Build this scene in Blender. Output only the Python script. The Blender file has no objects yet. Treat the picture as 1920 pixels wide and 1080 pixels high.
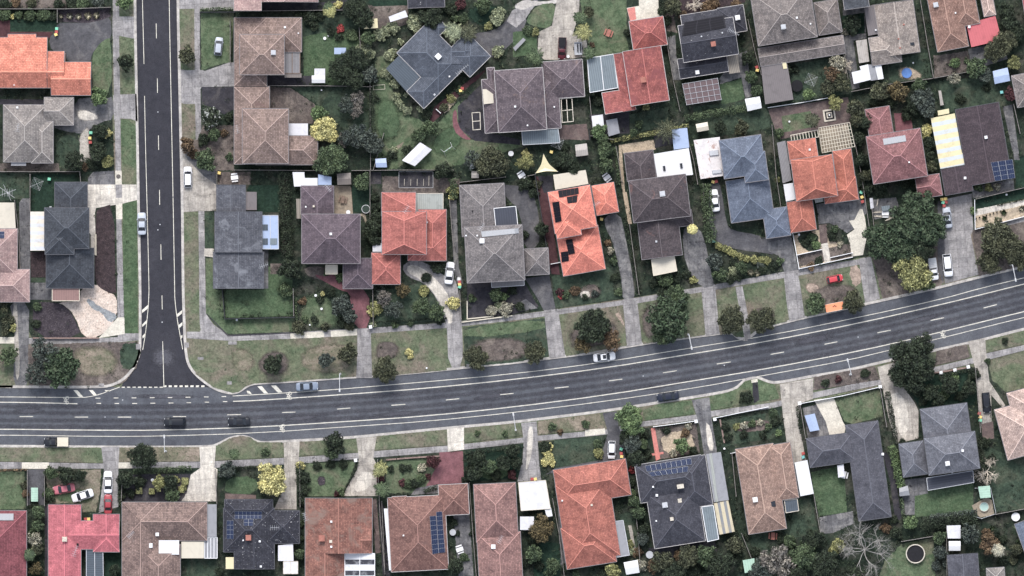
import bpy, math, random
from mathutils import Vector
from mathutils.geometry import tessellate_polygon
random.seed(7)
R = math.radians
S = 1/9.0                       # metres per map unit (the plan is drawn 1920 x 1080 units)
scene = bpy.context.scene
COL = scene.collection
def W(px, py): return ((px-960)*S, (540-py)*S)
def lin(c, ds=.32):
    if c[1]>c[0] and c[1]>c[2]: ds+=.02
    l=[((v/255)/12.92 if v/255 <= .04045 else ((v/255+.055)/1.055)**2.4) for v in c]
    y=.2126*l[0]+.7152*l[1]+.0722*l[2]            # luminance; mixing towards it puts the faded, hazy look into every colour
    return tuple(v+(y-v)*ds for v in l)+(1,)
GZ = 0.14                       # level of the lots above the carriageway
# ---------------------------------------------------------------- objects
def mesh_obj(name, verts, faces, mats=(), parent=None, loc=None, fmat=None, uvs=None, smooth=False):
    me = bpy.data.meshes.new(name)
    me.from_pydata([tuple(v) for v in verts], [], faces)
    for m in (mats if isinstance(mats, (list, tuple)) else [mats]): me.materials.append(m)
    if fmat: me.polygons.foreach_set('material_index', fmat)
    if uvs:
        l = me.uv_layers.new(name='UVMap'); flat = [c for f in uvs for p in f for c in p]
        l.data.foreach_set('uv', flat)
    if smooth: me.polygons.foreach_set('use_smooth', [True]*len(me.polygons))
    me.update()
    return link(name, me, parent, loc)
def link(name, me, parent=None, loc=None):
    o = bpy.data.objects.new(name, me); COL.objects.link(o)
    if loc: o.location = loc
    if parent: o.parent = parent
    return o
def empty(name, loc=(0,0,0), rz=0):
    o = bpy.data.objects.new(name, None); COL.objects.link(o)
    o.empty_display_size = .3
    o.location = loc; o.rotation_euler[2] = rz
    return o
class MB:                        # collects pieces of ONE part
    def __init__(s): s.v=[]; s.f=[]; s.m=[]
    def add(s, vs, fs, mi=0):
        n=len(s.v); s.v+= [tuple(p) for p in vs]; s.f+=[tuple(i+n for i in f) for f in fs]; s.m+=[mi]*len(fs)
    def prism(s, poly, z0, z1, mi=0, taper=0):
        n=len(poly)
        if taper:
            cx=sum(p[0] for p in poly)/n; cy=sum(p[1] for p in poly)/n
            top=[(cx+(p[0]-cx)*(1-taper), cy+(p[1]-cy)*(1-taper), z1) for p in poly]
        else: top=[(p[0],p[1],z1) for p in poly]
        s.add([(p[0],p[1],z0) for p in poly]+top,
              [tuple(range(n,2*n)), tuple(range(n-1,-1,-1))]+[(i,(i+1)%n,n+(i+1)%n,n+i) for i in range(n)], mi)
    def box(s, cx, cy, z0, lx, ly, h, a=0, mi=0, taper=0):
        c,q=math.cos(a),math.sin(a)
        s.prism([(cx+c*x-q*y, cy+q*x+c*y) for x,y in ((-lx/2,-ly/2),(lx/2,-ly/2),(lx/2,ly/2),(-lx/2,ly/2))], z0, z0+h, mi, taper)
    def tube(s, a, b, r0, r1=None, n=6, mi=0):
        r1 = r0 if r1 is None else r1
        a=Vector(a); b=Vector(b); d=(b-a)
        if d.length<1e-6: return
        d.normalize(); u=d.orthogonal().normalized(); w=d.cross(u)
        vs=[a+u*math.cos(t)*r0+w*math.sin(t)*r0 for t in [2*math.pi*i/n for i in range(n)]]
        vs+=[b+u*math.cos(t)*r1+w*math.sin(t)*r1 for t in [2*math.pi*i/n for i in range(n)]]
        s.add(vs,[tuple(range(n-1,-1,-1)),tuple(range(n,2*n))]+[(i,(i+1)%n,n+(i+1)%n,n+i) for i in range(n)],mi)
    def disc(s, cx, cy, z0, r, h, n=20, mi=0, taper=0):
        s.prism([(cx+r*math.cos(2*math.pi*i/n), cy+r*math.sin(2*math.pi*i/n)) for i in range(n)], z0, z0+h, mi, taper)
    def build(s, name, mats, parent=None, loc=None, smooth=False):
        return mesh_obj(name, s.v, s.f, mats, parent, loc, s.m, None, smooth)
def ccw(p):
    a=sum(p[i][0]*p[(i+1)%len(p)][1]-p[(i+1)%len(p)][0]*p[i][1] for i in range(len(p)))
    return p if a>0 else p[::-1]
def chaikin(p, n=2, closed=False):
    for _ in range(n):
        q=[]; m=len(p)
        if not closed: q.append(p[0])
        for i in range(m if closed else m-1):
            a=p[i]; b=p[(i+1)%m]
            q.append((a[0]*.75+b[0]*.25, a[1]*.75+b[1]*.25)); q.append((a[0]*.25+b[0]*.75, a[1]*.25+b[1]*.75))
        if not closed: q.append(p[-1])
        p=q
    return p
def offset(p, d):
    out=[]
    for i in range(len(p)):
        a=p[max(i-1,0)]; b=p[min(i+1,len(p)-1)]
        dx,dy=b[0]-a[0],b[1]-a[1]; l=math.hypot(dx,dy) or 1
        out.append((p[i][0]-dy/l*d, p[i][1]+dx/l*d))
    return out
# ---------------------------------------------------------------- materials
MATS={}
def nt_new(name, rough=.85, spec=.2):
    m=bpy.data.materials.new(name); m.use_nodes=True
    nt=m.node_tree; b=nt.nodes['Principled BSDF']
    b.inputs['Roughness'].default_value=rough; b.inputs['Specular IOR Level'].default_value=spec
    return m,nt,b
def N(nt,t,**k):
    n=nt.nodes.new(t)
    for a,v in k.items():
        if a.startswith('i_'): n.inputs[a[2:].replace('_',' ')].default_value=v
        else: setattr(n,a,v)
    return n
def mixrgb(nt,fac,a,b,mode='MIX'):
    n=nt.nodes.new('ShaderNodeMix'); n.data_type='RGBA'; n.blend_type=mode; n.clamp_factor=True
    for s,v in ((0,fac),(6,a),(7,b)):
        if isinstance(v,bpy.types.NodeSocket): nt.links.new(v,n.inputs[s])
        else: n.inputs[s].default_value=v
    return n.outputs[2]
def ramp(nt,fac,a,b):
    n=nt.nodes.new('ShaderNodeMapRange'); n.inputs['From Min'].default_value=a; n.inputs['From Max'].default_value=b
    nt.links.new(fac,n.inputs['Value']); return n.outputs[0]
def noise(nt,vec,scale,detail=4,rough=.6,dist=0):
    n=N(nt,'ShaderNodeTexNoise'); n.inputs['Scale'].default_value=scale; n.inputs['Detail'].default_value=detail
    n.inputs['Roughness'].default_value=rough; n.inputs['Distortion'].default_value=dist
    nt.links.new(vec,n.inputs['Vector']); return n.outputs['Fac']
def bump(nt,b,h,st=.3,dist=.05):
    n=N(nt,'ShaderNodeBump'); n.inputs['Strength'].default_value=st; n.inputs['Distance'].default_value=dist
    nt.links.new(h,n.inputs['Height']); nt.links.new(n.outputs[0],b.inputs['Normal'])
def pos(nt): return N(nt,'ShaderNodeNewGeometry').outputs['Position']
GARG={}
def ground_mat(name, c1, c2, c3=None, big=.12, mid=.6, fine=6, c3amt=.5, bs=.5, speck=None, spk=.7, spscale=5, joint=0, fade=False, streak=0, fa=.58):
    GARG[name]=dict(c1=c1,c2=c2,c3=c3,big=big,mid=mid,fine=fine,c3amt=c3amt,bs=bs,speck=speck,spk=spk,spscale=spscale)
    if name in MATS: return MATS[name]
    m,nt,b=nt_new(name,.95,.1); p=pos(nt)
    c=mixrgb(nt, ramp(nt,noise(nt,p,mid,6,.68,.4),.36,.64), lin(c1), lin(c2))
    if c3: c=mixrgb(nt, ramp(nt,noise(nt,p,big,7,.66,.6),c3amt-.04,c3amt+.16), c, lin(c3))
    f=noise(nt,p,fine*.42,7,.82)
    c=mixrgb(nt, 1.0, c, mixrgb(nt, ramp(nt,f,.3,.7), (1-fa,1-fa,1-fa,1),(1+fa*1.07,1+fa*1.07,1+fa*1.07,1)),'MULTIPLY')
    c=mixrgb(nt, 1.0, c, mixrgb(nt, ramp(nt,noise(nt,p,.9,4,.7,.3),.3,.7), (.84,.84,.84,1),(1.16,1.16,1.16,1)),'MULTIPLY')
    if streak:
        mp=N(nt,'ShaderNodeMapping'); mp.inputs['Rotation'].default_value=(0,0,R(8)); mp.inputs['Scale'].default_value=(2.2,.35,1); nt.links.new(p,mp.inputs[0])
        c=mixrgb(nt, 1.0, c, mixrgb(nt, ramp(nt,noise(nt,mp.outputs[0],.8,5,.7),.3,.7), (.78,.78,.79,1),(1.18,1.18,1.16,1)),'MULTIPLY')
    if joint:
        mp=N(nt,'ShaderNodeMapping'); mp.inputs['Rotation'].default_value=(0,0,R(-5)); nt.links.new(p,mp.inputs[0])
        br=N(nt,'ShaderNodeTexBrick'); br.offset=0; nt.links.new(mp.outputs[0],br.inputs['Vector'])
        for k,v in (('Scale',1),('Mortar Size',.035),('Mortar Smooth',.3),('Brick Width',joint),('Row Height',joint)): br.inputs[k].default_value=v
        br.inputs['Color1'].default_value=(1.06,1.06,1.06,1); br.inputs['Color2'].default_value=(.9,.9,.91,1); br.inputs['Mortar'].default_value=(.55,.55,.55,1)
        c=mixrgb(nt,1.0,c,br.outputs[0],'MULTIPLY')
    if speck: c=mixrgb(nt, ramp(nt,noise(nt,p,spscale,2,.5),spk,spk+.06), c, lin(speck))
    nt.links.new(c,b.inputs['Base Color']); bump(nt,b,f,bs,.12)
    if fade:
        at=N(nt,'ShaderNodeAttribute'); at.attribute_name='fade'
        nz=noise(nt,p,1.1,6,.75); ad=N(nt,'ShaderNodeMath',operation='ADD'); nt.links.new(at.outputs['Fac'],ad.inputs[0]); nt.links.new(nz,ad.inputs[1])
        al=ramp(nt,ad.outputs[0],.62,1.18); nt.links.new(al,b.inputs['Alpha'])
    MATS[name]=m; return m
def plain(name, c, rough=.6, spec=.3, metal=0, var=.12):
    if name in MATS: return MATS[name]
    m,nt,b=nt_new(name,rough,spec); b.inputs['Metallic'].default_value=metal
    p=N(nt,'ShaderNodeTexCoord').outputs['Object']
    c0=lin(c); lo=tuple(v*(1-var) for v in c0[:3])+(1,); hi=tuple(min(1,v*(1+var)) for v in c0[:3])+(1,)
    nt.links.new(mixrgb(nt,ramp(nt,noise(nt,p,1.7,5,.6),.35,.65),lo,hi),b.inputs['Base Color'])
    MATS[name]=m; return m
ROOFC={}
def tile_roof(name, c, c2=None, stain=None, st=.5, lichen=0, course=.36, contrast=.5):
    """pitched roof: courses and tiles follow the slope (UV in metres), weathering in object space"""
    if name in MATS: return MATS[name]
    ROOFC[name]=lin(c); m,nt,b=nt_new(name,.8,.25); uv=N(nt,'ShaderNodeTexCoord').outputs['UV']; p=pos(nt)
    c1=lin(c); cb=lin(c2) if c2 else tuple(v*.78 for v in c1[:3])+(1,)
    br=N(nt,'ShaderNodeTexBrick'); br.offset=.5; nt.links.new(uv,br.inputs['Vector'])
    for k,v in (('Scale',1),('Mortar Size',.035),('Mortar Smooth',.6),('Bias',0),('Brick Width',.30),('Row Height',course)): br.inputs[k].default_value=v
    br.inputs['Color1'].default_value=tuple(v*1.12 for v in c1[:3])+(1,); br.inputs['Color2'].default_value=cb
    br.inputs['Mortar'].default_value=tuple(v*(1-contrast) for v in cb[:3])+(1,)
    col=br.outputs['Color']
    col=mixrgb(nt, 1.0, col, mixrgb(nt, ramp(nt,noise(nt,p,.45,6,.7,.5),.3,.7),(.66,.66,.68,1),(1.26,1.24,1.22,1)),'MULTIPLY')
    col=mixrgb(nt, 1.0, col, mixrgb(nt, ramp(nt,noise(nt,p,4.5,4,.8),.3,.7),(.68,.68,.68,1),(1.3,1.3,1.3,1)),'MULTIPLY')
    mp=N(nt,'ShaderNodeMapping'); mp.inputs['Scale'].default_value=(1.6,.22,1); nt.links.new(uv,mp.inputs[0])
    col=mixrgb(nt, 1.0, col, mixrgb(nt, ramp(nt,noise(nt,mp.outputs[0],1.0,5,.7),.32,.7),(.80,.80,.81,1),(1.14,1.13,1.12,1)),'MULTIPLY')
    b2=N(nt,'ShaderNodeTexBrick'); b2.offset=.5; nt.links.new(uv,b2.inputs['Vector'])
    for k,v in (('Scale',1),('Mortar Size',0),('Brick Width',.9),('Row Height',course*2),('Bias',-.55)): b2.inputs[k].default_value=v
    b2.inputs['Color1'].default_value=(1,1,1,1); b2.inputs['Color2'].default_value=(.80,.79,.78,1)
    col=mixrgb(nt, 1.0, col, b2.outputs[0],'MULTIPLY')
    if stain: col=mixrgb(nt, ramp(nt,noise(nt,p,.33,7,.72,.8),st,st+.14), col, lin(stain))
    if lichen: col=mixrgb(nt, ramp(nt,noise(nt,p,2.6,3,.6),.80-lichen,.86-lichen), col, lin((165,165,168)))
    nt.links.new(col,b.inputs['Base Color'])
    w=N(nt,'ShaderNodeTexWave'); w.wave_type='BANDS'; w.bands_direction='Y'; w.wave_profile='SAW'
    w.inputs['Scale'].default_value=2*math.pi/course/20; nt.links.new(uv,w.inputs['Vector'])
    bump(nt,b,w.outputs['Fac'],.5,.05)
    MATS[name]=m; return m
def sheet(name, c, rib=.25, amt=.12, c2=None, band=0, rough=.45, rust=None, dirt=.12):
    """ribbed metal / polycarbonate sheet, ribs along UV-V; c2+band = alternating translucent sheets"""
    if name in MATS: return MATS[name]
    m,nt,b=nt_new(name,rough,.35); uv=N(nt,'ShaderNodeTexCoord').outputs['UV']; p=pos(nt)
    sep=N(nt,'ShaderNodeSeparateXYZ'); nt.links.new(uv,sep.inputs[0])
    def bandf(sock,per,thr):
        d=N(nt,'ShaderNodeMath',operation='DIVIDE'); d.inputs[1].default_value=per; nt.links.new(sock,d.inputs[0])
        f=N(nt,'ShaderNodeMath',operation='FRACT'); nt.links.new(d.outputs[0],f.inputs[0])
        g=N(nt,'ShaderNodeMath',operation='GREATER_THAN'); g.inputs[1].default_value=thr; nt.links.new(f.outputs[0],g.inputs[0]); return g.outputs[0]
    c0=lin(c); col=c0
    if c2: col=mixrgb(nt, bandf(sep.outputs[1],band,.55), c0, lin(c2))
    col=mixrgb(nt, bandf(sep.outputs[0],rib,.8), col, tuple(v*(1-amt*2.2) for v in c0[:3])+(1,)) if not c2 else col
    col=mixrgb(nt, ramp(nt,noise(nt,p,.8,6,.7,.5),.5,.8), col, tuple(v*(1-dirt*3) for v in c0[:3])+(1,))
    if rust: col=mixrgb(nt, ramp(nt,noise(nt,p,.6,6,.75,1.),.56,.66), col, lin(rust))
    nt.links.new(col,b.inputs['Base Color']); MATS[name]=m; return m
def leaf_mat(name, c1, c2, c3=None):
    if name in MATS: return MATS[name]
    m,nt,b=nt_new(name,.6,.15); g=N(nt,'ShaderNodeNewGeometry')
    pw=N(nt,'ShaderNodeMath',operation='POWER'); pw.inputs[1].default_value=1.7; nt.links.new(g.outputs['Random Per Island'],pw.inputs[0])
    a_=lin(c1); b_=lin(c2); c=mixrgb(nt,pw.outputs[0],tuple(v*.42 for v in a_[:3])+(1,),tuple(v*1.7 for v in b_[:3])+(1,))  # random leaf tones; shaded gaps and light specks put into the colour
    n=noise(nt,g.outputs['Position'],.55,4,.6)
    c=mixrgb(nt,1.0,c,mixrgb(nt,ramp(nt,n,.35,.65),(.7,.72,.75,1),(1.35,1.3,1.2,1)),'MULTIPLY')
    if c3: c=mixrgb(nt,ramp(nt,noise(nt,g.outputs['Position'],.9,3,.6),.56,.62),c,lin(c3))
    nt.links.new(c,b.inputs['Base Color'])
    MATS[name]=m; return m
# ---------------------------------------------------------------- labels
HOUSES=[]      # (nick, x0,y0,x1,y1) in plan units
LAB=[]         # (obj, look, px, py, group)
def tag(o, label, cat, group=None, kind=None):
    o['label']=label
    o['category']=cat
    if group: o['group']=group
    if kind: o['kind']=kind
def want(o, look, cat, px, py, group=None, kind=None):
    o['category']=cat
    if group: o['group']=group
    if kind: o['kind']=kind
    LAB.append((o, look, px, py))
def where(px,py):
    best=None
    for nick,x0,y0,x1,y1 in HOUSES:
        dx=max(x0-px,0,px-x1); dy=max(y0-py,0,py-y1); d=math.hypot(dx,dy)+.02*math.hypot((x0+x1)/2-px,(y0+y1)/2-py)
        if best is None or d<best[0]: best=(d,nick,x0,y0,x1,y1)
    d,nick,x0,y0,x1,y1=best
    ex=(px-(x0+x1)/2)/((x1-x0)/2+1); ey=((y0+y1)/2-py)/((y1-y0)/2+1)
    if max(abs(ex),abs(ey))<.8 : return 'against the '+nick
    a=math.degrees(math.atan2(ey,ex))%360
    return ['east','north-east','north','north-west','west','south-west','south','south-east'][int((a+22.5)//45)%8]+' of the '+nick
ORD=['','','second','third','fourth','fifth','sixth','seventh','eighth','ninth','tenth','eleventh','twelfth']
def flush_labels():
    d={}
    for o,look,px,py in LAB: d.setdefault(look+' '+where(px,py),[]).append((o,px,py))
    for lab,l in d.items():
        if len(l)==1: l[0][0]['label']=lab; continue
        sx=max(a[1] for a in l)-min(a[1] for a in l); sy=max(a[2] for a in l)-min(a[2] for a in l)
        k=1 if sx>=sy else 2; l.sort(key=lambda a:a[k]); n=len(l); s0,s1=('west','east') if k==1 else ('north','south')
        for i,(o,_,_) in enumerate(l):
            if i==0: t=s0+'ernmost'
            elif i==n-1: t=s1+'ernmost'
            elif i<=n/2: t=ORD[min(i+1,12)]+' from the '+s0
            else: t=ORD[min(n-i,12)]+' from the '+s1
            o['label']=lab+', '+t
# ---------------------------------------------------------------- roofs
def clip(poly, a, b, c):          # keep a*x+b*y+c >= 0
    out=[]; n=len(poly)
    for i in range(n):
        p=poly[i]; q=poly[(i+1)%n]; fp=a*p[0]+b*p[1]+c; fq=a*q[0]+b*q[1]+c
        if fp>=0: out.append(p)
        if (fp>=0)!=(fq>=0):
            t=fp/(fp-fq); out.append((p[0]+(q[0]-p[0])*t, p[1]+(q[1]-p[1])*t))
    return out
def area(p): return abs(sum(p[i][0]*p[(i+1)%len(p)][1]-p[(i+1)%len(p)][0]*p[i][1] for i in range(len(p))))/2 if len(p)>2 else 0
class Block:
    def __init__(s, ang, d, pitch, z):
        x0,y0,x1,y1=d[:4]; e='hhhh'; s.z=z
        for k in d[4:]:
            if isinstance(k,(str,tuple)): e=k
            else: s.z=k
        a=R(ang); ca,sa=math.cos(a),math.sin(a)
        def loc(p): X,Y=W(*p); return (X*ca+Y*sa, -X*sa+Y*ca)
        A=loc((x0,y0)); B=loc((x1,y1)); u0,u1=sorted((A[0],B[0])); v0,v1=sorted((A[1],B[1]))
        s.q=[(u*ca-v*sa, u*sa+v*ca) for u,v in ((u0,v1),(u0,v0),(u1,v0),(u1,v1))]   # TL BL BR TR, ccw
        es=[e[3],e[2],e[1],e[0]]                    # edges: left, bottom, right, top ; e given as T R B L
        es=[e[3],e[2],e[1],e[0]]
        s.ed=[]
        for i in range(4):
            p=s.q[i]; r=s.q[(i+1)%4]; dx,dy=r[0]-p[0],r[1]-p[1]; l=math.hypot(dx,dy)
            n=(-dy/l,dx/l); k=es[i]
            t=None if k=='g' else (pitch if k=='h' else float(k))
            s.ed.append((n[0],n[1],-(n[0]*p[0]+n[1]*p[1]),t,(dx/l,dy/l),p,r,l))
    def planes(s): return [(e[0]*e[3],e[1]*e[3],e[2]*e[3]+s.z) for e in s.ed if e[3] is not None]
    def inside(s,p,m=0): return all(e[0]*p[0]+e[1]*p[1]+e[2]>=m for e in s.ed)
    def _n(s): pass
    def h(s,p): return min(a*p[0]+b*p[1]+c for a,b,c in s.planes())
def touch(a,b):
    p=list(a.q)
    for e in b.ed: p=clip(p,e[0],e[1],e[2])
    return area(p)>.3
def seg_out(p,q,cons):
    """parts of p-q lying outside the convex region where every a*x+b*y+c>=0"""
    lo,hi=0.,1.
    for a,b,c in cons:
        f0=a*p[0]+b*p[1]+c; f1=a*q[0]+b*q[1]+c
        if f0<0 and f1<0: return [(p,q)]
        if f0>=0 and f1>=0: continue
        t=f0/(f0-f1)
        if f0<0: lo=max(lo,t)
        else: hi=min(hi,t)
    if hi<=lo: return [(p,q)]
    L=lambda t:tuple(p[i]+(q[i]-p[i])*t for i in range(len(p)))
    out=[]
    if lo>1e-6: out.append((p,L(lo)))
    if hi<1-1e-6: out.append((L(hi),q))
    return out
def roof_mesh(blocks, parent, mat, ridge, gutter, name='roof'):
    V=[];F=[];UV=[]; caps=[]; gab=[]
    for bi,b in enumerate(blocks):
        P=b.planes()
        idx=[i for i in range(4) if b.ed[i][3] is not None]
        for k,i in enumerate(idx):
            a0,b0,c0=P[k]; poly=list(b.q)
            for k2 in range(len(idx)):
                if k2!=k:
                    a1,b1,c1=P[k2]; poly=clip(poly,a1-a0,b1-b0,c1-c0)
            if area(poly)<.05: continue
            # ridge / hip lines
            n=len(poly)
            for e in range(n):
                p,q=poly[e],poly[(e+1)%n]
                for k2 in range(k+1,len(idx)):
                    a1,b1,c1=P[k2]
                    if all(abs((a1-a0)*t[0]+(b1-b0)*t[1]+c1-c0)<1e-5 for t in (p,q)) and math.dist(p,q)>.3:
                        caps.append((bi,(p[0],p[1],a0*p[0]+b0*p[1]+c0),(q[0],q[1],a0*q[0]+b0*q[1]+c0)))
            pieces=[poly]
            for bj,o in enumerate(blocks):
                if bj==bi or abs(o.z-b.z)>.01: continue
                eps=.006 if bj>bi else -.002
                cons=[(x[0],x[1],x[2]) for x in o.ed]+[(a-a0,bb-b0,c-c0-eps) for a,bb,c in o.planes()]
                nxt=[]
                for rest in pieces:
                    for a,bb,c in cons:
                        out=clip(rest,-a,-bb,-c)
                        if area(out)>.002: nxt.append(out)
                        rest=clip(rest,a,bb,c)
                        if area(rest)<.002: break
                pieces=nxt
            e=b.ed[i]; cs=math.sqrt(1+e[3]**2)
            for p in pieces:
                s0=len(V); V+=[(x,y,a0*x+b0*y+c0) for x,y in p]; F.append(tuple(range(s0,s0+len(p))))
                UV.append([(x*e[4][0]+y*e[4][1], (e[0]*x+e[1]*y+e[2])*cs) for x,y in p])
        for i in range(4):                       # gable walls
            e=b.ed[i]
            if e[3] is None:
                p,q=e[5],e[6]; n=14; top=[]
                for k in range(n+1):
                    t=k/n; x=p[0]+(q[0]-p[0])*t; y=p[1]+(q[1]-p[1])*t; top.append((x+e[0]*.06,y+e[1]*.06,b.h((x,y))-.04))
                gab.append([(p[0]+e[0]*.06,p[1]+e[1]*.06,b.z-.05),(q[0]+e[0]*.06,q[1]+e[1]*.06,b.z-.05)]+top[::-1])
    ro=mesh_obj(name,V,F,mat,parent,None,None,UV)
    rc=MB()
    for bi,p,q in caps:
        segs=[(p,q)]
        for bj,o in enumerate(blocks):
            if bj==bi or abs(o.z-blocks[bi].z)>.01: continue
            nx=[]
            for s0,s1 in segs:
                # constraint with h linear along the segment: use 3D trick, parametrize by value
                dx=[s1[i]-s0[i] for i in range(3)]; L2=dx[0]**2+dx[1]**2
                g=(dx[2]/L2*dx[0],dx[2]/L2*dx[1]); gc=s0[2]-g[0]*s0[0]-g[1]*s0[1]
                cons=[(x[0],x[1],x[2]-.05) for x in o.ed]+[(a-g[0],bb-g[1],c-gc-.01) for a,bb,c in o.planes()]
                nx+=seg_out(s0,s1,cons)
            segs=nx
        for s0,s1 in segs:
            if math.dist(s0,s1)>.4:
                d=Vector(s1)-Vector(s0); L=d.length; d.normalize(); w=Vector((-d.y,d.x,0)).normalized()*.10; u=Vector((0,0,.06))
                A=Vector(s0);B=Vector(s1); dn=Vector((0,0,-.06))
                rc.add([A-w+dn,A+w+dn,A+w*.4+u,A-w*.4+u,B-w+dn,B+w+dn,B+w*.4+u,B-w*.4+u],[(0,1,2,3),(7,6,5,4),(1,5,6,2),(2,6,7,3),(3,7,4,0)])
    if rc.v: rc.build('ridge_cap',ridge,ro)
    gt=MB()
    for bi,b in enumerate(blocks):
        for e in b.ed:
            segs=[(e[5],e[6])]
            for bj,o in enumerate(blocks):
                if bj!=bi and o.z>=b.z-.01:
                    nx=[]
                    for s0,s1 in segs: nx+=seg_out(s0,s1,[(x[0],x[1],x[2]+(.03 if bj<bi else -.03)) for x in o.ed])
                    segs=nx
            for s0,s1 in segs:
                L=math.dist(s0,s1)
                if L<.3: continue
                if e[3] is not None:
                    gt.box((s0[0]+s1[0])/2-e[0]*.05,(s0[1]+s1[1])/2-e[1]*.05,b.z-.12,L+.05,.10,.15,math.atan2(s1[1]-s0[1],s1[0]-s0[0]))
                else:
                    n=8
                    for k in range(n):
                        a_=[s0[i]+(s1[i]-s0[i])*k/n for i in (0,1)]; b_=[s0[i]+(s1[i]-s0[i])*(k+1)/n for i in (0,1)]
                        gt.tube((a_[0],a_[1],b.h(a_)+.02),(b_[0],b_[1],b.h(b_)+.02),.06,n=4)
    if gt.v: gt.build('gutter',gutter,parent)
    return ro,gab
GUT={}
ALLB=[]
def ridge_of(m):
    k='ridge of '+m.name
    if k in MATS: return MATS[k]
    r,nt,bb=nt_new(k,.8,.2); c=ROOFC[m.name]; bb.inputs['Base Color'].default_value=tuple(min(.8,v*1.32+.008) for v in c[:3])+(1,); MATS[k]=r; return r
def slab(parent,name,pts,z,mat,th=.07,slope=0,frame=None,ribs='y',beams=0,posts=True,beammat=None):
    """flat roof/cover through plan points (clockwise from top-left), carried on posts"""
    P=[W(*p) for p in pts]; n=len(P)
    A=Vector(P[0]); u=(Vector(P[1])-A); u.normalize(); v=Vector((u.y,-u.x))
    def uvf(p): d=Vector(p)-A; a,b=d.dot(u),d.dot(v); return (a,b) if ribs=='y' else (b,a)
    zt=[z+th-(uvf(p)[1] if ribs=='y' else uvf(p)[0])*slope for p in P]
    V=[(p[0],p[1],t) for p,t in zip(P,zt)]+[(p[0],p[1],t-th) for p,t in zip(P,zt)]
    F=[tuple(range(n)),tuple(range(2*n-1,n-1,-1))]+[(i,n+i,n+(i+1)%n,(i+1)%n) for i in range(n)]
    if sum(P[i][0]*P[(i+1)%n][1]-P[(i+1)%n][0]*P[i][1] for i in range(n))<0: F=[f[::-1] for f in F]
    UV=[[uvf((V[i][0],V[i][1])) for i in f] for f in F]
    o=mesh_obj(name,V,F,mat,parent,None,None,UV)
    if frame:
        f=MB()
        for i in range(n): f.tube(V[i],V[(i+1)%n],.09,n=4)
        if beams:
            for k in range(1,beams+1):
                t=k/(beams+1)
                a=Vector(V[0]).lerp(Vector(V[1]),t); b=Vector(V[3]).lerp(Vector(V[2]),t); f.tube(a,b,.09,n=4)
        f.build('frame',frame,o)
    if posts:
        for i in range(n):
            f=MB(); c=Vector((sum(p[0] for p in P)/n,sum(p[1] for p in P)/n)); q=Vector(P[i]).lerp(c,.06)
            f.box(q.x,q.y,GZ,.1,.1,zt[i]-th-GZ-.03); f.build('post',M_gutter,o)
    return o
def house(nick,label,ang,roofmat,blocks,z=2.9,pitch=.42,wall=None,ridge=None,gutter=None,upper=None,extra=None):
    """blocks: (x0,y0,x1,y1[,edges TRBL][,eave height]) = opposite corners on the plan"""
    if ridge is None or ridge is not M_ridge: ridge=ridge_of(roofmat)
    B=[Block(ang,d,pitch,z+GZ) for d in blocks]
    U=[Block(ang,d,pitch,5.5+GZ) for d in (upper or [])]
    allb=B+U; ALLB.extend(allb)
    xs=[p[0]/S+960 for b in allb for p in b.q]; ys=[540-p[1]/S for b in allb for p in b.q]
    x0,x1,y0,y1=min(xs),max(xs),min(ys),max(ys)
    HOUSES.append((nick,x0,y0,x1,y1))
    root=empty('house',(W((x0+x1)/2,(y0+y1)/2)+(GZ,)))
    root.location=(0,0,0)
    tag(root,label,'house','houses along the two streets')
    wm=MB(); allg=[]
    groups=[]
    for b in B+U:                                # roofs that touch at one level are one roof
        hit=[g for g in groups if any(abs(o.z-b.z)<.01 and touch(o,b) for o in g)]
        for g in hit: groups.remove(g)
        groups.append([o for o in allb if o is b or any(o in g for g in hit)])
    for grp in groups:
        ro,gab=roof_mesh(grp,root,roofmat,ridge or M_ridge,gutter or M_gutter); allg+=gab
    for k,b in enumerate(allb):
        ins=.5+.004*k
        q=[]
        for i in range(4):
            e0=b.ed[i-1]; e1=b.ed[i]
            a=e0; c=e1; det=a[0]*c[1]-a[1]*c[0]
            f0=-(a[2]-ins); f1=-(c[2]-ins)
            q.append(((f0*c[1]-a[1]*f1)/det,(a[0]*f1-f0*c[0])/det))
        wm.add([(x,y,GZ-.1) for x,y in q]+[(x,y,b.z+.03) for x,y in q],[(i,(i+1)%4,4+(i+1)%4,4+i) for i in range(4)])
    for g in allg: wm.add(g,[tuple(range(len(g)))])
    wm.build('wall',wall or M_brick,root)
    def H(p):
        hs=[b.h(p) for b in allb if b.inside(p,-.05)]
        return max(hs) if hs else z+GZ
    root_h=(root,H)
    for x in (extra or []):
        k=x[0]
        if k=='solar': solar(root,H,*x[1:])
        elif k=='box': roofbox(root,H,*x[1:])
        elif k=='slab':
            kw=dict(x[5]) if len(x)>5 else {}
            slab(root,x[1],x[2],x[3]+GZ,x[4],**kw)
        elif k=='ant': antenna(root,H,*x[1:])
        elif k=='grid': pergola(root,*x[1:])
    # put the root at the house's base without moving what it carries
    c=W((x0+x1)/2,(y0+y1)/2); off=Vector((c[0],c[1],GZ)); root.location=off
    for ch in root.children: ch.location=Vector(ch.location)-off
    return root
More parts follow.
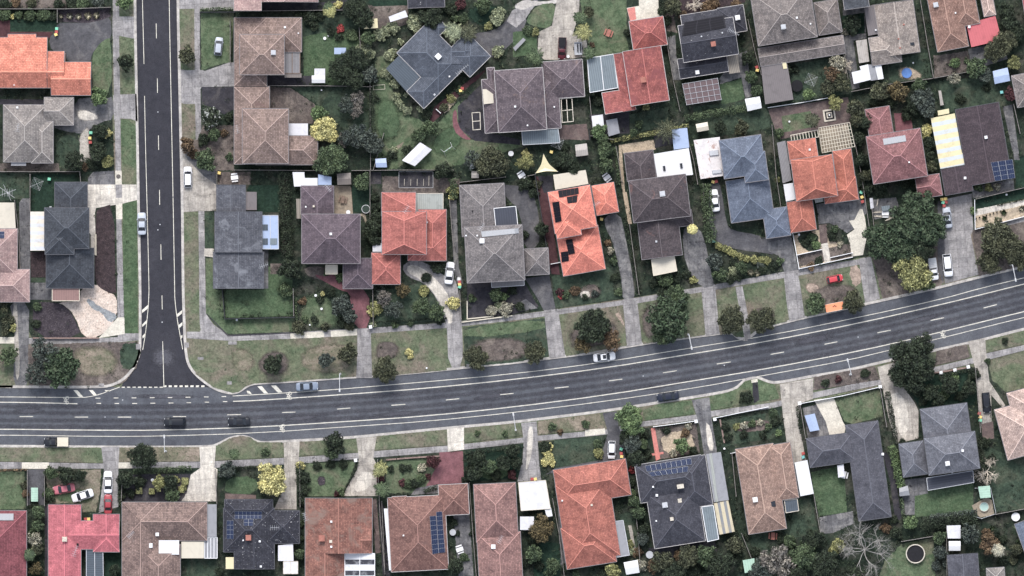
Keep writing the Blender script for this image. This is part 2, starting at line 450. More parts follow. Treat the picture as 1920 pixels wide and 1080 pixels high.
def solar(root,H,quad,nx,ny,mat=None):
    P=[Vector(W(*p)) for p in quad]
    bl=lambda s,t:(P[0].lerp(P[1],s)).lerp(P[3].lerp(P[2],s),t)
    for i in range(nx):
        for j in range(ny):
            g=.014
            c=[bl((i+a)/nx+(g/nx if a==0 else -g/nx),(j+b)/ny+(g/ny if b==0 else -g/ny)) for a,b in ((0,0),(1,0),(1,1),(0,1))]
            m=bl((i+.5)/nx,(j+.5)/ny)
            e=.15; hx=(H((m.x+e,m.y))-H((m.x-e,m.y)))/(2*e); hy=(H((m.x,m.y+e))-H((m.x,m.y-e)))/(2*e); h0=H(m)
            if abs(hx)>.9 or abs(hy)>.9: hx=hy=0
            zf=lambda p,d=.16:h0+hx*(p.x-m.x)+hy*(p.y-m.y)+d
            V=[(p.x,p.y,zf(p)) for p in c]+[(p.x,p.y,zf(p,.1)) for p in c]
            inn=[p.lerp(m,.035) for p in c]; V+=[(p.x,p.y,zf(p,.172)) for p in inn]
            F=[(3,2,1,0),(0,1,5,4),(1,2,6,5),(2,3,7,6),(3,0,4,7),(11,10,9,8)]
            uv=[[(0,0)]*4]*5+[[(0,1),(1,1),(1,0),(0,0)]]
            mesh_obj('solar_panel',V,F,[M_dark if mat is M_pvb else M_alu,mat or M_pv],root,None,[0]*5+[1],uv)
def roofbox(root,H,name,x,y,s,mat,h=.5,ang=0,ly=None):
    p=W(x,y); b=MB(); z=H(p)-.25
    L=s*S; M=(ly or s)*S
    b.box(p[0],p[1],z,L,M,h+.25,R(ang),taper=0 if h>.5 else .12)
    if name=='cooler': b.box(p[0],p[1],z+h+.25,L*.7,M*.7,.06,R(ang))
    if name=='chimney':
        b.box(p[0],p[1],z+h+.25,L*1.15,M*1.15,.12,R(ang))
    b.build(name,mat,root)
def antenna(root,H,x,y,a=30,n=6,L=1.6,h=1.6):
    p=W(x,y); z=H(p); m=MB(); m.tube((p[0],p[1],z-.1),(p[0],p[1],z+h),.03,n=5)
    c,s=math.cos(R(a)),math.sin(R(a)); t=z+h
    m.tube((p[0]-c*L/2,p[1]-s*L/2,t),(p[0]+c*L/2,p[1]+s*L/2,t),.03,n=4)
    for k in range(n):
        f=-L/2+L*k/(n-1); w=.55-.04*k
        m.tube((p[0]+c*f-s*w,p[1]+s*f+c*w,t),(p[0]+c*f+s*w,p[1]+s*f-c*w,t),.022,n=4)
    m.build('antenna',M_alu,root)
def pergola(root,pts,z,nx,ny,mat,w=.1,name='pergola'):
    P=[Vector(W(*p)) for p in pts]; z+=GZ
    bl=lambda s,t:(P[0].lerp(P[1],s)).lerp(P[3].lerp(P[2],s),t)
    b=MB()
    for i in range(nx+1):
        a,c=bl(i/nx,0),bl(i/nx,1); b.tube((a.x,a.y,z),(c.x,c.y,z),w,n=4)
    for j in range(ny+1):
        a,c=bl(0,j/ny),bl(1,j/ny); b.tube((a.x,a.y,z+.08),(c.x,c.y,z+.08),w,n=4)
    for p in P: b.box(p.x,p.y,GZ-.02,.12,.12,z-GZ)
    return b.build(name,mat,root)
# ---------------------------------------------------------------- vegetation
def leaf_quads(pts, size, rnd, up=.5):
    V=[];F=[]
    for (x,y,z,nx,ny,nz) in pts:
        n=Vector((nx+rnd.gauss(0,.55),ny+rnd.gauss(0,.55),nz+up+rnd.gauss(0,.45)))
        if n.length<1e-3: n=Vector((0,0,1))
        n.normalize(); u=n.orthogonal().normalized(); w=n.cross(u); t=rnd.random()*6.283
        a=u*math.cos(t)+w*math.sin(t); b=n.cross(a); s=size*rnd.uniform(.6,1.35); l=s*rnd.uniform(1.0,1.8)
        c=Vector((x,y,z)); k=len(V); d=n*s*.18
        V+=[c-a*l, c-b*s*.6-d, c+a*l*.9, c+b*s*.6-d]; F.append((k,k+1,k+2,k+3))
    return V,F
CROWNS={}
def crown_mesh(kind, var):
    key=(kind,var)
    if key in CROWNS: return CROWNS[key]
    rnd=random.Random(hash((kind.__len__()*31+ord(kind[0])*7+ord(kind[-1]),var))&0xffff)
    ncl,nl,size,flat,clr,op = {'large':(34,150,.052,.75,(.2,.34),.98),'medium':(20,95,.085,.8,(.24,.38),.95),
        'small':(9,52,.15,.85,(.3,.5),.8),'loose':(30,75,.06,.75,(.14,.27),1.0),'spiky':(1,1,1,1,(1,1),1),'dense':(42,130,.05,.8,(.22,.3),.9),'wispy':(34,34,.06,.7,(.15,.3),1.0)}[kind]
    pts=[]
    lob=[rnd.uniform(0,6.283) for _ in range(3)]
    outline=lambda t:1+.13*math.sin(2*t+lob[0])+.10*math.sin(3*t+lob[1])+.07*math.sin(5*t+lob[2])
    for i in range(ncl):
        if ncl<12 and i==0: r,t=0,0
        else: t=i*2.399+rnd.uniform(-.4,.4); r=math.sqrt((i+.5)/ncl)
        cr=rnd.uniform(*clr); o=outline(t); r*=(1-cr*.72)*o
        cx,cy=r*math.cos(t),r*math.sin(t)
        cz=flat*math.sqrt(max(0,1-(r*.9)**2))*rnd.uniform(.62,1.02)*.8+.1
        for _ in range(nl):
            d=Vector((rnd.gauss(0,1),rnd.gauss(0,1),rnd.gauss(.25,1))); d.normalize(); q=cr*rnd.uniform(.55,1.08)
            pts.append((cx+d.x*q,cy+d.y*q,cz+d.z*q*.75,d.x,d.y,d.z))
    if kind!='wispy' and kind!='loose':
        for _ in range(int(ncl*nl*.12)):               # inner leaves
            t=rnd.random()*6.283; r=math.sqrt(rnd.random())*.72; pts.append((r*math.cos(t),r*math.sin(t),rnd.uniform(.15,.45),0,0,1))
    V,F=leaf_quads(pts,size,rnd)
    me=bpy.data.meshes.new('crown'); me.from_pydata([tuple(v) for v in V],[],F); me.materials.append(None); me.update()
    CROWNS[key]=me; return me
LC={'d':('dark green',(34,46,38),(58,74,52),None),'g':('green',(50,72,48),(88,112,70),None),'m':('bright green',(66,98,52),(110,142,78),None),
 'o':('olive green',(46,54,40),(92,98,68),None),'y':('yellow',(165,158,62),(228,220,120),None),'k':('yellow-green',(104,112,52),(158,160,80),None),
 'b':('grey-green',(48,60,58),(86,100,92),None),'l':('pale green',(100,116,80),(160,172,126),None),'w':('greyish twiggy',(90,86,84),(140,134,126),None),
 'p':('purple-leaved',(60,34,42),(104,60,66),None),'r':('red-flowering',(150,40,44),(226,80,80),None),'n':('brownish',(78,62,48),(130,104,72),None),
 'f':('dark white-flowering',(36,48,40),(64,78,58),(200,205,200)),'h':('autumn-tinged',(56,54,38),(120,104,60),None),'z':('pale silvery',(120,118,100),(190,186,160),None),'G':('lush',(30,48,36),(66,92,60),(90,110,74))}
def leafm(c):
    n,a,b,cc=LC[c]; g=.9
    f=lambda q:tuple(min(255,v*g) for v in q)
    return leaf_mat(n+' leaves',f(a),f(b),f(cc) if cc else None)
TRUNKS={}
def trunk_mesh(v):
    if v in TRUNKS: return TRUNKS[v]
    rnd=random.Random(v+50); m=MB()
    m.tube((0,0,-.05),(.03,.02,.5),.085,.06,8)
    for i in range(6):
        t=i*1.05+rnd.random(); m.tube((.03,.02,.42+.02*i),(math.cos(t)*.5,math.sin(t)*.5,.85),.035,.012,5)
    me=bpy.data.meshes.new('trunk'); me.from_pydata(m.v,[],m.f); me.materials.append(M_bark); me.update()
    TRUNKS[v]=me; return me
PR=random.Random(11)
def setmat(o,m): o.material_slots[0].link='OBJECT'; o.material_slots[0].material=m
def sizeword(r,t): return ('small ' if r<9 else '' if r<19 else 'large ') if t else ('tiny ' if r<7 else 'small ' if r<11 else '' if r<17 else 'large ')
def tree(x,y,r,c,kind=None,look=None):
    """r in plan units"""
    rad=r*S; X,Y=W(x,y); h=min(7.5,1.4+rad*1.3); root=empty('tree',(X,Y,GZ),PR.random()*6.28)
    kind=kind or ('large' if r>=22 else 'medium')
    v=PR.randrange(4)
    cz=h-rad*1.0
    cr=link('crown',crown_mesh(kind,v),root,(0,0,max(.8,h*.38))); cr.scale=(rad*1.03*PR.uniform(.96,1.04),rad*1.03*PR.uniform(.96,1.04),(h*.62)/.95); setmat(cr,leafm(c))
    tr=link('trunk',trunk_mesh(v%3),root,(0,0,0)); tr.scale=(rad*.8,rad*.8,max(.8,h*.6))
    want(root,look or (sizeword(r,1)+LC[c][0]+' tree').strip(),'tree',x,y,'trees along the streets and in gardens')
    return root
def shrub(x,y,r,c,kind=None,look=None,name='shrub'):
    rad=r*S; X,Y=W(x,y); kind=kind or ('small' if r<9 else 'medium')
    o=link(name,crown_mesh(kind,PR.randrange(4)),None,(X,Y,GZ)); o.rotation_euler[2]=PR.random()*6.28
    o.scale=(rad*1.05,rad*1.05,max(.5,min(2.6,rad*1.25))); setmat(o,leafm(c))
    want(o,look or (sizeword(r,0)+LC[c][0]+' shrub').strip(),'shrub',x,y,'shrubs in the gardens')
    return o
def hedge(pts,w,c,look='clipped',h=1.3):
    rnd=random.Random(int(pts[0][0]*13+pts[0][1])); P=[]; L=0
    cx=sum(p[0] for p in pts)/len(pts); cy=sum(p[1] for p in pts)/len(pts); O=W(cx,cy)
    for a,b in zip(pts,pts[1:]):
        A=Vector(W(*a)); B=Vector(W(*b)); l=(B-A).length; d=(B-A).normalized(); n=Vector((-d.y,d.x)); wm=w*S
        for _ in range(int(l*wm*62)+20):
            t=rnd.uniform(-.02,1.02); s=rnd.uniform(-.5,.5)*(1+.16*math.sin(t*l*2.1+a[0])+.1*math.sin(t*l*5.3)); p=A+(B-A)*t+n*(s*wm)
            z=h*(1-.35*(abs(s)*2)**4)*rnd.uniform(.8,1.05); 
            if rnd.random()<.25: z*=rnd.uniform(.3,.8)
            P.append((p.x-O[0],p.y-O[1],z,n.x*s*2,n.y*s*2,.5))
    V,F=leaf_quads(P,.13,rnd)
    o=mesh_obj('hedge',V,F,leafm(c),None,(O[0],O[1],GZ))
    want(o,look+' '+LC[c][0]+' hedge','hedge',cx,cy,'hedges')
def palm(x,y,r,c='o',nf=13,h=4):
    X,Y=W(x,y); root=empty('palm_tree',(X,Y,GZ),PR.random()*6); rad=r*S*1.1
    rnd=PR; m=MB(); m.tube((0,0,0),(0,0,h),.16,.11,7); m.build('trunk',M_bark,root)
    for i in range(nf):
        f=MB(); t=i*6.283/nf+rnd.uniform(-.2,.2); L=rad*rnd.uniform(.75,1.1); c0,s0=math.cos(t),math.sin(t)
        P=[(L*k/7, h+.25+.5*math.sin(k/7*2.2)*L*.35-(k/7)**2*L*.45) for k in range(8)]
        for k in range(7):
            (r0,z0),(r1,z1)=P[k],P[k+1]; f.tube((c0*r0,s0*r0,z0),(c0*r1,s0*r1,z1),.03,n=3)
            for q in range(3):
                rr=r0+(r1-r0)*q/3; zz=z0+(z1-z0)*q/3; wl=.55*math.sin(min(1,(k+q/3+.6)/7*1.1)*math.pi*.9)+.12
                for sd in (-1,1):
                    bx,by=c0*rr,s0*rr; tx,ty=c0*(rr+wl*.6)-s0*wl*sd,s0*(rr+wl*.6)+c0*wl*sd
                    f.add([(bx,by,zz),(bx+c0*.1,by+s0*.1,zz),(tx,ty,zz-wl*.45)],[(0,1,2)])
        f.build('frond',leafm(c),root)
    want(root,'feathery '+LC[c][0]+' palm','palm',x,y,'palms and spiky plants')
def rosette(x,y,r,c='l',look='spiky pale rosette plant'):
    X,Y=W(x,y); m=MB(); rad=r*S
    for i in range(26):
        t=i*2.399; L=rad*PR.uniform(.7,1.05); e=PR.uniform(.15,1.1); cx,sx=math.cos(t),math.sin(t); k=.07
        m.add([(-sx*k,cx*k,.1),(sx*k,-cx*k,.1),(cx*L*.6+sx*k,sx*L*.6-cx*k,.25+.5*e),(cx*L,sx*L,.15+.3*e),(cx*L*.6-sx*k,sx*L*.6+cx*k,.25+.5*e)],[(0,1,2,3,4)])
    o=m.build('spiky_plant',leafm(c),None,(X,Y,GZ)); want(o,look,'plant',x,y,'palms and spiky plants')
def bare_tree(x,y,r,seed,mat,label,h=6):
    X,Y=W(x,y); root=empty('bare_tree',(X,Y,GZ)); rnd=random.Random(seed); tm=MB(); bm=MB(); rad=r*S
    tm.tube((0,0,-.1),(.1,0,h*.3),.3,.2,8); tm.build('trunk',mat,root)
    def grow(p,d,L,rr,dep):
        segs=3; q=p
        for i in range(segs):
            d=(d+Vector((rnd.gauss(0,.18),rnd.gauss(0,.18),rnd.gauss(.02,.10)))).normalized(); n=q+d*L/segs
            bm.tube(q,n,rr*(1-.25*i/segs),rr*(1-.25*(i+1)/segs),4); q=n
            if dep>0 and (i>0 or dep<3):
                for _ in range(2 if dep>0 and rnd.random()<.8 else 1):
                    s=(d+Vector((rnd.gauss(0,.65),rnd.gauss(0,.65),rnd.gauss(0,.3)))).normalized()
                    grow(q,s,L*rnd.uniform(.45,.7),rr*.52,dep-1)
    for i in range(9):
        t=i*.698+rnd.uniform(-.2,.2); grow(Vector((.1,0,h*.28)),Vector((math.cos(t),math.sin(t),rnd.uniform(.15,.8))).normalized(),rad*rnd.uniform(.5,.72),.10,3)
    bm.build('branches',mat,root).name='crown'
    tag(root,label,'tree','trees along the streets and in gardens')
# ---------------------------------------------------------------- vehicles
def car_meshes(T):
    """T: L, W, H, cabin stations; x forward"""
    L,Wd,H=T['L'],T['W'],T['H']; out={}
    def ring(x,hw,zt,zb):          # body cross-section, half widths
        return [(x,-hw*.9,zb),(x,-hw,zb+.18),(x,-hw,zt-.16),(x,-hw*.93,zt-.03),(x,-hw*.5,zt+.02),(x,0,zt+.03),(x,hw*.5,zt+.02),(x,hw*.93,zt-.03),(x,hw,zt-.16),(x,hw,zb+.18),(x,hw*.9,zb)]
    st=T['body']; V=[];F=[]
    for (fx,fw,z) in st: V+=ring((fx-.5)*-L,Wd/2*fw,z,.22)
    n=11
    for i in range(len(st)-1):
        for j in range(n): F.append((i*n+j,i*n+(j+1)%n,(i+1)*n+(j+1)%n,(i+1)*n+j))
    F.append(tuple(range(n-1,-1,-1))); F.append(tuple(range((len(st)-1)*n,len(st)*n)))
    # cabin: base outline at belt and roof outline
    a,b,c,d=T['cab']          # windscreen foot, roof front, roof back, rear foot (fractions from nose)
    X=lambda f:(.5-f)*L
    zb=T['belt']; zr=H; wb=Wd/2*.9; wr=Wd/2*.70
    def roofz(t): return zr-.05*abs(2*t-1)**2
    k=len(V); rs=6
    top=[]
    for i in range(rs):
        t=i/(rs-1); x=X(b+(c-b)*t); w=wr*(1-.06*abs(2*t-1)**3)
        top.append([(x,-w,roofz(t)-.03),(x,-w*.55,roofz(t)+.02),(x,0,roofz(t)+.035),(x,w*.55,roofz(t)+.02),(x,w,roofz(t)-.03)])
    for r_ in top: V+=r_
    for i in range(rs-1):
        for j in range(4): F.append((k+i*5+j,k+i*5+j+1,k+(i+1)*5+j+1,k+(i+1)*5+j))
    # pillars as thin body strips
    def quad(p): 
        m=len(V); V.extend(p); F.append((m,m+1,m+2,m+3))
    for s in (-1,1):
        f0=(X(a),s*wb,zb);f1=(X(b),s*wr*.94,roofz(0)-.03); g0=(X(a)-.16,s*wb,zb); g1=(X(b)-.1,s*wr*.96,roofz(0)-.03)
        quad([f0,f1,g1,g0]); h0=(X(d),s*wb,zb);h1=(X(c),s*wr*.94,roofz(1)-.03);e0=(X(d)+.22,s*wb,zb);e1=(X(c)+.16,s*wr*.96,roofz(1)-.03)
        quad([h0,h1,e1,e0]); f0=(X(a),s*wb*.9,zb+.02)
    out['body']=(V,F,1)
    def glass(pts,inset=0): return (pts,[tuple(range(len(pts)))],0)
    out['windscreen']=glass([(X(a)+.05,-wb*.93,zb),(X(a)+.12,0,zb+.01),(X(a)+.05,wb*.93,zb),(X(b),wr*.93,roofz(0)-.02),(X(b)+.02,0,roofz(0)+.02),(X(b),-wr*.93,roofz(0)-.02)])
    out['rear_window']=glass([(X(d)-.03,wb*.9,zb),(X(d)-.06,0,zb+.01),(X(d)-.03,-wb*.9,zb),(X(c),-wr*.92,roofz(1)-.02),(X(c)-.02,0,roofz(1)+.02),(X(c),wr*.92,roofz(1)-.02)])
    for s in (-1,1):
        p=[(X(a)-.16,s*wb,zb),(X(b)-.1,s*wr*.96,roofz(0)-.04),(X((b+c)/2),s*wr*1.0,zr-.03),(X(c)+.16,s*wr*.96,roofz(1)-.04),(X(d)+.22,s*wb,zb)]
        out['side_window'+str(s)]=glass(p if s>0 else p[::-1])
    m=MB()
    m.tube((0,-.1,0),(0,.1,0),.32,n=16); out['wheel']=(m.v,m.f,0)
    m=MB(); m.tube((0,-.105,0),(0,.105,0),.2,n=12); out['rim']=(m.v,m.f,0)
    m=MB(); m.box(0,0,0,.1,.34,.13,taper=.1); out['headlight']=(m.v,m.f,0)
    m=MB(); m.box(0,0,0,.12,.2,.13,taper=.2); out['mirror']=(m.v,m.f,0)
    return out
CT={
 'sedan':dict(L=4.65,W=1.82,H=1.43,belt=.95,cab=(.27,.40,.66,.82),body=[(0,.50,.56),(.012,.70,.62),(.04,.86,.70),(.10,.96,.77),(.27,1,.93),(.5,1,.95),(.80,1,.97),(.93,.94,.95),(.97,.85,.92),(.992,.70,.86),(1,.52,.7)]),
 'hatch':dict(L=3.95,W=1.72,H=1.48,belt=.96,cab=(.22,.36,.84,.97),body=[(0,.54,.6),(.015,.74,.66),(.05,.89,.75),(.12,.97,.82),(.24,1,.95),(.5,1,.97),(.85,1,.98),(.96,.94,.96),(1,.82,.8)]),
 'suv':dict(L=4.7,W=1.9,H=1.68,belt=1.08,cab=(.25,.36,.88,.97),body=[(0,.58,.75),(.012,.76,.82),(.04,.9,.9),(.10,.97,.98),(.25,1,1.06),(.5,1,1.08),(.85,1,1.08),(.97,.95,1.06),(1,.85,.9)]),
 'cabin':dict(L=5.0,W=1.86,H=1.72,belt=1.08,cab=(.22,.33,.48,.53),body=[(0,.58,.75),(.012,.76,.82),(.04,.9,.9),(.10,.97,.98),(.25,1,1.06),(.4,1,1.08),(.52,1,1.08),(.54,1,1.06),(.545,.98,.9)]),
}
CMESH={}
def cme(T,part):
    if (T,part) not in CMESH:
        if (T,'body') not in CMESH:
            for k,(V,F,sm) in car_meshes(CT[T]).items():
                me=bpy.data.meshes.new(k.rstrip('-1')); me.from_pydata([tuple(v) for v in V],[],F); me.materials.append(None)
                if sm: me.polygons.foreach_set('use_smooth',[True]*len(me.polygons))
                me.update(); CMESH[(T,k)]=me
    return CMESH[(T,part)]
def car(x,y,hd,T,paint,label,cat='car',extra=None,sc=1.0,z=None,paved=False):
    X,Y=W(x,y); root=empty('car' if cat=='car' else cat.replace(' ','_'),(X,Y,z if z is not None else GZ+.03),R(hd))
    root.scale=(sc,sc,sc); D=CT[T]
    def part(n,k,mat,loc=(0,0,0),par=root,sc_=None):
        o=link(n,cme(T,k),par,loc); setmat(o,mat)
        if sc_: o.scale=sc_
        return o
    part('body','body',paint)
    part('windscreen','windscreen',M_glass); part('rear_window','rear_window',M_glass)
    part('side_window','side_window-1',M_glass); part('side_window','side_window1',M_glass)
    for fx in (.18,.80):
        for s in (-1,1):
            w=part('wheel','wheel',M_tyre,((.5-fx)*D['L'],s*(D['W']/2-.08),.32)); part('rim','rim',M_alu,(0,0,0),w)
    for s in (-1,1):
        part('headlight','headlight',M_lamp,(D['L']/2-.16,s*D['W']*.33,D['body'][2][2]-.14))
        part('mirror','mirror',paint,((.5-D['cab'][0])*D['L']-.25,s*(D['W']/2+.06),D['belt']-.04))
    g=cme(T,'body')
    if extra=='sunroof':
        m=MB(); m.box(.05,0,D['H']-.0,.7,.8,.05); m.build('sunroof',M_glass,root)
    if extra in('tray_cream','tray_white','tub'):
        m=MB(); L=D['L']
        if extra=='tub':
            m.box(-L*.28,0,.55,L*.44,1.78,.1); 
            for s in(-1,1): m.box(-L*.28,s*.86,.6,L*.44,.09,.5)
            m.box(-L*.5+.04,0,.6,.09,1.78,.5); o=m.build('tub',paint,root)
            mm=MB(); mm.box(-L*.28,0,1.06,L*.42,1.64,.06); mm.build('tonneau_cover',M_dark,root)
        else:
            mt=M_cream if extra=='tray_cream' else M_white
            m.box(-L*.29,0,.6,L*.46,1.9,.12)
            m.box(-L*.29,0,.75,L*.455,1.86,.42 if extra=='tray_cream' else .1); m.build('tray',mt,root)
            if extra=='tray_white':
                mm=MB()
                for k in range(6): mm.box(-L*.08-k*.38,0,1.5,.06,1.7,.06)
                for s in(-1,1): mm.box(-L*.29,s*.85,1.46,L*.45,.06,.06)
                for s in(-1,1):
                    for q in(-.07,-.5): mm.box(L*q+.05,s*.85,.8,.06,.06,.68)
                mm.build('ladder_rack',M_alu,root)
    tag(root,label,cat,'vehicles parked and driving'); return root
# ---------------------------------------------------------------- fences and small things
FENCES=[]
def fence(pts,style='timber',h=1.6,look=None,w=None):
    if style!='brick': FENCES.append(pts)
    mat={'timber':M_paling,'white':M_white,'dark':M_darkfence,'wire':M_alu,'brick':M_brickwall,'cream':M_cream}[style]
    w=w or {'timber':.07,'white':.1,'dark':.1,'wire':.04,'brick':.25,'cream':.16}[style]
    cx=sum(p[0] for p in pts)/len(pts); cy=sum(p[1] for p in pts)/len(pts); O=W(cx,cy)
    root=empty('fence' if style not in('brick','cream') else 'garden_wall',(O[0],O[1],GZ))
    for i,(a,b) in enumerate(zip(pts,pts[1:])):
        A=Vector(W(*a))-Vector(O); B=Vector(W(*b))-Vector(O); l=(B-A).length; an=math.atan2(B.y-A.y,B.x-A.x); m=MB(); c=(A+B)/2
        if style in('brick','cream'): m.box(c.x,c.y,-.05,l,w,h,an); m.box(c.x,c.y,h-.05,l,w+.05,.06,an); m.build('wall_panel',mat,root); continue
        m.box(c.x,c.y,-.04,l,w*.4,h,an)
        n=max(1,int(l/.3))
        d=(B-A)/l; nn=Vector((-d.y,d.x))
        for k in range(n):                                    # slightly uneven palings
            q=A+d*(k+.5)*l/n+nn*w*.3*(1 if k%2 else -1); m.box(q.x,q.y,-.04,l/n*.92,w*.4,h+random.uniform(-.04,.05),an)
        m.build('paling_panel',mat,root)
        m=MB(); m.box(c.x,c.y,h-.06,l,w+.03,.06,an); m.build('rail',mat,root)
    for p in pts:
        A=Vector(W(*p))-Vector(O); m=MB(); m.box(A.x,A.y,-.06,.13+w*.3,.13+w*.3,h+.16); m.build('post',mat,root)
    lk=look or {'timber':'weathered timber paling fence','white':'white fence','dark':'dark fence','wire':'thin wire fence','brick':'low brick garden wall','cream':'cream rendered garden wall'}[style]
    want(root,lk,'fence' if style not in('brick','cream') else 'garden wall',cx,cy,'fences between the lots')
BINM={}
def wheelie(x,y,c,hd=None):
    X,Y=W(x,y); root=empty('wheelie_bin',(X,Y,GZ+.03),R(PR.uniform(-25,25) if hd is None else hd))
    if not BINM:
        m=MB(); m.box(0,0,.08,.46,.46,.86,taper=-.18); BINM['b']=m
        m=MB(); m.box(-.03,0,.95,.66,.6,.07,taper=.12); BINM['l']=m
        m=MB(); 
        for s in(-1,1): m.tube((.22,s*.2,.1),(.22,s*.27,.1),.1,n=10)
        BINM['w']=m
        for k in list(BINM):
            me=bpy.data.meshes.new(k); me.from_pydata(BINM[k].v,[],BINM[k].f); me.materials.append(None); BINM[k]=me
    n,mat={'g':('green',M_bing),'y':('yellow',M_biny),'r':('red',M_binr),'t':('teal',M_bint),'w':('white',M_white)}[c]
    o=link('bin_body',BINM['b'],root); setmat(o,M_darkgreen); o=link('lid',BINM['l'],root); setmat(o,mat); o=link('wheel',BINM['w'],root); setmat(o,M_tyre)
    want(root,'wheelie bin with a '+n+' lid','wheelie bin',x,y,'wheelie bins')
def shed(pts,z,mat,look,name='garden_shed',cat='shed',gable=True,wall=None,frame=None):
    P=[Vector(W(*p)) for p in pts]; c=sum(P,Vector((0,0)))/4; root=empty(name,(c.x,c.y,GZ)); Q=[p-c for p in P]
    if sum(Q[i].x*Q[(i+1)%4].y-Q[(i+1)%4].x*Q[i].y for i in range(4))<0: Q=Q[::-1]
    if (Q[1]-Q[0]).length<(Q[2]-Q[1]).length: Q=Q[1:]+Q[:1]
    r=.25 if gable else .06
    m0=(Q[0]+Q[3])/2; m1=(Q[1]+Q[2])/2
    V=[(Q[0].x,Q[0].y,z),(Q[1].x,Q[1].y,z),(m1.x,m1.y,z+r),(m0.x,m0.y,z+r),(Q[3].x,Q[3].y,z),(Q[2].x,Q[2].y,z)]
    d=.06; V+=[(a,b,h-d) for a,b,h in V]
    u=(Q[1]-Q[0]).normalized(); v=Vector((-u.y,u.x))
    F=[(0,1,2,3),(3,2,5,4),(9,8,7,6),(10,11,8,9),(0,6,7,1),(4,5,11,10),(0,3,9,6),(3,4,10,9),(1,7,8,2),(2,8,11,5)]
    UV=[[(Vector(V[i][:2]).dot(u),Vector(V[i][:2]).dot(v)) for i in f] for f in F]
    mesh_obj('roof',V,F,mat,root,None,None,UV)
    w=MB(); w.prism([(q.x*.94,q.y*.94) for q in Q],0,z-.05); w.build('wall',wall or M_shedwall,root)
    dr=MB(); q=(Q[0]+Q[1])/2*.955; dr.box(q.x,q.y,.02,.85,.05,min(1.9,z-.2),math.atan2(u.y,u.x)); dr.build('door',M_alu,root)
    x=sum(p[0] for p in pts)/4; y=sum(p[1] for p in pts)/4
    want(root,look,cat,x,y,'sheds and garden shelters')
def canopy(pts,z,mat,look,name='canopy',frame=None,beams=0,cat='canopy',slope=0):
    cx=sum(p[0] for p in pts)/len(pts); cy=sum(p[1] for p in pts)/len(pts); c=W(cx,cy)
    root=empty(name,(0,0,0)); slab(root,'cover',pts,z+GZ,mat,frame=frame,beams=beams,slope=slope)
    off=Vector((c[0],c[1],GZ)); root.location=off
    for ch in root.children: ch.location=-off
    want(root,look,cat,cx,cy,'sheds and garden shelters')
def lamp(x0,y0,x1,y1,label):
    A=Vector(W(x0,y0)); B=Vector(W(x1,y1)); root=empty('street_lamp',(A.x,A.y,GZ)); d=B-A
    m=MB(); m.tube((0,0,0),(0,0,7.6),.13,.09,10); m.disc(0,0,0,.22,.12,12); m.build('pole',M_galv,root)
    m=MB(); m.tube((0,0,7.5),(d.x*.5,d.y*.5,7.95),.085,.075,8); m.tube((d.x*.5,d.y*.5,7.95),(d.x*.93,d.y*.93,8.0),.075,.065,8); m.build('arm',M_galv,root)
    m=MB(); m.box(d.x,d.y,7.93,.75,.34,.14,math.atan2(d.y,d.x),taper=.2); h=m.build('lamp_head',M_galv,root)
    m=MB(); m.box(d.x,d.y,7.88,.5,.24,.05,math.atan2(d.y,d.x)); m.build('lens',M_lamp,h)
    tag(root,label,'street lamp','street lamps')
# ---------------------------------------------------------------- ground sheets
LAYERS=[]
def poly_fill(name,P,z,mat):
    tri=tessellate_polygon([[Vector((p[0],p[1],0)) for p in P]])
    F=[]
    for t in tri:
        a,b,c=(P[i] for i in t); ar=(b[0]-a[0])*(c[1]-a[1])-(c[0]-a[0])*(b[1]-a[1])
        F.append(tuple(t) if ar>0 else tuple(t)[::-1])
    return mesh_obj(name,[(p[0],p[1],z) for p in P],F,mat)
SOFT=random.Random(5)
def rough_edge(p,step=3.0,amp=1.0):
    out=[]
    for i in range(len(p)):
        a=p[i]; b=p[(i+1)%len(p)]; l=math.dist(a,b); n=max(1,int(l/step))
        for k in range(n):
            t=k/n; out.append((a[0]+(b[0]-a[0])*t+SOFT.gauss(0,amp*.5),a[1]+(b[1]-a[1])*t+SOFT.gauss(0,amp*.5)))
    return out
PATCHES=[]
def parse(s): return [tuple(float(v) for v in q.split(',')) for q in s.split()]
def patch(name,matn,s,smooth=0,rough=0,look=None,kind='structure',base=GZ):
    p=parse(s) if isinstance(s,str) else list(s)
    if smooth: p=chaikin(p,smooth,True)
    ALLP.append((p,matn))
    if smooth==2: return soft_patch(name,matn,p,look,base)
    if rough: p=rough_edge(p,2.6,rough)
    x0=min(q[0] for q in p);x1=max(q[0] for q in p);y0=min(q[1] for q in p);y1=max(q[1] for q in p)
    lv=1+max([l for (a,b,c,d,l,bs) in LAYERS if bs==base and a<x1 and b>x0 and c<y1 and d>y0] or [0])
    LAYERS.append((x0,x1,y0,y1,lv,base))
    o=poly_fill(name,[W(*q) for q in p],base+.004*lv,GM[matn])
    o['kind']=kind; o['category']=name.replace('_',' ')
    PATCHES.append((o,look or matn.replace('_',' ')+' '+name.replace('_',' '),sum(q[0] for q in p)/len(p),sum(q[1] for q in p)/len(p)))
    return o
